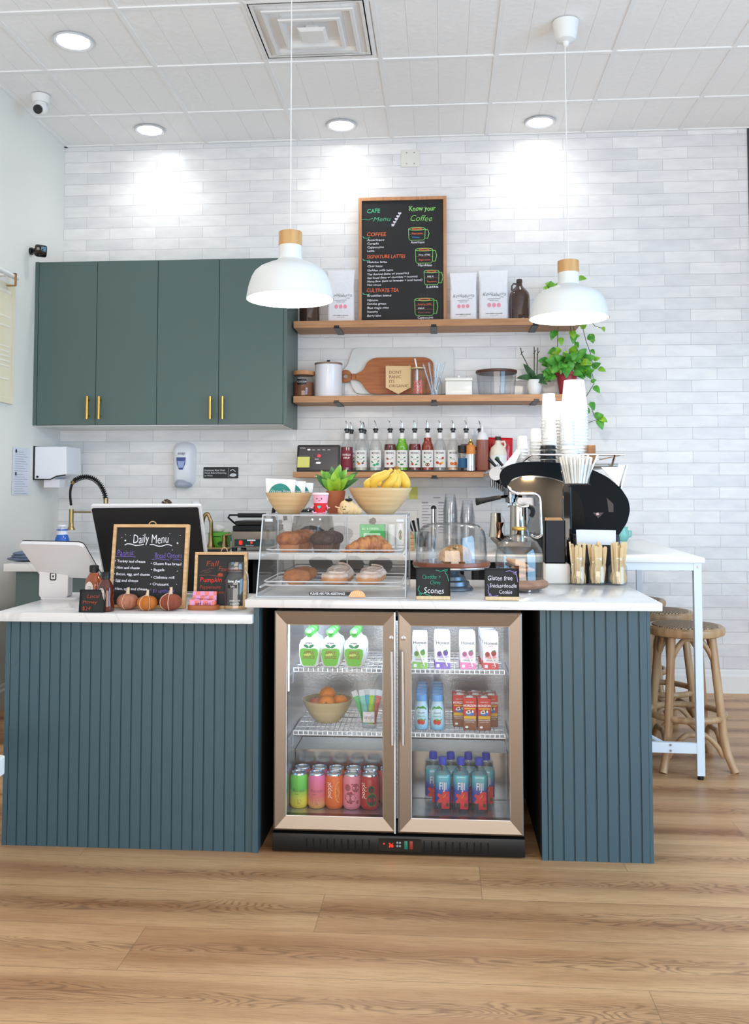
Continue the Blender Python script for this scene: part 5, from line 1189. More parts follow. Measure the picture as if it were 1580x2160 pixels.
def syrup(px, Y, liq, lvl, deco, label, h=.250, txt='MONIN'):
    X = XZ(px, 960, Y)[0]; t = E('syrup_bottle', label, 'bottle', (X, Y, ZM), 0, 'syrup bottles on the lowest shelf')
    prof = [(0, 0), (.034, 0), (.0375, .004), (.038, .145), (.036, .160), (.026, .182), (.0165, .205), (.0155, .240), (.017, .243), (.017, .252)]
    MB().lathe(prof, 36).obj('glass', GLASS, t)
    if liq:
        pi_ = [(0, .004)]+[(r-.002, max(z, .005)) for r, z in prof[1:] if z < lvl]; rl = pi_[-1][0]
        MB().lathe(pi_+[(rl*.96, lvl), (0, lvl)], 32).obj('syrup', M('syrup_%d_%d' % (liq[0], liq[1]), liq, .12, spec=.6), t)
    mb = MB(); mb.arc(.0387, -1.15, 1.15, .022, .128, 0)
    if txt == 'MONIN':
        mb.text('MONIN', 0, .104, .0185, 1, 0, 'CENTER', wrap=.039, sx=.8, bold=.01); mb.text('syrup', 0, .070, .009, 1, 0, 'CENTER', wrap=.039, shear=.3); mb.stroke([(-.02, .034), (0, .034), (.02, .034)], .001, 1, 0, wrap=.039)
        for (x, z, r, ci) in deco: mb.patch(oval(x, z, r, r*(.8 if ci > 2 else .45), 12, x*30), ci, 0, .0391)
    else:
        mb.m = [2]*len(mb.m); mb.text('VANILLA', 0, .095, .017, 0, 0, 'CENTER', wrap=.039, sx=.85, bold=.02); mb.text('SYRUP', 0, .075, .017, 0, 0, 'CENTER', wrap=.039, sx=.85, bold=.02)
    mb.obj('paper_label', [PLAB, M('ink', (60, 56, 66), .7), M('deco_leaf', (44, 140, 74), .6) if txt == 'MONIN' else M('crimson', (126, 32, 52), .5), M('deco_red', (196, 66, 44), .6), M('deco_orange', (232, 122, 52), .6), M('deco_brown', (122, 74, 50), .6), M('deco_mint', (64, 186, 130), .6), M('deco_yellow', (226, 206, 70), .6)], t)
    mb = MB(); mb.arc(.0172, -2, 2, .20, .236, 0, R1=.0162); mb.obj('neck_label', PLAB, t)
    mb = MB(); mb.cyl((0, 0, 0), .017, .252, .262, 20); mb.cyl((0, 0, 0), .0115, .236, .252, 16); mb.cyl((0, 0, 0), .012, .262, .266, 16); mb.obj('pourer_stopper', BLACK, t)
    MB().tube([(0, 0, .264), (.001, 0, .290), (-.004, -.006, .306), (-.008, -.01, .312)], [.0048, .0042, .0036, .003], 8).obj('pourer_spout', CHROME, t)
    return t
lf = [(-.018, .085, .008, 2), (-.02, .055, .009, 2), (.018, .082, .008, 2), (.02, .06, .008, 2)]
SY = [(732, 5.76, (116, 24, 48), .150, [], 'crimson syrup bottle labelled vanilla syrup, leftmost beside the tablet', 'V'),
 (741, 5.845, None, 0, lf, 'clear syrup bottle standing behind the crimson one', 'MONIN'),
 (762, 5.75, (206, 200, 180), .06, lf+[(-.012, .045, .009, 4), (.012, .048, .008, 5)], 'nearly empty clear syrup bottle right of the crimson one', 'MONIN'),
 (768, 5.85, None, 0, lf, 'clear syrup bottle hidden behind the second one from the left', 'MONIN'),
 (792.5, 5.75, (190, 206, 196), .04, lf+[(.014, .042, .011, 6), (-.006, .036, .010, 6)], 'clear syrup bottle with mint leaves on its label', 'MONIN'),
 (823, 5.75, (92, 26, 16), .165, [(-.016, .075, .008, 5), (.012, .045, .010, 5), (-.014, .044, .008, 3), (.016, .08, .006, 2)], 'dark brown syrup bottle just right of the mint one', 'MONIN'),
 (848, 5.76, (112, 176, 34), .200, lf+[(0, .04, .012, 2)], 'bright green syrup bottle in the row', 'MONIN'),
 (875, 5.755, (110, 12, 22), .166, lf+[(-.014, .042, .009, 3), (.01, .04, .010, 2)], 'deep red syrup bottle right of the green one', 'MONIN'),
 (902, 5.755, (146, 44, 16), .205, lf+[(0, .038, .014, 5)], 'red-brown syrup bottle filled up to its neck', 'MONIN'),
 (928, 5.755, None, 0, [(-.016, .05, .011, 3), (.004, .044, .010, 4), (.018, .078, .009, 3), (.016, .05, .008, 7), (-.018, .08, .007, 2)], 'clear syrup bottle with orange and yellow fruit on its label', 'MONIN'),
 (956, 5.755, (228, 190, 160), .09, [(-.01, .044, .012, 4), (.012, .044, .013, 4), (-.016, .08, .008, 2)], 'pale peach syrup bottle with orange slices on its label', 'MONIN'),
 (983.5, 5.78, (110, 34, 20), .165, lf, 'dark red syrup bottle behind the small shaker', 'MONIN'),
 (1013, 5.80, (140, 60, 34), .150, lf, 'last syrup bottle on the right, behind the squeeze bottle', 'MONIN')]
for px, Y, liq, lvl, deco, lab, tx in SY: syrup(px, Y, liq, lvl, deco, lab, txt=tx)
s = 5.75/1960
def stand(name, px, Y, label, cat, z=None, **k): return E(name, label, cat, (XZ(px, 990, Y)[0], Y, ZM if z is None else z), **k)
t = stand('squeeze_bottle', 1018, 5.70, 'squeeze bottle of brown sauce with white cap on the lowest shelf', 'bottle')
MB().lathe([(0, 0), (11.5*s, 0), (12.5*s, 2*s), (12.5*s, 64*s), (0, 65*s)], 28).obj('bottle_body', M('sauce_brown', (150, 92, 78), .3, sss=.1), t)
MB().lathe([(12.5*s, 64*s), (12.5*s, 70*s), (9*s, 78*s), (3.5*s, 82*s), (2.4*s, 94*s), (0, 94*s)], 24).obj('cap', M('nozzle', (230, 228, 230), .4), t)
t = stand('shaker', 993, 5.69, 'small steel shaker with orange and gold top on the lowest shelf', 'shaker')
MB().lathe([(0, 0), (11*s, 0), (11*s, 34*s), (0, 34*s)], 28).obj('steel_base', CHROME, t)
MB().lathe([(9.5*s, 34*s), (10*s, 40*s), (10*s, 50*s), (6*s, 54*s), (0, 54*s)], 24).obj('orange_top', M('shaker_orange', (222, 138, 66), .4), t)
MB().lathe([(5*s, 54*s), (5.5*s, 58*s), (2.5*s, 61*s), (2*s, 66*s), (0, 67*s)], 20).obj('nozzle', BRASS, t)
t = stand('spice_jar', 975, 5.69, 'small spice jar with a black lid and blue label on the lowest shelf', 'jar')
MB().lathe([(0, 0), (8*s, 0), (8.5*s, 2*s), (8.5*s, 34*s), (7.5*s, 37*s)], 24).obj('glass', GLASS, t)
mb = MB(); mb.arc(8.7*s, -1.3, 1.3, 6*s, 26*s); mb.obj('label', M('label_blue', (38, 88, 128), .6), t); MB().lathe([(7*s, 37*s), (8.8*s, 38*s), (9*s, 52*s), (0, 54*s)], 24).obj('lid', BLACK, t)
t = stand('syrup_jug', 1051, 5.71, 'cream handled jug of maple syrup with a dark cap on the lowest shelf', 'jug', z=ZS3)
MB().lathe([(0, 0), (17*s, 0), (18*s, 3*s), (18*s, 38*s), (15*s, 50*s), (7*s, 57*s), (5.5*s, 62*s), (5.5*s, 66*s), (0, 66*s)], 36).obj('jug_body', M('jug_cream', (232, 222, 204), .35), t)
MB().tube([(6*s, 0, 62*s), (13*s, 0, 63*s), (15*s, 0, 56*s), (13*s, 0, 50*s)], 2.2*s, 8).obj('handle', _mats['jug_cream'], t)
MB().cyl((0, 0, 0), 6*s, 65*s, 73*s, 18).obj('cap', M('cap_brown', (60, 42, 40), .5), t)
mb = MB(); mb.arc(18.2*s, -1.1, 1.1, 4*s, 34*s, 0); mb.patch(oval(-3*s, 26*s, 5*s, 5*s), 1, 0, 18.4*s); mb.text('MAPLE', 0, 10*s, 8*s, 2, 0, 'CENTER', wrap=18.5*s); mb.obj('label', [PLAB, M('badge_green', (70, 150, 80), .6), M('ink', (60, 56, 66), .7)], t)
t = stand('snack_bag', 1056, 5.82, 'glossy red snack bag standing behind the cream jug', 'bag', z=ZS3)
pillow(MB(), [(-26*s, 0), (26*s, 0), (25*s, 36*s), (26*s, 72*s), (-26*s, 74*s), (-25*s, 36*s)], .022).obj('bag_body', M('foil_red', (196, 18, 30), .2, coat=.4, bump=(16, .8, .01)), t)
# ================================================================ WALL THINGS, LEFT SIDE
PLW = M('plastic_white', (236, 238, 244), .35)
X0, Z0 = XZ(389, 1031, YW); s = 5.95/1960
t = E('soap_dispenser', 'white foam soap dispenser on the brick wall above the sink', 'dispenser', (X0, YW, Z0))
O_ = [(-16, 0), (-22, 12), (-25, 50), (-25, 86), (-20, 96), (-8, 100), (8, 100), (20, 96), (26, 86), (26, 50), (25, 14), (14, 4)]
pillow(MB(), [(a*s, b*s) for a, b in smooth(O_, 6, 3)], .085, back=False).obj('housing', PLW, t)
pillow(MB(), [(a*s, b*s) for a, b in smooth([(-17, 2), (-20, 12), (-10, 22), (6, 20), (22, 8), (10, 1)], 4, 3)], .055, y=-.03, back=False).obj('push_bar', M('plastic_grey', (168, 176, 190), .35), t)
mb = MB(); mb.patch([(a*s, b*s) for a, b in [(-10, 66), (10, 66), (9, 52), (4, 40), (-4, 40), (-9, 52)]], 0, -.0862); mb.patch([(a*s, b*s) for a, b in [(-8, 58), (8, 58), (5, 44), (-5, 44)]], 1, -.0866); mb.text('soap', 0, 72*s, 9*s, 2, -.0864, 'CENTER', shear=.3); mb.obj('window', [M('plastic_blue', (70, 88, 150), .2), M('plastic_lilac', (160, 176, 220), .2), M('ink', (60, 56, 66), .7)], t)
# employees sign
X0, Z0 = XZ(466, 1009, YW)
t = E('hand_washing_sign', 'small black hand washing sign on the brick wall reading employees must wash hands', 'sign', (X0, YW-.001, Z0))
MB().prism(rrect(-37.5*s, 37.5*s, 0, 24*s, 2*s), -.004, 0).obj('plate', M('sign_black', (34, 38, 42), .5), t)
mb = MB()
for i, w in enumerate(['Employees Must Wash', 'Hands Before Returning', 'to Work']): mb.text(w, -35*s, (15.5-i*5.6)*s, 4.9*s, 0, -.0046, bold=.01, sx=.98)
mb.stroke([(16*s, 2*s), (16*s, 22*s)], .4*s, 0, -.0046); mb.stroke([(20*s, 16*s), (26*s, 19*s), (32*s, 14*s)], 1.5*s, 0, -.0046); mb.patch(oval(27*s, 7*s, 7*s, 3.6*s), 0, -.0046); mb.patch(oval(22*s, 6*s, 3*s, 2*s), 0, -.0048)
mb.obj('lettering', M('sign_white', (214, 220, 226), .6), t)
# towel dispenser on the left wall
pa, pb = aX(69, 942, XLW), aX(71, 1011, XLW); pc_ = aX(100, 942, XLW); yn = pa.y; D_ = .20
t = E('towel_dispenser', 'white paper towel dispenser on the left wall in the corner', 'dispenser', (XLW, 5.46, pb.z))
h = pa.z-pb.z; y0, y1 = aX(70, 942, XLW).y-5.46, .30
MB().box(0, .008, y0, y1, -.004, h+.004, 0, .003).obj('back_plate', BLACK, t)
mb = MB(); prof = [(.008, 0), (.11, .0), (.15, .02), (.185, .022), (.21, .03), (.205, h), (.008, h)]
n = len(prof); mb.add([(a, y0+.006, b) for a, b in prof]+[(a, y1-.004, b) for a, b in prof], [list(range(n)), list(range(n, 2*n))[::-1]]+[(i, n+i, n+(i+1) % n, (i+1) % n) for i in range(n)]); mb.obj('cover', PLW, t, bevel=.004)
mb = MB(); mb.tube([(.012, y0+.004, -.001), (.11, y0+.004, -.001), (.15, y0+.004, .018), (.205, y0+.004, .026)], .004, 6); mb.cyl((.03, y0+.002, .015), .007, 0, .004, 12, 0, 'y'); mb.obj('trim', BLACK, t)
MB().box(.05, .15, y0+.05, y1-.04, -.05, .0).obj('paper_towel', PAPER, t)
# notices on the left wall
def wallsheet(name, pts, label, cat, mat, off=.003):
    q = [aX(px, py, XLW+off) for px, py in pts]; y0_, y1_ = q[0].y, q[1].y; z0_, z1_ = q[2].z, q[0].z
    o = MB().box(0, .0012, -(y1_-y0_)/2, (y1_-y0_)/2, 0, z1_-z0_).obj(name, mat, loc=(XLW+off, (y0_+y1_)/2, z0_), label=label, cat=cat); return o, y1_-y0_, z1_-z0_
o, w, h = wallsheet('wall_notice', [(27, 943), (64, 944), (26, 1044)], 'white printed notice sheet on the left wall beside the towel dispenser', 'poster', M('paper_cool', (226, 230, 240), .85))
mb = MB()
for k in range(2):
    zt_2 = h*(.96-k*.48)
    mb.T = Matrix.Rotation(pi/2, 4, 'Z')
    for i in range(9): mb.stroke([(-w*.38, zt_2-h*.05*i-h*.05), (w*(.1+.25*((i*7) % 3)/2), zt_2-h*.05*i-h*.05)], h*.008, 0, -.0018)
    mb.patch(oval(-w*.32, zt_2-.01, w*.05, w*.05), 1, -.0019)
mb.obj('print', [M('ink_pale', (160, 164, 176), .8), M('ink', (60, 56, 66), .7)], o)
# hanging menu scroll on white rod
q0, q1 = aX(36, 587, XLW+.05), aX(0, 567, XLW+.05)
t = E('wall_scroll', 'cream paper scroll hanging by leather straps from a white rod on the left wall', 'scroll', (XLW, (q0.y+q1.y)/2, q0.z))
ym = t.location.y; L_ = q0.y-ym
MB().tube([(.05, L_, 0), (.05, -1.0, 0)], .014, 12).obj('rod', white, t)
p0 = aX(33, 606, XLW+.012); p1 = aX(28, 853, XLW+.012)
ye = p0.y-ym; zt_2, zb_2 = p0.z-t.location.z, p1.z-t.location.z
MB().box(.010, .013, -1.0, ye, zb_2, zt_2).obj('sheet', M('paper_cream', (240, 226, 190), .85, var=(3, (244, 234, 208))), t)
mb = MB(); mb.T = Matrix.Translation((.0145, 0, 0)) @ Matrix.Rotation(pi/2, 4, 'Z')
for i, hh in enumerate((.93, .72, .64, .47, .43, .39, .35, .31, .2)): mb.stroke([(ye-.34, zb_2+(zt_2-zb_2)*hh), (ye-.06, zb_2+(zt_2-zb_2)*hh)], .010 if i else .016, 0, 0)
mb.stroke([(ye-.36, zb_2+.03), (ye-.03, zb_2+.03), (ye-.03, zt_2-.03), (ye-.36, zt_2-.03)], .004, 0, 0)
mb.obj('print', M('print_cream', (252, 246, 228), .8), t)
mb = MB(); yy = aX(28, 590, XLW+.05).y-ym; mb.box(.034, .066, yy-.012, yy+.012, .012, .017); mb.box(.062, .066, yy-.012, yy+.012, -.05, .017); mb.box(.010, .036, yy-.012, yy+.012, -.075, -.07) if False else None
mb.box(.014, .064, yy-.012, yy+.012, -.055, -.05); mb.obj('strap', M('leather', (176, 130, 84), .6), t)
MB().box(.0, .05, L_-.16, L_-.13, -.02, .02).obj('bracket', white, t)
# paper and note under the lowest shelf
def wallpaper_(name, px0, px1, py0, py1, label, mat, lines):
    x0, z0 = XZ(px0, py1, YW); x1, z1 = XZ(px1, py0, YW); o = MB().box(-(x1-x0)/2, (x1-x0)/2, -.0015, -.0003, 0, z1-z0).obj(name, mat, loc=((x0+x1)/2, YW, z0), label=label, cat='paper')
    if lines:
        mb = MB(); w, h = (x1-x0)/2, z1-z0
        mb.stroke([(-w*.1, h*.93), (w*.35, h*.93)], .006, 0, -.0022)
        for cx in (-w*.55, w*.5):
            for i in range(11): mb.stroke([(cx-w*.28, h*(.82-.065*i)), (cx+w*(.1+.2*((i*5) % 3)/2), h*(.82-.065*i))], .004 if i % 4 else .008, 0, -.0022)
        mb.obj('print', M('ink_pale', (160, 164, 176), .8), o)
wallpaper_('recipe_sheet', 885, 950, 1043, 1140, 'white printed sheet taped to the brick wall under the lowest shelf', PAPER, True)
wallpaper_('sticky_note', 863, 881.5, 1027, 1053, 'yellow sticky note on the brick wall left of the printed sheet', M('note_yellow', (226, 226, 128), .8), False)
# ================================================================ BACK COUNTER THINGS
# sprung kitchen faucet
YS = 5.62
def W3(px, py, Y, o): p = aY(px, py, Y); return p-Vector(o)
ob = aY(222, 1150, YS); ob.z = ZB
t = E('kitchen_faucet', 'tall brass kitchen faucet with black spring hose at the left of the back counter', 'faucet', ob)
ff = lambda px, py, dy=0: W3(px, py, YS+dy, ob)
mb = MB(); mb.cyl((0, 0, 0), .028, 0, .01, 20); p_ = ff(222, 1051); mb.tube([(0, 0, 0), (p_.x*.0, 0, p_.z)], .015, 14); mb.obj('post', OLDBRASS, t)
arc = [(222, 1052), (219, 1036), (211, 1022), (199, 1011), (184, 1006), (169, 1008), (157, 1014)]
A_ = [ff(*q) for q in arc]; A_[0].x = 0
def interp(P, n):
    out = []
    for i in range(n+1):
        q = i/n*(len(P)-1); k = min(int(q), len(P)-2); f = q-k
        p0, p1, p2, p3 = P[max(k-1, 0)], P[k], P[k+1], P[min(k+2, len(P)-1)]
        out.append(.5*((2*p1)+(p2-p0)*f+(2*p0-5*p1+4*p2-p3)*f*f+(3*p1-p0-3*p2+p3)*f**3))
    return out
C_ = interp(A_, 320); sp_ = []
for i, p in enumerate(C_):
    tg = (C_[min(i+1, 320)]-C_[max(i-1, 0)]).normalized(); nn = Vector((0, 1, 0)); bb = tg.cross(nn); a_ = i*2*pi/13
    sp_.append(p+(nn*cos(a_)+bb*sin(a_))*.0145)
MB().tube(sp_, .0028, 5).obj('spring', BLACK, t)
MB().tube(interp(A_+[ff(151, 1024), ff(148, 1042), ff(150, 1066)], 60), .0075, 10).obj('hose', MATTE, t)
mb = MB(); mb.tube([ff(158, 1013), ff(152, 1020)], .013, 12); mb.obj('collar', OLDBRASS, t)
h0, h1 = ff(150, 1118), ff(150, 1074); mb = MB(); mb.lathe([(.024, 0), (.024, .008), (.016, .022), (.0145, .05), (.0145, h1.z-h0.z), (0, h1.z-h0.z)], 20, tuple(h0)); mb.obj('spray_head', OLDBRASS, t)
b0 = ff(150, 1080); MB().tube([b0, Vector((0, 0, b0.z))], .006, 8).obj('support_bar', OLDBRASS, t)
# gooseneck faucet
YG = 5.64; ob = aY(445, 1153, YG); ob.z = ZB
t = E('gooseneck_faucet', 'brass gooseneck faucet with lever between the register and the panini press', 'faucet', ob)
ff = lambda px, py, dy=0: W3(px, py, YG+dy, ob)
zb0 = ff(438, 1148).z
mb = MB(); mb.box(-.05, .125, -.03, .03, 0, .012, 0, .006); mb.obj('base_plate', OLDBRASS, t)
MB().lathe([(.024, .01), (.024, .02), (.018, .035), (.0135, .075), (.012, .085)], 24).tube(interp([Vector((0, 0, .08)), Vector((0, 0, .16)), ff(443, 1095), ff(438, 1084), ff(431, 1088), ff(428, 1100), ff(427, 1107)], 30), .0115, 14).obj('spout', OLDBRASS, t)
mb = MB(); mb.lathe([(.022, .01), (.022, .02), (.014, .05), (.015, .085), (0, .09)], 20, (.085, 0, 0)); mb.tube([(.085, 0, .083), (.11, -.01, .090), (.16, -.01, .092)], [.009, .007, .005], 10); mb.obj('lever', OLDBRASS, t)
def thing(nm, px, py, Y, z, label, cat, **k):
    p = aY(px, py, Y); return E(nm, label, cat, (p.x, Y, p.z if z is None else z), **k)
s = 5.6/1960
t = thing('sponge_box', 463, 1155, 5.70, ZB, 'bright green box with white cloth on top behind the gooseneck faucet', 'box')
MB().box(-.062, .062, -.04, .04, 0, .10, 0, .004).obj('box_body', M('box_green', (96, 176, 50), .5), t)
mb = MB(); mb.patch(oval(.02, .032, .024, .014), 0, -.0406); mb.stroke([(-.04, .075), (.0, .075), (.02, .075)], .005, 0, -.0406); mb.obj('print', M('print_forest', (36, 84, 40), .6), t)
mb = MB(); mb.ell((-.015, 0, .122), (.045, .035, .026), nz=lambda d: 1+.12*sin(9*d.x)*cos(7*d.y)); mb.obj('cloth', PAPER, t)
MB().box(-.07, .07, -.03, .03, 0, .012, 0, .004).obj('sink_tray', BLACK, loc=(XZ(458, 1160, 5.42)[0], 5.42, ZB), label='flat black tray on the back counter below the gooseneck faucet', cat='tray')
t = thing('hand_soap', 131, 1150, 5.2, ZB, 'blue liquid soap bottle with a white pump near the left wall', 'bottle')
hh = aY(131, 1107, 5.2).z-ZB
MB().lathe([(0, 0), (.04, 0), (.042, .01), (.040, hh*.5), (.030, hh*.66), (0, hh*.68)], 28).obj('bottle_body', M('soap_blue', (26, 96, 196), .15, coat=.4), t)
MB().lathe([(.026, hh*.64), (.030, hh*.66), (.026, hh*.84), (.012, hh*.86), (.012, hh*.92), (.026, hh*.94), (.024, hh), (0, hh)], 24).obj('pump', PLW, t)
MB().lathe([(.028, hh*.80), (.034, hh*.81), (.034, hh*.84), (.028, hh*.85)], 24).obj('collar', _mats['soap_blue'], t)
# folded cloth on the side cabinet
p = aZ(42, 1186, ZB)
mb = MB()
for i, (w, z, a_) in enumerate(((.085, 0, .1), (.075, .014, -.2), (.06, .028, .15))):
    mb.T = Matrix.Rotation(a_, 4, 'Z'); mb.ell((0, 0, z+.009), (w, .05, .012), 28, 10, nz=lambda d: 1+.10*sin(5*d.x+i)*cos(6*d.y))
mb.T = None; mb.obj('folded_cloth', M('cloth_grey', (104, 116, 140), .9, bump=(60, .4, .003)), loc=(p.x, p.y+.06, ZB+.004), label='crumpled grey-blue cloth on the white side cabinet by the left wall', cat='cloth')
# panini press
YP_ = 5.42
t = thing('panini_press', 532, 1160, YP_, ZB, 'steel electric panini press with a black lid handle on the back counter', 'grill')
s = 5.55/1960; ox = t.location.x
MB().box(-.125, .14, .0, .30, .022, .118, 0, .004).obj('housing', STEEL, t)
for x in (-.11, .12):
    for y in (.02, .27): MB().cyl((x, y, 0), .017, 0, .024, 14).obj('foot', BLACK, t)
MB().prism([(-.105, .030), (.135, .030), (.135, .072), (-.105, .072)], -.003, 0).obj('control_panel', M('panel_forest', (14, 52, 50), .4), t)
MB().box(-.078, -.058, -.008, -.003, .040, .064, 0, .002).obj('rocker_switch', M('switch_red', (230, 40, 34), .3, emit=(255, 40, 30), es=1.2), t)
MB().box(-.010, .002, -.006, -.003, .046, .058, 0, .002).obj('indicator_light', _mats['switch_red'], t)
mb = MB(); mb.patch(rrect(-.03, .02, .062, .070, .002), 0, -.0036); mb.text('Panini Press', -.04, .033, .010, 0, -.0036, shear=.3); mb.obj('print', PAPER, t)
MB().box(-.132, -.125, .01, .05, .06, .10).obj('side_label', M('label_blue', (38, 88, 128), .6), t)
MB().box(-.12, .135, .01, .29, .119, .150, 0, .004).obj('lower_plate', MATTE, t)
MB().box(-.11, .13, .02, .28, .152, .178, 0, .006).obj('upper_plate', M('grill_dark', (52, 48, 46), .4, .5), t)
mb = MB(); mb.tube([(-.11, .02, .165), (-.135, -.04, .20), (-.125, -.05, .215), (-.07, -.05, .215)], .006, 8); mb.tube([(.13, .02, .165), (.14, -.04, .20), (.13, -.05, .215), (.07, -.05, .215)], .006, 8); mb.obj('handle_arm', BLACK, t)
MB().tube([(-.075, -.05, .213), (.09, -.05, .213)], .013, 14).obj('handle_grip', MATTE, t)
MB().tube([(.10, .1, .178), (.11, .1, .25), (.14, .1, .27), (.17, .1, .25), (.18, .1, .18)], .012, 10).obj('cable_conduit', BLACK, t)
# dark air fryer behind the case
t = thing('air_fryer', 660, 1160, 5.60, ZB, 'black rounded air fryer on the back counter seen through the pastry case', 'appliance')
MB().lathe([(0, 0), (.115, 0), (.125, .02), (.13, .12), (.12, .2), (.09, .245), (0, .26)], 40).obj('housing', GLOSSBLACK, t)
mb = MB(); mb.arc(.131, -.5, .5, .10, .104); mb.obj('trim_line', CHROME, t); MB().box(-.02, .02, -.19, -.12, .07, .10, 0, .008).obj('handle', BLACK, t)
t = thing('tea_box', 786, 1160, 5.60, ZB, 'bright green box with cut-out lid on the back counter behind the croissants', 'box')
z1 = aY(786, 1106, 5.6).z-ZB
MB().box(-.075, .075, -.05, .05, 0, z1, 0, .002).obj('carton', M('box_emerald', (24, 178, 84), .5), t)
mb = MB(); mb.text('BC & GREEN', -.06, z1-.03, .018, 0, -.0506, bold=.02); mb.patch(rrect(-.05, .05, z1-.09, z1-.05, .006), 0, -.0506); mb.obj('print', M('print_mint', (190, 240, 200), .6), t)
MB().ell((0, 0, z1+.018), (.022, .02, .02), nz=lambda d: 1+.2*sin(14*d.z+6*d.x)).obj('pine_cone', M('cone_brown', (104, 82, 66), .8), loc=(t.location.x, 5.60, ZB), label='small brown pine cone on top of the bright green box', cat='pine cone')
t = thing('supply_jar', 826, 1160, 5.62, ZB, 'plain white plastic jar on the back counter, right of the green box', 'jar'); MB().lathe([(0, 0), (.026, 0), (.026, z1-.01), (.022, z1), (0, z1)], 24).obj('jar_body', PLW, t)
t = thing('supply_jar', 845, 1160, 5.60, ZB, 'white jar with a green avocado label on the back counter', 'jar'); MB().lathe([(0, 0), (.026, 0), (.026, z1-.005), (.022, z1+.005), (0, z1+.005)], 24).obj('jar_body', PLW, t)
mb = MB(); mb.patch(oval(0, z1*.6, .012, .03), 0, 0, .0264); mb.patch(oval(0, z1*.58, .006, .012), 1, 0, .0268); mb.obj('label', [M('print_olive', (92, 120, 36), .5), M('print_pit', (120, 24, 30), .5)], t)
# utensil crock
t = thing('utensil_crock', 889, 1160, 5.55, ZB, 'dark steel crock of kitchen tools beside the pastry case', 'holder')
MB().shell([(0, 0), (.045, 0), (.048, .115)], .003, 28).obj('crock', CHROME, t)
for nm, dx, ln, tl, c_, lab in (('knife', -.02, .2, -.35, CHROME, 'wide steel knife leaning left in the crock'), ('ladle', .0, .19, -.12, CHROME, 'thin steel ladle handle in the crock'), ('tongs', -.01, .18, -.25, BLACK, 'black-handled tongs in the crock')):
    o = E(nm, lab, 'utensil', (t.location.x+dx*.6, 5.55, ZB+.006)); o.rotation_euler = (0, tl, 0)
    MB().tube([(0, 0, 0), (0, 0, ln*.6), (0, 0, ln)], [.004, .006, .009], 8).obj('handle', c_, o)
t = thing('frother', 915, 1160, 5.52, ZB, 'steel milk frother tube with a black rounded top', 'utensil'); z1 = aY(915, 1066, 5.52).z-ZB
MB().lathe([(0, 0), (.016, 0), (.017, z1-.02), (0, z1-.018)], 24).obj('tube', CHROME, t); MB().ell((0, 0, z1-.018), (.0172, .0172, .018)).obj('cap', BLACK, t)
t = thing('knife_block', 872, 1160, 5.60, ZB, 'small stack of light wooden boxes on the back counter', 'box'); MB().box(-.03, .03, -.04, .04, 0, .035, 0, .002).obj('drawer', LOAK, t); MB().box(-.03, .03, -.04, .04, .037, .072, 0, .002).obj('drawer', LOAK, t); MB().box(-.03, .03, -.04, .04, .074, .11, 0, .002).obj('drawer', LOAK, t)
# plastic cup stacks
CLRC = glassmat('cup_plastic', (.985, .99, .995), .03, .22)
for px, top, lab in ((950, 1032, 'tall stack of clear plastic cups, the left one of two'), (986, 1042, 'tall stack of clear plastic cups, the right one of two')):
    Y_ = 5.62; z1 = aY(px, top, Y_).z-ZB; n = int((z1-.11)/.019)
    cup = None
    for k in range(n):
        l = 'clear plastic cup in the %s stack by the printed sheet, nested level %s' % (['left', 'right'][px > 960], ['lowest', 'second', 'third', 'fourth', 'fifth', 'sixth', 'seventh', 'eighth', 'ninth', 'tenth', 'eleventh', 'twelfth'][min(k, 11)])
        X = XZ(px, 1100, Y_)[0]
        if cup is None:
            cup = E('plastic_cup', l, 'cup', (X, Y_, ZB), 0, 'clear plastic cups on the back counter'); MB().lathe([(0, .110), (.028, .110), (.030, .108), (.045, .005), (.046, .002), (.044, 0), (.043, .005), (.029, .107), (0, .108)], 28).obj('cup_wall', CLRC, cup)
        else: dup(cup, (X, Y_, ZB+k*.019), label=l)
# pinecone brush and white cup seen above the register
t = thing('dish_brush', 351, 1100, 5.6, ZB, 'bristled brown dish brush head poking up behind the register', 'brush')
z1 = aY(351, 1058, 5.6).z-ZB; MB().cyl((0, 0, 0), .008, .0, z1, 10).obj('handle', LOAK, t)
mb = MB(); rn = random.Random(5)
for i in range(70):
    a_, b_2 = rn.uniform(0, 2*pi), rn.uniform(0, 1.3); d = Vector((sin(b_2)*cos(a_), sin(b_2)*sin(a_), cos(b_2))); mb.tube([Vector((0, 0, z1-.02)), Vector((0, 0, z1-.02))+d*.035], .0018, 4)
mb.obj('bristles', M('bristle', (112, 92, 84), .9), t); tag(bpy.data.objects[-1] if False else t)
t = thing('paper_roll', 413, 1100, 5.6, ZB, 'white paper roll standing behind the register near the gooseneck faucet', 'roll'); z1 = aY(413, 1058, 5.6).z-ZB
MB().lathe([(.012, 0), (.026, 0), (.026, z1), (.012, z1), (.012, .002)], 28).obj('roll', PAPER, t)

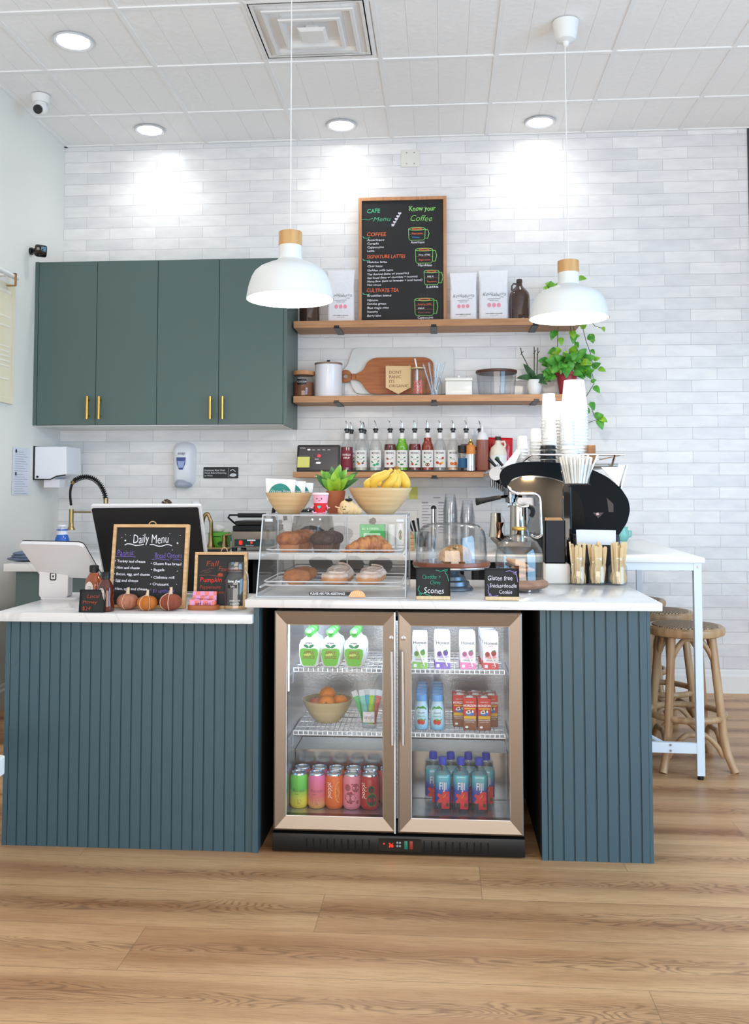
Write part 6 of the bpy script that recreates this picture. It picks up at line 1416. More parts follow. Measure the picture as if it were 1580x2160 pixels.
# ================================================================ LEFT COUNTER THINGS
SQW = M('register_white', (226, 224, 226), .35)
p = aZ(112, 1264, ZL)
t = E('card_terminal', 'white payment stand with a tilted tablet seen from behind, on the left counter', 'payment terminal', (p.x, p.y, ZL))
o0 = Vector(t.location); Yp = p.y
w_ = (XZ(145, 1220, Yp)[0]-XZ(84, 1220, Yp)[0])/2; h_ = XZ(110, 1178, Yp)[1]-ZL
MB().prism(rrect(-w_, w_, .006, h_, .012), 0, .05).obj('stand', SQW, t, bevel=.003)
MB().vprism(rrect(-w_*.9, w_*1.75, -.01, .16, .02)[::-1], 0, .008).obj('foot', SQW, t)
mb = MB(); lx, lz = XZ(112, 1216, Yp)[0]-p.x, XZ(112, 1216, Yp)[1]-ZL; sq = Yp/1960*7
mb.stroke([(lx+a*sq, lz+b*sq*1.2) for a, b in rrect(-.86, .86, -.86, .86, .3, 4)], sq*.36, 0, -.0006, True); mb.patch(rrect(lx-sq*.26, lx+sq*.26, lz-sq*.32, lz+sq*.32, sq*.08), 0, -.0006); mb.obj('emblem', M('emblem_black', (20, 20, 22), .5), t)
q = [aY(37, 1147, 3.46)-o0, aY(172, 1150, 3.42)-o0, aY(213, 1221, 3.585)-o0, aY(86, 1216, 3.61)-o0]
mb = MB(); nn = qslab(mb, q, .014, .09); mb.obj('tablet_back', SQW, t)
mb = MB(); qslab(mb, [v-nn*.0145 for v in q], .004, .09); mb.obj('tablet_screen', BLACK, t)
# big register screen
q = [aY(190, 1066, 3.66), aY(422, 1066, 3.66), aY(446, 1250, 3.78), aY(224, 1250, 3.78)]
o0 = aZ(335, 1250, ZL); o0.y = 3.72; o0.z = ZL
t = E('register_screen', 'large tilted register screen with black back and white rim behind the daily menu board', 'monitor', o0)
mb = MB(); nn = qslab(mb, [v-o0 for v in q], .022, .015); mb.obj('housing', SQW, t, bevel=.002)
q2 = [aY(193, 1072, 3.66), aY(418, 1070, 3.66), aY(440, 1247, 3.78), aY(228, 1247, 3.78)]
mb = MB(); qslab(mb, [v-o0+nn*.002 for v in q2], .004, .02); mb.obj('back_cover', M('register_black', (24, 22, 22), .55), t)
mb = MB(); mb.vprism(rrect(-.09, .09, -.02, .115, .02)[::-1], 0, .01); mb.box(-.03, .03, .04, .08, .008, .2); mb.obj('stand', SQW, t)
# honey bottles
def honey(px, pyt, pyb, label, rgb):
    p = aZ(px, pyb, ZL); s = p.y/1960*((pyb-pyt)/84); t = E('honey_bottle', label, 'bottle', (p.x, p.y+.02, ZL), radians(-20), 'honey bottles on the left counter')
    loft(MB(), [[(x*1.0, y*.72, z*s) for x, y, _ in sqring(w*s, z, 28, 3)] for w, z in [(17, 0), (19, 3), (18.5, 16), (16.5, 28), (18, 40), (16.5, 54), (11, 64), (7.5, 69), (7.5, 72)]]).obj('bottle_body', M('honey_%d' % rgb[0], rgb, .1, coat=.4, spec=.7), t)
    MB().lathe([(7.5*s, 69*s), (9.5*s, 70*s), (9.5*s, 82*s), (8*s, 84*s), (0, 84*s)], 24).obj('cap', BLACK, t)
    mb = MB(); mb.patch(oval(0, 34*s, 11*s, 17*s, 24), 0, -13.7*s); mb.stroke([(-7*s, 30*s), (0, 34*s), (6*s, 31*s)], 1*s, 1, -13.9*s); mb.stroke([(-5*s, 39*s), (0, 41*s), (6*s, 39*s)], .8*s, 1, -13.9*s); mb.stroke([(-3*s, 36*s), (4*s, 37*s)], .6*s, 1, -13.9*s); mb.obj('label', [M('label_cream', (224, 214, 208), .6), M('ink', (60, 56, 66), .7)], t)
    return t
honey(193, 1192, 1279, 'lighter amber honey bottle with black cap, the rear one of the pair', (150, 70, 20))
honey(218, 1207, 1291, 'dark amber honey bottle with black cap beside the first orange pumpkin', (84, 26, 10))
t, mp, sc = board('price_sign', 'small black price sign reading local honey in front of the honey bottles', 'sign', 3.215, 168.5, 220, 1247, 1292, ZL, .0005, tilt=.12, frame=CHALKB)
c = Chalk(t, mp, sc, 6.583, 0, 1120, yf=-.0136)
c.T('Local', 1215, 945, 52, 'rust', sh=.1, bold=-.005, width=170); c.T('Honey', 1155, 1018, 48, 'rust', bold=-.005, width=205); c.T('$24', 1155, 1105, 52, 'rust', bold=-.005, width=120); c.done()
# daily menu
t, mp, sc = board('menu_board', 'light wood framed daily menu chalkboard leaning in front of the register screen', 'menu board', 3.335, 229.5, 390.5, 1115.5, 1287, ZL, .0115, tilt=.16)
h_ = (1287-1115.5)*sc/cos(.16); mb = MB(); mb.tube(interp([Vector((-.015, .004, h_-.003)), Vector((-.010, .004, h_+.008)), Vector((0, .004, h_+.012)), Vector((.010, .004, h_+.008)), Vector((.015, .004, h_-.003))], 14), .0022, 6); mb.obj('twine_loop', M('twine', (190, 160, 120), .8), t)
c = Chalk(t, lambda px, py: mp(px-(1287-py)*.062, py), sc, 7.9, 220, 1100)
c.T('Daily Menu', 470, 428, 150, 'white', sh=.0, bold=-.004, width=600)
c.S([(335, 462), (380, 440), (440, 445), (520, 470), (600, 462), (660, 450)], 14, 'white'); c.S([(760, 455), (820, 452), (900, 478), (960, 480), (1040, 452), (1090, 455), (1135, 472)], 14, 'white')
for u, v, r in ((345, 388, 20), (1228, 428, 20), (1272, 302, 10), (350, 292, 8), (432, 305, 8), (285, 340, 9), (1098, 275, 9), (1140, 540, 9), (1222, 880, 10), (1210, 1095, 8)): c.F([(u+r*(1 if i % 2 else .5)*cos(i*pi/5), v+r*(1 if i % 2 else .5)*sin(i*pi/5)) for i in range(10)], 'white')
c.T('Paninis:', 205, 632, 95, 'purple', sh=.05, bold=-.006, width=290); c.S([(175, 655), (260, 642), (330, 655), (420, 648), (520, 658)], 8, 'purple')
c.T('Bread Options', 840, 668, 85, 'purple', sh=.05, bold=-.006, width=460); c.S([(795, 695), (900, 682), (1000, 695), (1090, 702)], 8, 'purple'); c.S([(1150, 702), (1220, 690), (1300, 706)], 8, 'purple')
for w, u, v, q in (('• Turkey and cheese', 170, 742, 515), ('• Ham and cheese', 165, 845, 425), ('• Bacon, egg, and cheese', 155, 950, 605), ('• Egg and cheese', 145, 1052, 420), ('• Ham, egg, and cheese', 135, 1185, 585), ('• Gluten free bread', 772, 780, 515), ('• Bagels', 775, 880, 230), ('• Ciabatta roll', 775, 1000, 395), ('• Croissant', 760, 1110, 315)): c.T(w, u, v, 44, 'white', sh=.0, width=q, rot=-.015)
c.T('✱ $1 upcharge', 755, 1225, 58, 'purple', bold=-.004, width=415) if False else c.T('* $1 upcharge', 755, 1225, 58, 'purple', bold=-.004, width=415)
c.done()
# fall board
t, mp, sc = board('menu_board', 'small light wood framed fall flavors chalkboard behind the tip jar', 'menu board', 3.345, 408.5, 519, 1171, 1287, ZL, .0105, tilt=.11)
h_ = (1287-1171)*sc/cos(.11); mb = MB(); mb.tube(interp([Vector((-.005, .004, h_-.003)), Vector((.0, .004, h_+.012)), Vector((.008, .004, h_+.018)), Vector((.018, .004, h_+.010)), Vector((.02, .004, h_-.003))], 14), .0016, 6); mb.obj('twine_loop', M('twine', (190, 160, 120), .8), t)
c = Chalk(t, lambda px, py: mp(px-(1287-py)*.03, py), sc, 9.875, 400, 1140)
c.T('Fall', 330, 590, 110, 'rust', sh=.15, bold=-.006, width=270); c.T('Favorites', 595, 690, 95, 'rust', sh=.1, bold=-.006, width=470)
c.S([(230, 715), (300, 680), (350, 680), (420, 640), (500, 640)], 6, 'brown'); c.S([(300, 715), (380, 722), (450, 700), (400, 680)], 6, 'brown'); c.S([(205, 780), (350, 772), (480, 782), (610, 800), (700, 795)], 8, 'brown')
c.T('Pumpkin', 210, 915, 95, 'red', bold=.0, width=460); c.T('Peppermint', 210, 1055, 80, 'rust', bold=-.004, width=440); c.T('latte', 560, 1150, 60, 'rust', bold=-.006, width=150); c.F([(640+55*cos(q), 770+40*sin(q)) for q in [2*pi*i/14 for i in range(14)]], 'rust'); c.done()
# fabric pumpkins
def pumpkin(px, py, rpx, rgb, cord, label):
    p = aZ(px, py-2, ZL); r = rpx*p.y/1960; t = E('fabric_pumpkin', label, 'pumpkin', (p.x, p.y+r*.75, ZL), 0, 'fabric pumpkins on the left counter')
    mb = MB(); vs = []; n, k = 72, 16
    mb.ell((0, 0, r*.76), (r, r, r*.76), 72, 24, nz=lambda d: 1-.10*(abs(cos(3.5*math.atan2(d.y, d.x)+.6))**.35 < .62)*0-.17*(1-abs(sin(3.5*math.atan2(d.y, d.x)+.3)))**3*max(.2, 1-abs(d.z)) - .30*max(0, d.z-.72))
    mb.obj('pumpkin_body', M('pumpkin_%d' % rgb[2], rgb, .7, bump=(70, .3, .004), var=(9, tuple(int(v*.82) for v in rgb))), t)
    MB().tube([(0, 0, r*1.25), (.0, 0, r*1.55), (r*.06, 0, r*1.85), (r*.03, 0, r*2.02)], [r*.26, r*.17, r*.12, r*.14], 12).obj('stem', M('stem_linen', (222, 198, 170), .85), t)
    if cord:
        for k_ in cord:
            a_ = k_; pts = [Vector((r*1.015*sin(b)*cos(a_), r*1.015*sin(b)*sin(a_), r*.76+r*.77*cos(b))) for b in [.25+i*.2 for i in range(13)]]
            MB().tube(pts, r*.03, 6).obj('cord', M('cord_linen', (226, 190, 166), .8), t)
pumpkin(263, 1290, 23.5, (196, 128, 98), (-1.75,), 'dusty pink fabric pumpkin, leftmost of the three')
pumpkin(305, 1292, 22, (206, 118, 40), (-2.05, -1.0), 'bright orange fabric pumpkin, middle of the three')
pumpkin(354, 1292, 24.5, (150, 72, 46), (-2.35, -1.5), 'rust brown fabric pumpkin, rightmost of the three')
# gift card stand
p = aZ(425, 1288, ZL)
t = E('gift_card_holder', 'oval wooden stand holding pink checked gift cards beside the pumpkins', 'card holder', (p.x, p.y+.03, ZL)); s = 3.3/1960
MB().vprism(rrect(-34*s, 34*s, -.027, .027, .026, 8)[::-1], 0, 10*s).obj('base', M('teak', (176, 98, 54), .45), t, bevel=.002)
def chk(name, a, b, sc_):
    m = M(name, a, .5); nt = m.node_tree; tc = nt.nodes.new('ShaderNodeTexCoord'); c_ = nt.nodes.new('ShaderNodeTexChecker'); c_.inputs['Scale'].default_value = sc_
    c_.inputs[1].default_value = (*s2l(a), 1); c_.inputs[2].default_value = (*s2l(b), 1); nt.links.new(tc.outputs['Object'], c_.inputs[0]); nt.links.new(c_.outputs[0], nt.nodes['Principled BSDF'].inputs['Base Color']); return m
CK = chk('check_pink', (238, 130, 120), (226, 160, 210), 62)
def card(name, y, x0_, x1_, z0_, z1_, label, tx):
    o = MB().prism(rrect(x0_*s, x1_*s, 0, (z1_-z0_)*s, 1.5*s, 3), -.0012, 0).obj(name, CK, loc=(p.x, p.y+.03+y, ZL+z0_*s), rot=(-.12, 0, 0), label=label, cat='card', group='gift cards in the wooden stand')
    mb = MB(); mb.text('GIFT CARD', 0, (z1_-z0_)*.30*s if tx else .4*s, 6.2*s, 0, -.0018, 'CENTER', bold=.01, sx=1.1)
    mb.text('the café', 0, (z1_-z0_)*.62*s, 3.6*s, 0, -.0018, 'CENTER', shear=.3) if tx else None
    mb.obj('lettering', M('print_plum', (130, 44, 90), .6), o)
card('gift_card', .010, -26, 26, 10, 38, 'pink checked gift card standing at the back of the wooden stand', True)
card('gift_card', -.006, -30, -7, 10, 22, 'lower pink checked gift card at the front left of the wooden stand', False)
card('gift_card', -.007, -5, 25, 10, 21, 'lower pink checked gift card at the front right of the wooden stand', False)
# tip jar
p = aZ(493, 1289, ZL); s = 3.32/1960
def mason(t, s, h, mat, r=25):
    MB().shell([(0, 0), (r*.86*s, 0), (r*s, 3*s), (r*1.0*s, h*.30*s), (r*1.0*s, h*.62*s), (r*.93*s, h*.70*s), (r*.78*s, h*.77*s), (r*.74*s, h*.79*s), (r*.79*s, h*.81*s), (r*.74*s, h*.84*s), (r*.79*s, h*.88*s), (r*.74*s, h*.92*s), (r*.76*s, h*s)], 1.4*s, 40).obj('glass', mat, t)
JARG = glassmat('jar_glass', (.985, .99, .99), 0, .10)
t = E('tip_jar', 'clear glass mason jar with a black tips label beside the taller counter', 'jar', (p.x, p.y+.035, ZL)); mason(t, s, 99, JARG, 26)
mb = MB(); mb.arc(26.4*s, -.5, .3, 48*s, 55*s); mb.text('TIPS', -2.5*s, 49.5*s, 5.5*s, 1, 0, 'CENTER', wrap=26.8*s); mb.obj('label', [BLACK, PAPER], t)
mb = MB(); mb.text('love the', 0, 60*s, 8*s, 0, 0, 'CENTER', wrap=26.5*s, shear=.2, bold=.02); mb.text('EVERY TIP', 3*s, 20*s, 5*s, 0, 0, 'CENTER', wrap=26.5*s); mb.text('COUNTS', 3*s, 14*s, 5*s, 0, 0, 'CENTER', wrap=26.5*s); mb.obj('print', M('print_wh', (246, 246, 248)), t)
MB().tube([(20*s, 0, 82*s), (25*s, 0, 76*s), (27*s, -.005, 60*s), (26.5*s, -.005, 20*s)], .8*s, 6).obj('wire_bail', CHROME, t)
# ================================================================ PASTRY CASE
t = E('pastry_case', 'clear acrylic two-tier pastry display case with slanted front on the island counter', 'display case', (-.39, 3.48, ZI)); O3 = Vector(t.location)
xa, xb = aZ(543, 1258, ZI).x-O3.x, aZ(857, 1262, ZI).x-O3.x
Yf0, Yf1, Yk = -.225, -.115, .20
ztop = .286; xta, xtb = xa+.003, xb-.003
EDG = M('acrylic_edge', (236, 240, 244), .1, trans=.3, spec=.8)
for nm, pl in (('side_panel', xa), ('side_panel', xb-.005)):
    mb = MB(); pr = [(Yf0, .002), (Yk, .002), (Yk, ztop), (Yf1, ztop)]
    mb.add([(pl, a, b) for a, b in pr]+[(pl+.005, a, b) for a, b in pr], [(0, 1, 2, 3), (7, 6, 5, 4), (0, 4, 5, 1), (1, 5, 6, 2), (2, 6, 7, 3), (3, 7, 4, 0)]); mb.obj(nm, ACRYL, t)
    mb = MB(); e_ = pl+.0025
    for q in range(4): a_, b_2 = pr[q], pr[(q+1) % 4]; mb.tube([(e_, a_[0], a_[1]), (e_, b_2[0], b_2[1])], .0026, 6)
    mb.obj('polished_edge', EDG, t)
mb = MB(); mb.add([(xa, Yf0, .002), (xb, Yf0, .002), (xb, Yf1, ztop), (xa, Yf1, ztop)], [(0, 1, 2, 3)]); mb.obj('front_panel', ACRYL, t)
mb = MB()
for p0, p1 in (((xa, Yf0, .003), (xb, Yf0, .003)), ((xa, Yf1, ztop), (xb, Yf1, ztop)), ((xa, Yk, ztop), (xb, Yk, ztop)), ((xa, Yk, .003), (xb, Yk, .003)), (((xa+xb)/2+.015, Yk, .003), ((xa+xb)/2+.015, Yk, ztop))): mb.tube([p0, p1], .0022, 6)
mb.obj('polished_edge', EDG, t)
MB().box(xa, xb, Yf1, Yk, ztop-.004, ztop).obj('top_panel', glassmat('acrylic_top', (.90, .91, .92), .05, .3), t)
mb = MB(); mb.add([(xa, Yk, 0), (xb, Yk, 0), (xb, Yk, ztop), (xa, Yk, ztop)], [(3, 2, 1, 0)]); mb.obj('back_door', ACRYL, t)
for x_ in (xa+.012, xb-.040): MB().box(x_, x_+.028, Yf1-.012, Yf1-.002, ztop-.024, ztop-.013, 0, .001).obj('hinge', EDG, t)
ZT1, ZT2 = .150, .040      # tray heights above the counter
for z, yf in ((ZT1, Yf0+.075), (ZT2, Yf0+.035)):
    mb = MB(); mb.box(xa+.02, xb-.02, yf, Yk-.03, z-.003, z)
    o = mb.obj('tray', glassmat('acrylic_tray', (.94, .95, .96), .04, .25), t)
    mb = MB(); P_ = rrect(xa+.018, xb-.018, yf, Yk-.03, .03, 5); mb.tube([(a, b, z+.012) for a, b in P_], .0022, 6, 0, True); mb.tube([(a, b, z) for a, b in P_], .0018, 6, 0, True); mb.obj('tray_rim', EDG, o)
    for x_ in (xa+.006, xb-.012): MB().box(x_, x_+.006, yf, Yk-.02, z-.010, z-.004).obj('runner', EDG, t)
sl = (Yf1-Yf0)/ztop
px_ = lambda px: aZ(px, 1258, ZI).x-O3.x
mb = MB(); x0, x1 = px_(656), px_(742); mb.box(x0, x1, Yf0-.002, Yf0-.001, .009, .021); mb.text('PLEASE ASK FOR ASSISTANCE', x0+.004, .0115, .0108, 1, Yf0-.0024, bold=.02, sx=.86); mb.obj('label_strip', [BLACK, PAPER], t)
mb = MB(); x0 = px_(757); P_ = [(x0+.029*cos(q), .004+.024*sin(q)) for q in [pi*i/12 for i in range(13)]]; mb.prism(P_, Yf0-.006, Yf0-.0026, 0)
for i in range(-3, 4): mb.stroke([(x0+i*.008-.006, .006), (x0+i*.008, .014), (x0+i*.006, .024)], .0016, 1, Yf0-.0064)
mb.obj('shell_sticker', [M('waffle_orange', (246, 178, 120), .6), M('waffle_cream', (252, 222, 184), .6)], t)
# pastries
def on(px, Y, z): return (XZ(px, 1200, Y)[0], Y, ZI+z+.0006)
BAKE = M('baked_brown', (176, 104, 54), .75, var=(45, (128, 70, 34)), bump=(90, .7, .006))
CHOC = M('choc_brown', (70, 40, 28), .6, var=(40, (46, 26, 20)), bump=(80, .7, .006))
def muffin(px, Y, dark, label, rz=0, s=1):
    t = E('muffin', label, 'muffin', on(px, Y, ZT1), rz, 'muffins on the upper tray')
    cup = M('liner_dark' if dark else 'liner_tan', (98, 62, 46) if dark else (186, 122, 74), .7); n = 60; vs = []; fs = []
    rg = [(.031, 0), (.0345, .018), (.039, .040)]
    for r, z in rg:
        for i in range(n*2): q = 2*pi*i/(n*2); k = r*(1+(.035 if i % 4 < 2 else -.02)); vs.append((k*cos(q), k*sin(q), z))
    m_ = n*2
    for j in range(2):
        for i in range(m_): fs.append((j*m_+i, j*m_+(i+1) % m_, (j+1)*m_+(i+1) % m_, (j+1)*m_+i))
    fs.append(list(range(m_))[::-1]); MB().add(vs, fs, 0, False).obj('paper_liner', cup, t)
    r_ = random.Random(int(px)); k1, k2 = r_.uniform(4, 7), r_.uniform(0, 6)
    mb = MB(); mb.ell((0, 0, .046), (.049, .049, .029), 36, 20, nz=lambda d: 1+.05*sin(k1*d.x*2+k2)*cos(5*d.y+k2)+.035*sin(17*d.x+k2)*sin(15*d.y)*cos(13*d.z)); mb.obj('muffin_top', CHOC if dark else BAKE, t)
    t.scale = (s,)*3; return t
muffin(610, 3.40, False, 'bran muffin at the front left of the upper tray'); muffin(630, 3.485, False, 'bran muffin in the middle of the three'); muffin(640, 3.575, False, 'bran muffin at the back of the three')
muffin(681, 3.40, True, 'chocolate muffin at the front of the upper tray'); muffin(697, 3.495, True, 'chocolate muffin behind the other chocolate one')
def croissant(px, Y, label, rz, s=1, z=ZT1):
    t = E('croissant', label, 'croissant', on(px, Y, z), rz, 'croissants on the upper tray')
    mb = MB(); n = 9; m_ = M('croissant_gold', (222, 150, 82), .5, var=(60, (150, 76, 34), (1, .35, .35)), bump=(90, .7, .004))
    for i in range(n):
        q = (i-(n-1)/2)/((n-1)/2); r = .035*(1-abs(q)**1.7*.78); x = q*.082; y = -.030*q*q
        mb.ell((x, y, r*.80), (.0205+.004*(1-abs(q)), r*(1.0 if i % 2 else .93), r*(.92 if i % 2 else .83)), 20, 12, nz=lambda d: 1+.03*sin(16*d.y))
    mb.obj('pastry', m_, t); t.scale = (s,)*3
croissant(775, 3.41, 'flaky golden croissant at the front right of the upper tray', .12, .98); croissant(789, 3.50, 'flaky golden croissant behind the front one on the upper tray', -.45, 1.02)
COOK = M('cookie_brown', (182, 112, 62), .8, var=(38, (146, 84, 44)), bump=(70, .5, .004))
def cookie(loc, label, r=.05, tilt=(0, 0), m=COOK, h=.014, cat='cookie', grp='cookies on the lower tray'):
    o = MB(); o.ell((0, 0, h), (r, r*.95, h), 32, 12, nz=lambda d: 1+.03*sin(7*d.x+3*d.y)+.02*sin(19*d.y)); return o.obj('cookie', m, loc=loc, rot=(tilt[0], tilt[1], 0), label=label, cat=cat, group=grp)
a_ = on(626, 3.36, ZT2); cookie((a_[0], a_[1], a_[2]+.012), 'brown ginger cookie leaning at the front of the lower tray', .050, (.55, .06)); a_ = on(642, 3.44, ZT2); cookie((a_[0], a_[1], a_[2]+.014), 'brown ginger cookie behind the front one on the lower tray', .050, (.5, -.05))
ICE = M('icing', (232, 216, 204), .35, var=(28, (206, 168, 146)), coat=.3, sss=.1); DOUGH = M('dough', (216, 152, 92), .6, var=(20, (196, 124, 66)))
def roll(px, Y, dz, label, tilt=0, s=1):
    a = on(px, Y, ZT2); t = E('cinnamon_roll', label, 'bun', (a[0], a[1], a[2]+dz), 0, 'iced cinnamon rolls on the lower tray'); t.rotation_euler = (tilt, 0, 0)
    mb = MB(); mb.lathe([(0, 0), (.040*s, 0), (.048*s, .008), (.048*s, .024), (.042*s, .032), (0, .034)], 36); mb.obj('bun', DOUGH, t)
    mb = MB(); mb.lathe([(.046*s, .020), (.049*s, .025), (.045*s, .034), (.030*s, .040), (0, .041)], 48, flute=(7, .05)); pts = [Vector(((.006+.0048*q)*cos(q*1.0)*s, (.006+.0048*q)*sin(q)*s, .0405)) for q in [i*.35 for i in range(24)]]; mb.tube(pts, .0032, 6); mb.obj('icing', ICE, t)
roll(706, 3.365, 0, 'iced cinnamon roll at the front middle of the lower tray'); roll(718, 3.47, .006, 'iced cinnamon roll tilted up at the back middle of the lower tray', .45, 1.05)
roll(777, 3.365, 0, 'iced cinnamon roll at the front right of the lower tray', 0, .95); roll(787, 3.47, .006, 'iced cinnamon roll at the back right of the lower tray', .25)
# ---------------------------------------------------------------- on top of the case
ZK = ZI+ztop
BOWLM = M('bamboo_bowl', (236, 206, 158), .42, var=(3.2, (214, 176, 124), (1, 1, 22)), coat=.2)
def bowl(px, Y, w, h, label, base):
    s = Y/1960; X = XZ(px, 1080, Y)[0]; r = w*s/2; H_ = h*s; b = base*s/2
    MB().shell([(0, 0), (b*.95, 0), (b, .002), (b+(r-b)*.40, H_*.30), (b+(r-b)*.72, H_*.62), (r, H_)], .004, 56).obj('serving_bowl', BOWLM, loc=(X, Y, ZK+.0005), label=label, cat='bowl', group='bamboo bowls on the pastry case'); return X, r, H_
YQ = 3.53
bx, br, bh = bowl(609.5, YQ, 101, 45, 'bamboo bowl of bagged gluten free snacks on the left of the pastry case', 46)
for i, (dx, dy, hz, rz_, lab) in enumerate(((-.030, -.02, .062, -.05, 'front'), (.004, .006, .056, .08, 'middle'), (.03, .03, .05, .15, 'rear'))):
    t = E('snack_package', 'white snack package with teal round label, %s one in the left bowl' % lab, 'package', (bx+dx, YQ+dy, ZK+.052), rz_, 'bagged snacks in the left bowl')
    MB().prism([(-.052, 0), (.052, .0), (.060, hz+.016), (-.058, hz+.022)], -.006, .006).obj('wrapper', M('wrap_white', (232, 232, 230), .3, bump=(30, .4, .006)), t, bevel=.002)
    mb = MB(); mb.patch([(.044*cos(q), .020+.044*sin(q)) for q in [pi*i/20 for i in range(21)]]+[(-.044, .02)], 0, -.0068); mb.text('Gluten Free', 0, .028, .018, 1, -.0074, 'CENTER', shear=.3, sx=.9); mb.obj('round_label', [M('label_teal', (40, 138, 128), .6), PAPER], t)
b2x, b2r, b2h = bowl(802, YQ+.005, 135, 55, 'larger bamboo bowl of bananas on the right of the pastry case', 58)
# bananas
BAN = M('banana', (240, 206, 96), .45, var=(6, (226, 190, 70)))
for i, (pa, pb_, pc2, pd, lab) in enumerate((((788, 1030), (790, 1012), (810, 1002), (828, 990), 'leftmost'), ((806, 1034), (818, 1022), (830, 1008), (834, 990), 'middle'), ((828, 1034), (834, 1024), (838, 1008), (836, 990), 'centre right'), ((852, 1034), (856, 1020), (848, 1004), (838, 989), 'rightmost'))):
    Yb = YQ-.03+i*.014; P_ = [aY(*q, Yb) for q in (pa, pb_, pc2, pd)]; P_[0].y += .02; o0 = P_[0].copy(); C_ = interp([p-o0 for p in P_], 18)
    o = E('banana', 'yellow banana in the right bowl, the %s one of the bunch' % lab, 'banana', o0, 0, 'bananas in the right bowl'); n = len(C_)
    MB().tube(C_, [.006+.0135*sin(pi*min(1, (k+1.5)/n*1.02))**.6 if k < n-4 else .0075-.0008*(k-n+4) for k in range(n)], 10).obj('peel', BAN, o)
    MB().ell(tuple(C_[0]), .006, 8, 6).obj('tip', M('banana_tip', (70, 52, 30), .8), o)
cr = aY(836, 987, YQ-.01); MB().lathe([(0, -.006), (.010, -.004), (.011, .004), (0, .008)], 12).obj('stem', M('crown', (150, 112, 60), .8), o, loc=tuple(cr-o0))
a_ = aY(775, 1023, YQ-.02); o = E('banana', 'short banana with a black tip at the left edge of the right bowl', 'banana', a_, 0, 'bananas in the right bowl')
C_ = interp([Vector((.012, .03, -.006)), Vector((0, 0, .002)), Vector((.02, 0, .014)), Vector((.055, 0, .010))], 14); MB().tube(C_, [.007]+[.016]*13+[.015], 10).obj('peel', BAN, o); MB().ell((0.002, .0, .004), .006, 8, 6).obj('tip', _mats['banana_tip'], o)
# terracotta pot with succulent
Xp = XZ(708, 1080, 3.60)[0]; s = 3.6/1960
t = E('succulent', 'agave-like succulent in a terracotta pot on top of the pastry case', 'plant', (Xp, 3.60, ZK+.0005))
MB().lathe([(0, 0), (15*s, 0), (20.5*s, 46*s), (20.5*s, 48*s), (18*s, 48*s), (17*s, 43*s), (0, 43*s)], 40).obj('pot', M('terracotta', (186, 112, 78), .8, var=(14, (168, 94, 64))), t)
AG = [M('agave_mid', (84, 146, 46), .38, var=(20, (120, 178, 60))), M('agave_lime', (160, 198, 56), .38, var=(16, (120, 176, 50))), M('agave_dark', (50, 104, 50), .4)]
for dx, dz, w, dy, mi in ((-42, 44, 7.5, 0, 2), (-48, 52, 6, .03, 2), (-34, 62, 8, .02, 0), (-12, 72, 9, .03, 2), (-20, 58, 9, .0, 0), (6, 78, 9, .035, 0), (20, 64, 9, .03, 0), (40, 52, 8, .02, 0), (50, 40, 6.5, 0, 2), (46, 58, 7, .03, 2), (28, 40, 9.5, -.02, 1), (12, 42, 10, -.035, 1), (-14, 40, 9.5, -.035, 1), (-28, 38, 8.5, -.02, 0), (-2, 56, 9.5, -.02, 1), (2, 66, 8, 0, 1)):
    mb = MB(); leaf(mb, (dx*.12*s, dy*.3, 44*s), (dx*s, dy*1.6, (44+dz*.86)*s), w*s, 0, .35, .08, 8); mb.obj('leaf', AG[mi], t)
# plush cup and plush croissant
Yp_ = 3.44
Xc = XZ(676, 1080, Yp_)[0]; s = Yp_/1960
t = E('plush_toy', 'pink and red plush coffee cup with a smiling face on the pastry case', 'toy', (Xc, Yp_, ZK+.0005))
PK, RD = M('plush_pink', (240, 176, 196), .85), M('plush_red', (220, 44, 52), .8)
MB().lathe([(0, 4*s), (12*s, 4*s), (12.5*s, 8*s), (13.8*s, 13*s), (14.5*s, 24*s), (0, 24*s)], 48, flute=(24, .02)).obj('sleeve', RD, t)
MB().lathe([(0, 24.2*s), (14.6*s, 24.2*s), (16.8*s, 41*s), (0, 41*s)], 36).obj('cup_body', PK, t)
MB().lathe([(0, 0), (11.5*s, 0), (12*s, 4*s), (0, 4*s)], 30).obj('base', PK, t)
MB().lathe([(16.5*s, 41*s), (18*s, 42*s), (17.5*s, 45*s), (14*s, 46*s), (0, 46*s)], 36).obj('lid', M('plush_lid', (246, 224, 232), .8), t)
mb = MB(); mb.patch(oval(-5.5*s, 33.5*s, 1.1*s, 1.7*s, 12), 0, -16.3*s); mb.patch(oval(4.5*s, 33.5*s, 1.1*s, 1.7*s, 12), 0, -16.3*s); mb.stroke([(-2.2*s, 30*s), (-1*s, 28.8*s), (.3*s, 28.8*s), (1.4*s, 30*s)], .7*s, 0, -16.2*s); mb.patch(heart(-1*s, 16*s, 4*s), 1, -15*s); mb.obj('face', [BLACK, M('heart_teal', (96, 196, 178), .7)], t)
for sx_ in (-1, 1):
    MB().tube([(sx_*13*s, -4*s, 20*s), (sx_*17*s, -8*s, 14*s), (sx_*21*s, -8*s, 15*s)], 1.6*s, 8).obj('arm', PK, t); MB().tube([(sx_*7*s, -8*s, 4*s), (sx_*13*s, -14*s, 3*s), (sx_*15*s, -15*s, 8*s)], 2.1*s, 8).obj('leg', PK, t)
Xc = XZ(733, 1080, Yp_)[0]
t = E('plush_toy', 'beige plush croissant with a moustache and black beret beside the plush cup', 'toy', (Xc, Yp_+.015, ZK+.0005)); BG = M('plush_beige', (232, 200, 150), .85)
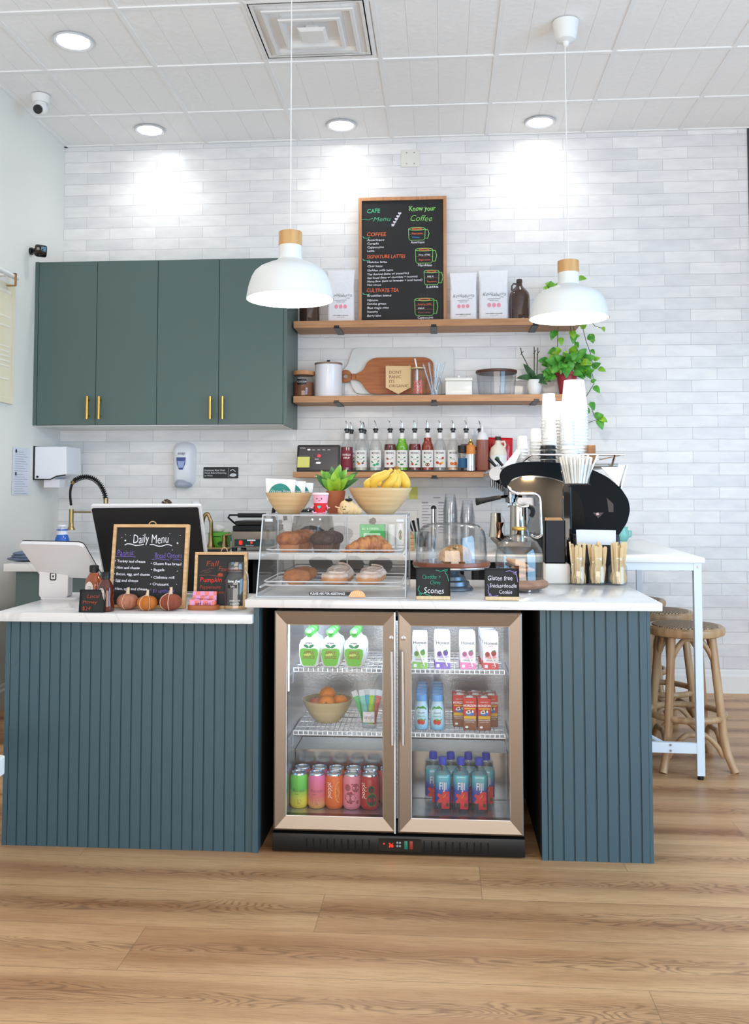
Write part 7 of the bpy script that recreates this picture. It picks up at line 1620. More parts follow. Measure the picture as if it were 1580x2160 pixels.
mb = MB(); mb.ell((-6*s, -3*s, 15*s), (12*s, 9*s, 15*s)); mb.ell((5*s, 0, 14*s), (10*s, 8*s, 15*s)); mb.ell((14*s, 2*s, 11*s), (9*s, 8*s, 12*s)); mb.ell((22*s, 4*s, 7*s), (8*s, 7*s, 8*s)); mb.ell((-15*s, -1*s, 8*s), (7*s, 7*s, 9*s)); mb.obj('croissant_body', BG, t)
mb = MB(); mb.patch(oval(-10*s, 16*s, .9*s, 1.3*s, 10), 0, -12.6*s); mb.patch(oval(-3.5*s, 16.5*s, .9*s, 1.3*s, 10), 0, -12.6*s); mb.patch(oval(-8*s, 11*s, 2.2*s, 1*s, 10, .3), 0, -12.6*s); mb.patch(oval(-5.2*s, 11*s, 2.2*s, 1*s, 10, -.3), 0, -12.6*s); mb.obj('face', BLACK, t)
mb = MB(); mb.ell((2*s, -2*s, 31*s), (8*s, 7*s, 4*s)); mb.tube([(2*s, -2*s, 34*s), (2.5*s, -2*s, 39*s)], .9*s, 6); mb.obj('beret', BLACK, t)
MB().tube([(-16*s, -6*s, 14*s), (-22*s, -9*s, 15*s), (-26*s, -9*s, 17*s)], 1.5*s, 8).obj('arm', BG, t)
for x_ in (-12, 4): MB().tube([(x_*s, -8*s, 4*s), (x_*s, -15*s, 2.5*s), (x_*s, -16*s, 5*s)], 2.2*s, 8).obj('leg', BG, t)

# ================================================================ CAKE STANDS
Yc = 3.56; s = 3.58/1960
Xc = XZ(952.5, 1250, Yc)[0]; zp = aY(952, 1192, Yc).z-ZI
GALV = M('galvanised', (136, 146, 156), .35, .8, var=(12, (108, 118, 128)))
t = E('cake_stand', 'grey metal pedestal cake stand with round wooden top holding a scone', 'cake stand', (Xc, Yc, ZI))
MB().lathe([(0, 0), (43*s, 0), (45*s, 2*s), (43*s, 7*s), (38*s, 10*s), (36*s, 18*s), (30*s, 21*s), (28*s, 28*s), (20*s, 32*s), (15*s, zp-10*s), (22*s, zp-5*s), (0, zp-5*s)], 48).obj('pedestal', GALV, t)
MB().lathe([(0, zp-6*s), (74*s, zp-6*s), (79*s, zp-3*s), (79*s, zp-1*s), (0, zp-1*s)], 60).obj('metal_tray', M('tray_silver', (190, 194, 200), .3, .9), t)
MB().lathe([(0, zp-1*s), (79*s, zp-1*s), (81*s, zp+2*s), (80*s, zp+8*s), (0, zp+8*s)], 60).obj('wooden_plate', M('plate_redwood', (158, 90, 60), .4, var=(5, (128, 66, 42), (1, 9, 9)), coat=.3), t)
z0 = ZI+zp+8.3*s
dome = E('glass_dome', 'wide clear glass dome with a round knob covering the scone', 'glass cover', (Xc, Yc, z0))
DG = glassmat('dome_glass', (.985, .99, .99), 0, .22)
MB().lathe([(74*s, 0), (74*s, 1.5*s), (72.5*s, 48*s), (69*s, 62*s), (58*s, 74*s), (40*s, 79*s), (0, 80*s), (0, 79*s), (40*s, 78*s), (57*s, 73*s), (68*s, 61*s), (71.5*s, 48*s), (73*s, 1.5*s), (73*s, .2*s)], 64).obj('dome', DG, dome)
bpy.data.objects[-1]
MB().lathe([(4*s, 79*s), (3*s, 83*s), (4*s, 87*s), (8*s, 90*s), (8.5*s, 95*s), (5*s, 99*s), (0, 100*s)], 24).obj('knob', glassmat('knob_glass', (.9, .92, .92), 0, .45), dome)
def scone():
    t = E('scone', 'wedge-shaped chive scone with crumbly top under the wide glass dome', 'scone', (Xc+.012, Yc-.02, z0), .15)
    bm = bmesh.new(); P = [(-.042, -.045), (.052, -.052), (.058, .03), (.02, .055)]
    for z, k in ((0, 1), (.022, 1.02), (.034, .96)):
        pass
    mb = MB(); R_ = []; n = 40
    for z, k in ((.0, .96), (.012, 1.02), (.030, 1.0), (.046, .86), (.056, .55), (.060, .2)):
        ring_ = []
        for i in range(n):
            q = i/n*3; e = int(q); f = q-e; V = [Vector((-.058, -.012)), Vector((.056, -.046)), Vector((.050, .05))]; p = V[e].lerp(V[(e+1) % 3], f)*k
            j = 1+.06*sin(i*2.1+z*90)+.04*sin(i*5.3); ring_.append((p.x*j, p.y*j, z+.004*sin(i*1.7+z*60)))
        R_.append(ring_)
    loft(mb, R_); mb.obj('crumb', M('scone_gold', (214, 166, 108), .85, var=(34, (160, 104, 56)), bump=(80, .9, .008)), t)
    mb = MB(); r_ = random.Random(9)
    for i in range(46): q = r_.uniform(0, 1)**.5; a_ = r_.uniform(0, 6.28); mb.ell((.008+.034*q*cos(a_), -.006+.028*q*sin(a_), .058-.016*q*q), (.0045, .004, .003), 6, 5, 1 if r_.random() < .3 else 0)
    mb.obj('herb_topping', [M('scone_pale', (236, 206, 158), .85), M('chive', (84, 84, 44), .8)], t)
scone()
# cookie cloche
Yc2 = 3.545; s = 3.53/1960; Xc2 = XZ(1096, 1250, Yc2)[0]
t = E('cake_board', 'round carved wooden board on small ball feet under the cookie cloche', 'board', (Xc2, Yc2, ZI))
mb = MB(); mb.lathe([(0, 7*s), (52*s, 7*s), (58*s, 10*s), (61*s, 15*s), (58*s, 20*s), (53*s, 22*s), (51*s, 25*s), (0, 25*s)], 56); mb.obj('wooden_plate', M('plate_mango', (176, 136, 112), .5, var=(6, (146, 106, 84), (1, 8, 8))), t)
for a in (20, 110, 200, 290, 245): MB().ell((46*s*cos(radians(a)), 46*s*sin(radians(a)), 4*s), 4*s, 14, 10).obj('foot', CHROME, t)
zc_ = ZI+25.3*s
cl = E('glass_cloche', 'round-topped clear glass cloche with brass knob covering cookies', 'glass cover', (Xc2, Yc2, zc_))
MB().lathe([(50*s, 0), (50*s, 45*s), (47*s, 62*s), (39*s, 77*s), (25*s, 87*s), (10*s, 91.5*s), (0, 92*s), (0, 91*s), (10*s, 90.5*s), (25*s, 86*s), (38*s, 76*s), (46*s, 61*s), (49*s, 45*s), (49*s, .2*s)], 64).obj('dome', DG, cl)
MB().lathe([(6*s, 91*s), (4*s, 94*s), (3.5*s, 98*s), (5*s, 100*s), (0, 100*s)], 20).obj('stem', M('stem_bronze', (74, 56, 44), .4, .8), cl)
MB().lathe([(0, 100*s), (14*s, 100*s), (15*s, 102*s), (15*s, 105*s), (14*s, 107*s), (0, 107*s)], 32).obj('knob', BRASS, cl)
SN = M('snickerdoodle', (212, 158, 106), .8, var=(26, (182, 120, 72)), bump=(60, .5, .004))
for dx, dy, dz, tl, l in ((-.02, 0, 0, 0, 'lowest'), (.012, .006, .024, .10, 'second'), (-.012, -.01, .048, .30, 'topmost leaning')): cookie((Xc2+dx, Yc2+dy, zc_+dz), 'snickerdoodle cookie under the cloche, %s one of the stack' % l, .045, (0, tl), SN, .011, 'cookie', 'cookies under the cloche')
# chalk signs on the counter
def csign(px0, px1, label):
    Y_ = 3.235; t, mp, sc = board('food_sign', label, 'sign', Y_, px0, px1, 1199, 1265, ZI, .0004, tilt=.05, frame=CHALKB); 
    w = (px1-px0)*sc/2; MB().box(-w*1.01, w*1.01, -.019, .016, 0, .0125, 0, .001).obj('wooden_base', PALE, t); return t, mp, sc
t, mp, sc = csign(878.5, 949, 'small chalk sign reading cheddar and chive scones in front of the cake stand')
c = Chalk(t, mp, sc, 3.29, 860, 780, yf=-.0136)
c.T('Cheddar +', 100, 1452, 30, 'teal', bold=-.008, width=130); c.T('Chive', 155, 1490, 28, 'teal', bold=-.008, width=72); c.T('Scones', 112, 1552, 42, 'white', bold=-.002, width=140)
c.S([(195, 1392), (230, 1400), (262, 1390), (278, 1384), (270, 1400), (256, 1398), (262, 1410), (276, 1430), (284, 1468)], 4, 'teal'); c.S([(82, 1500), (72, 1525), (84, 1545), (100, 1556), (84, 1566), (76, 1556), (100, 1550), (160, 1568)], 4, 'teal'); c.done()
t, mp, sc = csign(1023.5, 1094, 'small chalk sign reading gluten free snickerdoodle cookie in front of the cloche')
c = Chalk(t, mp, sc, 3.29, 860, 780, yf=-.0136)
c.T('Gluten free', 552, 1458, 34, 'white', bold=-.004, width=175); c.T('Snickerdoodle', 566, 1508, 28, 'white', bold=-.004, width=190); c.T('Cookie', 632, 1550, 27, 'white', bold=-.004, width=92)
c.S([(680, 1396), (710, 1390), (738, 1402), (756, 1394), (748, 1416), (734, 1412), (748, 1400), (758, 1430), (762, 1468)], 4, 'lilac'); c.S([(554, 1486), (562, 1510), (556, 1530), (566, 1556), (580, 1560), (572, 1548), (560, 1560), (590, 1570), (628, 1562)], 4, 'lilac'); c.done()
# ================================================================ BACK EDGE OF THE ISLAND
Yn = 3.86; s = 3.86/1960
def px3(a, b, Y): return XZ(a, 1200, Y)[0], XZ(b, 1200, Y)[0]
x0, x1 = px3(1147, 1199, Yn); zt_2 = XZ(1170, 1189, Yn-.06)[1]
MB().box(-(x1-x0)/2, (x1-x0)/2, -.06, .05, 0, zt_2-ZI, 0, .008).obj('napkin_pack', M('napkin_cream', (236, 228, 218), .8, bump=(14, .4, .01)), loc=((x0+x1)/2, Yn, ZI), label='wrapped pack of cream napkins between the cloche and the cutlery jars', cat='napkins')
x0, x1 = px3(1149.5, 1192, Yn-.03); z1 = XZ(1170, 1098, Yn-.03)[1]
t = E('card_box', 'tall black box holding kraft cards standing on the napkin pack', 'box', ((x0+x1)/2, Yn-.005, zt_2+.0008)); w = (x1-x0)/2; h = z1-zt_2
mb = MB(); mb.box(-w, w, -.045, -.042, 0, h); mb.box(-w, w, .04, .043, 0, h-.004); mb.box(-w, -w+.003, -.045, .043, 0, h-.002); mb.box(w-.003, w, -.045, .043, 0, h-.002); mb.box(-w, w, -.045, .043, 0, .003); mb.obj('box_body', M('box_black', (24, 26, 32), .6, bump=(160, .2, .001)), t)
for i in range(4): MB().box(-w+.006, w-.008, -.030+i*.016, -.0285+i*.016, .004, h+.004+i*.002).obj('card', M('kraft', (214, 164, 112), .7), t)
# cutlery jars
UT = M('birch_cutlery', (226, 198, 152), .6, var=(8, (206, 172, 122)))
def utensil(kind, base, top, name, label, grp):
    b, tp = Vector(base), Vector(top); d = tp-b; L_ = d.length; t = E(name, label, 'cutlery', b, 0, grp); t.rotation_mode = 'QUATERNION'; t.rotation_quaternion = Vector((0, 0, 1)).rotation_difference(d); 
    mb = MB(); w = .0065
    if kind == 'stick': P = [(-.003, 0), (.003, 0), (.003, L_), (-.003, L_)]
    elif kind == 'fork':
        P = [(-.009, 0), (-.0095, .022), (-.0075, .034), (-.004, .045), (-.0055, L_-.004), (-.003, L_), (.003, L_), (.0055, L_-.004), (.004, .045), (.0075, .034), (.0095, .022), (.009, 0), (.0065, 0), (.006, .02), (.004, .02), (.0035, 0), (.0012, 0), (.001, .02), (-.001, .02), (-.0012, 0), (-.0035, 0), (-.004, .02), (-.006, .02), (-.0065, 0)]
    elif kind == 'knife': P = [(-.005, 0), (-.008, .02), (-.008, .06), (-.0045, .075), (-.0065, L_-.006), (-.003, L_), (.003, L_), (.0065, L_-.006), (.005, .075), (.007, .06), (.004, .005)]
    else: P = [(-.004, 0), (-.010, .006), (-.013, .020), (-.010, .036), (-.004, .048), (-.006, L_-.005), (-.003, L_), (.003, L_), (.006, L_-.005), (.004, .048), (.010, .036), (.013, .020), (.010, .006), (.004, 0)]
    mb.prism([(x*1.2, z) for x, z in P], -.001, .001); mb.obj('blade' if kind != 'stick' else 'stick', UT, t)
Yj = 3.79; sj = 3.79/1960; rnj = random.Random(12)
JG = glassmat('mason_glass', (.985, .988, .988), 0, .12)
for px, kd, lab, nm in ((1218.5, ('fork', 'stick'), 'mason jar of wooden forks and stir sticks, the left one of three', 'wooden_fork'), (1260.5, ('knife',), 'mason jar of wooden knives, the middle one of three', 'wooden_knife'), (1302.5, ('spoon', 'stick'), 'mason jar of wooden spoons and stir sticks, the right one of three', 'wooden_spoon')):
    X = XZ(px, 1230, Yj)[0]; t = E('cutlery_jar', lab, 'jar', (X, Yj, ZI), 0, 'jars of wooden cutlery'); mason(t, sj, 57, JG, 20)
    ctr = 0
    for i in range(16):
        a_ = i*2.4; rr = .026*sqrt((i+.5)/16); bx_, by_ = rr*cos(a_)*.85, rr*sin(a_)*.85; k = kd[0] if i % 3 or len(kd) == 1 else kd[1]; L_ = rnj.uniform(.142, .165) if k != 'stick' else rnj.uniform(.15, .172)
        l = {'fork': 'wooden fork in the left cutlery jar', 'knife': 'wooden knife in the middle cutlery jar', 'spoon': 'wooden spoon in the right cutlery jar', 'stick': 'thin wooden stir stick in the %s cutlery jar' % ('left' if px < 1240 else 'right')}[k]
        utensil(k, (X+bx_, Yj+by_, ZI+.006), (X+bx_*1.45+rnj.uniform(-.008, .008), Yj+by_*1.1+rnj.uniform(-.006, .006), ZI+.006+L_), nm if k != 'stick' else 'stir_stick', l, {'fork': 'wooden forks', 'knife': 'wooden knives', 'spoon': 'wooden spoons'}.get(k, 'stir sticks in the %s jar' % ('left' if px < 1240 else 'right')))
# napkin dispenser
Yd = 3.88; x0, x1 = px3(1211, 1307, Yd); z1 = XZ(1250, 1128, Yd)[1]
t = E('napkin_dispenser', 'black napkin dispenser with a white napkin sticking out behind the cutlery jars', 'dispenser', ((x0+x1)/2, Yd, ZI)); w = (x1-x0)/2
MB().box(-w, w, -.02, .06, 0, z1-ZI, 0, .006).obj('housing', BLACK, t)
zn0, zn1 = XZ(1256, 1149, Yd-.02)[1]-ZI, XZ(1256, 1117, Yd-.02)[1]-ZI; xn0, xn1 = XZ(1215, 1130, Yd-.02)[0]-t.location.x, XZ(1298, 1130, Yd-.02)[0]-t.location.x
mb = MB(); mb.prism([(xn0+.002, zn0), (xn1, zn0-.001), (xn1+.001, zn1-.003), (xn0+.02, zn1), (xn0, zn1-.001)], -.026, -.022); mb.obj('napkin', M('napkin_white', (232, 234, 242), .85), t)
# straw holder on tall black stand
Yw = 3.905; x0, x1 = px3(1191, 1248, Yw); zs = XZ(1220, 1021, Yw)[1]
t = E('straw_dispenser', 'tall gloss black stand carrying the cup of paper straws by the espresso machine', 'stand', ((x0+x1)/2, 3.935, ZI)); w = (x1-x0)/2*.5
mb = MB(); mb.box(-w*2, -w*.85, -.02, .02, 0, zs-ZI-.001, 0, .002); mb.box(-w*.8, w*2, -.008, .02, 0, zs-ZI-.001, 0, .002) if False else None
mb.obj('stand_post', GLOSSBLACK, t)
mb = MB(); mb.box(-w*2, w*2, -.028, .022, zs-ZI-.004, zs-ZI-.0005, 0, .001); mb.obj('stand_top', GLOSSBLACK, t)
sx0 = t.location.x; STW = M('paper_straw', (246, 242, 236), .7); rns = random.Random(4)
cup_t = E('straw_cup', 'clear cup packed with white paper straws on the tall black stand', 'cup', (sx0, 3.93, zs)); s = 3.93/1960
MB().shell([(0, 0), (26*s, 0), (28*s, 12*s), (33*s, 40*s)], .0012, 36).obj('cup_wall', GLASS, cup_t)
for i in range(64):
    a_ = i*2.4; rr = sqrt((i+.5)/64); bx_, by_ = 22*s*rr*cos(a_), 20*s*rr*sin(a_); o = E('paper_straw', 'white paper straw standing in the cup on the black stand', 'straw', (sx0+bx_, 3.93+by_, zs+.003), 0, 'white paper straws')
    o.rotation_euler = (-by_*4, bx_*5.5, 0); MB().tube([(0, 0, 0), (0, 0, rns.uniform(52, 60)*s)], 2.3*s, 7).obj('straw', STW, o)
for px, top in ((1262, 968), ): 
    o = E('paper_straw', 'white paper straw leaning far out to the right of the cup', 'straw', (sx0+20*s, 3.93, zs+.01)); o.rotation_euler = (0, .42, 0); MB().tube([(0, 0, 0), (0, 0, 62*s)], 2.1*s, 7).obj('straw', STW, o)
# ================================================================ ESPRESSO MACHINE
YE = 4.33
xc = XZ(1190, 1180, YE)[0]; ZE = .9478
em = E('espresso_machine', 'large black and chrome espresso machine behind the cake stands', 'espresso machine', (xc, 4.70, ZE)); EO = Vector(em.location)
def ep(px, py, Y=YE): p = aY(px, py, Y)-EO; return p
def eg(pts, Y=YE): return [(ep(x, y, Y).x, ep(x, y, Y).z) for x, y in pts]
dep = .72
outer = [(1068.6, 1033), (1057.5, 1019), (1053.4, 1002.8), (1060.5, 988.6), (1076.7, 979.5), (1101, 974.4), (1133, 973.4), (1182, 976.4), (1220, 982), (1252.8, 991.6), (1283, 1006.8), (1309.5, 1029), (1325.7, 1053.4), (1329.7, 1075.6), (1323.6, 1102), (1303.4, 1132.3), (1298, 1150), (1294, 1165), (1203, 1165), (1203, 1021), (1189, 1015), (1161.7, 1006.8), (1133.4, 1003), (1101, 1003.8), (1080.7, 1009.8), (1071.6, 1023)]
O_ = eg(smooth(outer, 8, 3))
SIDEP = M('machine_charcoal', (8, 16, 22), .38, spec=.10)
yf = YE-EO.y
MB().prism(O_, yf, yf+.022).obj('side_panel', SIDEP, em, bevel=.002)
MB().prism([(a, b) for a, b in O_], yf+dep-.02, yf+dep).obj('side_panel', SIDEP, em)
# the logo-like angular relief on the near panel
mb = MB(); mb.prism(eg([(1250, 1081), (1274, 1081), (1262, 1093)]), yf-.0008, yf-.0002, 0); mb.prism(eg([(1257, 1083), (1262, 1081), (1264, 1086), (1259, 1087)]), yf-.0012, yf-.0009, 1); mb.prism(eg([(1280, 1050), (1294, 1063), (1294, 1080), (1284, 1080)]), yf-.0008, yf-.0002, 0)
mb.obj('relief', [M('relief_brown', (38, 24, 26), .3), M('relief_pink', (220, 180, 184), .4)], em)
mb = MB(); mb.prism(eg([(1204, 1026), (1218, 1040), (1229, 1062), (1233, 1090), (1234, 1112), (1204, 1112)]), yf-.0010, yf-.0002); mb.obj('inset_panel', M('inset_black', (4, 5, 7), .3, spec=.12), em)
# steel body between the panels
BODYS = M('machine_steel', (62, 57, 50), .24, 1)
body = [(1072, 1022), (1081, 1010), (1101, 1004), (1133, 1003.5), (1162, 1007), (1189, 1015), (1203, 1021), (1203, 1140), (1142, 1140), (1142, 1058), (1138, 1046), (1128, 1041), (1092, 1040), (1076, 1034)]
MB().prism(eg(smooth(body, 6, 3)), yf+.026, yf+dep-.024).obj('steel_body', BODYS, em)
MB().prism(eg([(1141, 1135), (1290, 1150), (1288, 1163), (1118, 1163), (1118, 1140)]), yf+.03, yf+dep-.03).obj('base_housing', BLACK, em)
top = [(1060, 990), (1080, 980), (1130, 975), (1182, 978), (1250, 992), (1300, 1024), (1316, 1060), (1316, 1090), (1292, 1130), (1205, 1130), (1205, 1022), (1160, 1008), (1100, 1005), (1072, 1018)]
MB().prism(eg(top), yf+.024, yf+dep-.022).obj('hood', M('hood_chrome', (120, 120, 122), .2, 1), em)
# under-hood lamp
lz = ep(1117, 1006); MB().box(lz.x-.018, lz.x+.018, yf+.004, yf+.022, lz.z-.004, lz.z+.001).obj('work_light', M('warm_led', (255, 214, 150), .5, emit=(255, 206, 140), es=14), em)
l = bpy.data.lights.new('work_light', 'AREA'); l.size = .05; l.energy = 1.2; l.color = (1, .75, .45); o = bpy.data.objects.new('work_light', l); COL.objects.link(o); o.parent = em; o.location = (lz.x, yf-.02, lz.z-.004); o.rotation_euler = (.25, 0, 0)
# chrome guard pipe
pp = [(1071, 1024), (1076, 1034), (1090, 1041), (1110, 1042.5), (1130, 1042), (1137, 1046), (1140, 1056), (1141, 1090), (1143, 1128), (1134, 1134), (1122, 1130)]
P_ = [ep(x, y, YE-.02) for x, y in smooth(pp, 3, 2)]; MB().tube(P_, .0075, 12).obj('guard_pipe', CHROME, em)
# barrel and switches on the left
a_, b_2 = ep(1048, 998, YE+.1), ep(1048, 998, YE+dep-.05); r = .026
mb = MB(); a0 = ep(1046, 999, YE+.02); mb.cyl((a0.x, 0, a0.z), .031, -(yf+dep-.04), -(yf+.02), 28, ax='y'); mb.obj('front_barrel', M('dark_chrome', (120, 122, 126), .16, 1), em)
for i in range(6): q = ep(1037+i*4.4, 1018+i*2.2, YE+.04+i*.02); MB().cyl((q.x, q.y, q.z), .006, -.018, .014, 12).obj('key', M('dark_chrome', (120, 122, 126), .16, 1), em)
for px, py, dx in ((1040, 984, -12), (1054, 982, -11)):
    q0, q1 = ep(px+6, py, YE+.05), ep(px+dx+3, py-16, YE+.05); MB().tube([q0, q1], [.006, .009], 10).obj('steam_lever', BLACK, em)
# group head, portafilter
g = ep(1077, 1046, YE+.10); mb = MB(); mb.cyl(tuple(g), .033, -.012, .034, 28); mb.cyl((g.x, g.y, g.z), .024, -.03, -.012, 24); mb.obj('group_head', M('dark_chrome', (120, 122, 126), .16, 1), em)
q = ep(1077, 1062, YE+.08); mb = MB(); mb.tube([(g.x-.01, g.y, g.z-.028), (g.x-.012, g.y-.005, g.z-.052)], .006, 8); mb.tube([(g.x+.01, g.y, g.z-.028), (g.x+.013, g.y-.005, g.z-.052)], .006, 8); mb.obj('spout', CHROME, em)
g2 = ep(1088, 1046, YE+.42); mb = MB(); mb.cyl(tuple(g2), .033, -.03, .034, 28); mb.obj('group_head', CHROME, em)
h0, h1, h2 = ep(1066, 1047, YE+.05), ep(1054, 1049, YE+.02), ep(1008, 1058, YE-.05)
MB().tube([g, h0, h1], .007, 10).obj('portafilter_neck', CHROME, em)
HC = interp([h1, h1.lerp(h2, .4), h1.lerp(h2, .8), h2, h2+Vector((-.008, 0, -.001))], 14); MB().tube(HC, [.0095+.009*(i/14)**1.2 for i in range(14)]+[.006], 14).obj('portafilter_handle', MATTE, em)
# steam wand
sw = [ep(1092, 1048, YE), ep(1089, 1056, YE-.01), ep(1092, 1066, YE-.03), ep(1104, 1069, YE-.04), ep(1117, 1068, YE-.04)]
MB().tube(interp(sw, 14), .0045, 10).obj('steam_wand', CHROME, em)
MB().tube(interp([ep(1115, 1068, YE-.04), ep(1122, 1072, YE-.04), ep(1124, 1081, YE-.04), ep(1120, 1090, YE-.04)], 12), .0105, 12).obj('wand_grip', MATTE, em)
MB().tube([ep(1120, 1090, YE-.04), ep(1105, 1130, YE-.05)], .0042, 8).obj('wand_tip', M('steel_dark', (96, 92, 90), .3, 1), em)
# back splash panel and mirror
MB().prism(eg([(1092, 1050), (1136, 1050), (1136, 1068), (1092, 1068)]), yf+.12, yf+.13).obj('splash_plate', M('dark_chrome', (120, 122, 126), .16, 1), em)
# drip tray
zt0 = ep(1075, 1143, YE-.03).z; xl, xr = ep(1050, 1143, YE-.03).x, ep(1120, 1143, YE-.03).x
mb = MB(); mb.box(xl, xr, yf-.03, yf+dep-.1, zt0-.022, zt0, 0, .003); mb.obj('drip_tray', STEEL, em)
mb = MB(); 
for i in range(16):
    for j in range(5): mb.box(xl+.012+j*.021, xl+.028+j*.021, yf-.015+i*.035, yf+.005+i*.035, zt0+.0002, zt0+.0008)
mb.obj('grate_slots', M('slot', (2, 2, 2), .9), em)
MB().vprism([(xl+.03, yf), (xr, yf), (xr, yf+dep-.12), (xl+.03, yf+dep-.12)], .0, zt0-.023).obj('front_housing', M('housing_dark', (52, 50, 50), .35, .6), em)
for x_ in (xl+.05, ep(1280, 1160).x):
    for y_ in (yf+.06, yf+dep-.16): MB().cyl((x_, y_, 0), .02, 0, .012, 16).obj('foot', CHROME, em) if x_ > xl+.06 else None
# cup tray on top with chrome rails
zr = ep(1200, 959, YE+.05).z; ztr = zr-.012
rx0, rx1 = ep(1100, 959, YE+.05).x, ep(1316, 959, YE+.05).x
MB().box(rx0+.01, rx1-.02, yf+.08, yf+dep-.05, ztr-.045, ztr-.03, 0, .003).obj('cup_tray', STEEL, em)
mb = MB(); yr0, yr1 = yf+.05, yf+dep-.02
mb.tube([(rx0+.05, yr0, zr), (rx1, yr0, zr), (rx1+.0, yr1, zr), (rx0+.05, yr1, zr), ], .0055, 8); mb.tube([(rx0-.04, yr0+.01, ztr-.055), (rx0+.03, yr0, zr-.012), (rx0+.05, yr0, zr)], .0055, 8)
for x_ in (rx1-.04, rx1-.2): mb.tube([(x_, yr0, zr), (x_-.012, yr0+.02, ztr-.04)], .006, 8)
mb.obj('cup_rail', CHROME, em)
mb = MB(); p1_, p2_, p3_, p4_ = ep(1262, 980, YE+.1), ep(1316, 982, YE+.1), ep(1306, 1030, YE+.1), ep(1290, 1010, YE+.1)
mb.prism([(p.x, p.z) for p in (p1_, p2_, p3_, p4_)], yf+.09, yf+.10); mb.obj('rear_shield', M('shield_steel', (206, 210, 216), .25, .9), em)
mb = MB(); mb.tube([ep(1322, 982, YE+.08), ep(1309, 1030, YE+.08)], .006, 8); mb.tube([ep(1316, 982, YE+.2), ep(1303, 1026, YE+.2)], .006, 8); mb.obj('side_rail', CHROME, em)
# things on the drip tray
zt = ZE+zt0+.001
def onx(px, Y): return XZ(px, 1100, Y)[0]
t = E('milk_pitcher', 'large steel milk pitcher under the group head of the espresso machine', 'pitcher', (onx(1094, YE-.0), YE+.02, zt)); z1 = aY(1094, 1066, YE).z-zt; r = .032*1.2
MB().shell([(0, 0), (r, 0), (r*1.02, z1*.2), (r*.96, z1*.9), (r*1.0, z1)], .0015, 36).obj('pitcher_body', M('pitcher_steel', (206, 200, 188), .18, 1), t)
MB().tube([(-r, .0, z1*.85), (-r-.022, .0, z1*.8), (-r-.022, 0, z1*.3), (-r, 0, z1*.2)], .005, 8).obj('handle', CHROME, t) if False else None
t = E('shaker_tin', 'steel shaker tin on the drip tray left of the milk pitcher', 'cup', (onx(1033, 4.75)+.03, 4.75, zt)); z1 = aY(1033, 1082, 4.75).z-zt
MB().shell([(0, 0), (.036, 0), (.030, z1*.4), (.026, z1)], .0015, 32).obj('tin', M('pitcher_steel', (206, 200, 188), .18, 1), t)
t = E('jigger', 'small copper coloured bar jigger beside the steel shaker tin', 'measure', (onx(1055, 4.68), 4.68, zt)); z1 = .075
MB().lathe([(.022, 0), (.020, .004), (.006, z1*.48), (.006, z1*.52), (.019, z1), (.018, z1), (.004, z1*.54), (0, z1*.52)], 28).obj('jigger_body', M('copper', (202, 150, 120), .2, 1), t)
t = E('glass_decanter', 'clear glass bottle behind the copper jigger', 'bottle', (onx(1052, 4.85), 4.85, zt)); MB().lathe([(.03, 0), (.032, .01), (.032, .08), (.014, .11), (.014, .135), (.017, .138)], 24).obj('glass', GLASS, t)
gi = 0
for px, dz, lab in ((1101, 0, 'lower left faceted espresso glass on the espresso machine tray'), (1118, 0, 'lower right faceted espresso glass on the espresso machine tray'), (1106, .05, 'faceted espresso glass stacked on top of two others')):
    t = E('espresso_glass', lab, 'glass', (onx(px, YE-.05), YE-.055+(.015 if dz else 0), zt+dz), 0, 'faceted espresso glasses'); MB().shell([(0, 0), (.017, 0), (.019, .01), (.023, .048)], .0018, 12).obj('glass', JARG, t)
# ---------------------------------------------------------------- paper cups stacked on the machine
ZCUP = ZE+ztr-.030+.0006
PCUP = M('paper_cup', (244, 243, 240), .6)
proto = {}
def cupstack(px, Y, ytop, pitch, r0, r1, hc, name):
    z1 = aY(px, ytop, Y).z; n = max(1, int(round((z1-ZCUP-hc)/pitch))+1); X = XZ(px, 900, Y)[0]; key = (r0, r1, hc)
    for k in range(n):
        lab = 'upside-down paper cup, %s, %s' % (name, 'topmost' if k == n-1 else 'level %d from below' % (k+1))
        z = z1-hc-(n-1-k)*pitch
        if key not in proto:
            t = E('paper_cup', lab, 'cup', (X, Y, z), 0, 'white paper cups on the espresso machine'); w = .0008
            MB().lathe([(0, hc), (r0, hc), (r0+.0005, hc-.003), (r1, .004), (r1+.0018, .003), (r1+.0018, .0), (r1, 0), (r1-w, .004), (r0-w, hc-.006), (0, hc-.006)], 36).obj('cup_wall', PCUP, t); proto[key] = t
        else:
            dup(proto[key], (X, Y, z), label=lab, group='white paper cups on the espresso machine')
cupstack(1101, 4.52, 920, .0155, .022, .026, .062, 'smallest stack at the left')
cupstack(1129.5, 4.56, 904, .0155, .024, .0285, .066, 'second small stack')
cupstack(1158, 4.72, 831, .0170, .031, .038, .135, 'tall narrow stack behind')
cupstack(1160, 4.50, 887, .0160, .024, .031, .086, 'medium stack behind the black lids')
cupstack(1178, 4.82, 847, .0165, .026, .034, .10, 'stack at the back of the tray')
cupstack(1196, 4.54, 853, .0150, .029, .0335, .088, 'stack left of the tallest one')
cupstack(1212, 4.68, 803, .0158, .050, .066, .150, 'widest and tallest stack')
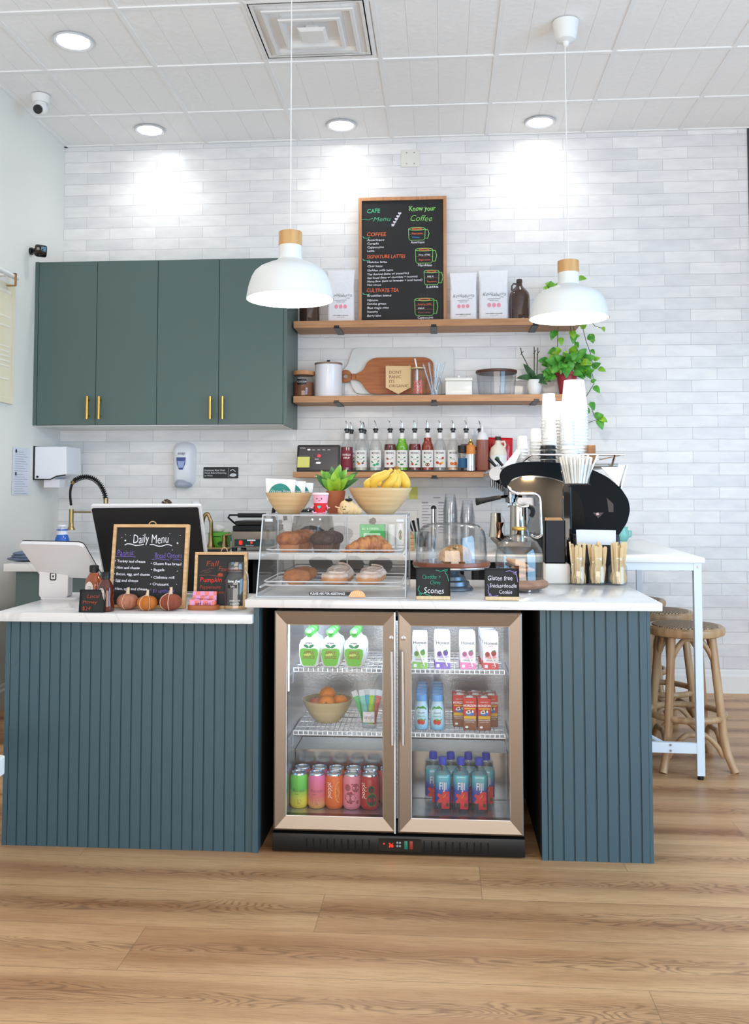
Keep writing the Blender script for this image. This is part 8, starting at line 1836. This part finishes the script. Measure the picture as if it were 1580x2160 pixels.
# lids
def lidstack(px, Y, ytop, n, r, mat, cname, hgt):
    X = XZ(px, 950, Y)[0]; z1 = aY(px, ytop, Y).z; base = None; pitch = (z1-ZCUP-hgt)/max(1, n-1)
    for k in range(n):
        lab = '%s plastic cup lid, %s' % (cname, 'top of the pile' if k == n-1 else 'number %d from the bottom of the pile' % (k+1)); z = ZCUP+k*pitch
        if base is None:
            base = E('cup_lid', lab, 'lid', (X, Y, z), 0, cname+' cup lids'); MB().lathe([(r, 0), (r, .004), (r*.93, .005), (r*.90, hgt*.8), (r*.86, hgt), (r*.80, hgt*.8), (0, hgt*.8)], 36).obj('lid_shell', mat, base)
        else: dup(base, (X, Y, z), label=lab)
lidstack(1156, 4.42, 940, 4, .040, BLACK, 'black', .018)
lidstack(1203, 4.40, 941, 5, .043, PCUP, 'white', .018)
x0, x1 = XZ(1240, 950, 4.62)[0], XZ(1255, 950, 4.62)[0]; MB().box(-(x1-x0)/2, (x1-x0)/2, -.02, .02, 0, aY(1247, 939, 4.62).z-ZCUP, 0, .002).obj('cup_sleeve', M('kraft_brown', (150, 104, 66), .8), loc=((x0+x1)/2, 4.62, ZCUP), label='brown kraft cup sleeve pack beside the tallest cup stack', cat='sleeve')
# white folded papers left of the cups
q = [aY(1090, 948, 4.50), aY(1100, 950, 4.50), aY(1086, 978, 4.46), aY(1060, 985, 4.46)]; o0 = q[3].copy()
mb = MB(); qslab(mb, [v-o0 for v in q], .004); mb.obj('paper_bag', PAPER, loc=o0, label='white folded paper leaning at the left end of the espresso machine top', cat='paper')
# aqua mug on the bar table
Ym = aZ(1316, 1141, ZT).y; s = Ym/1960; X = XZ(1312, 1140, Ym)[0]
t = E('mug', 'rounded aqua glazed mug on the far end of the white bar table', 'mug', (X, Ym, ZT+.0005)); AQ = M('aqua_glaze', (134, 206, 196), .25, coat=.4)
MB().shell([(0, 0), (10*s, 0), (15*s, 8*s), (15.5*s, 16*s), (12*s, 24*s), (13*s, 29*s)], .003, 36).obj('mug_body', AQ, t)
MB().tube([(14*s, 0, 20*s), (19*s, 0, 20*s), (19*s, 0, 10*s), (14*s, 0, 8*s)], 1.8*s, 8).obj('handle', AQ, t)
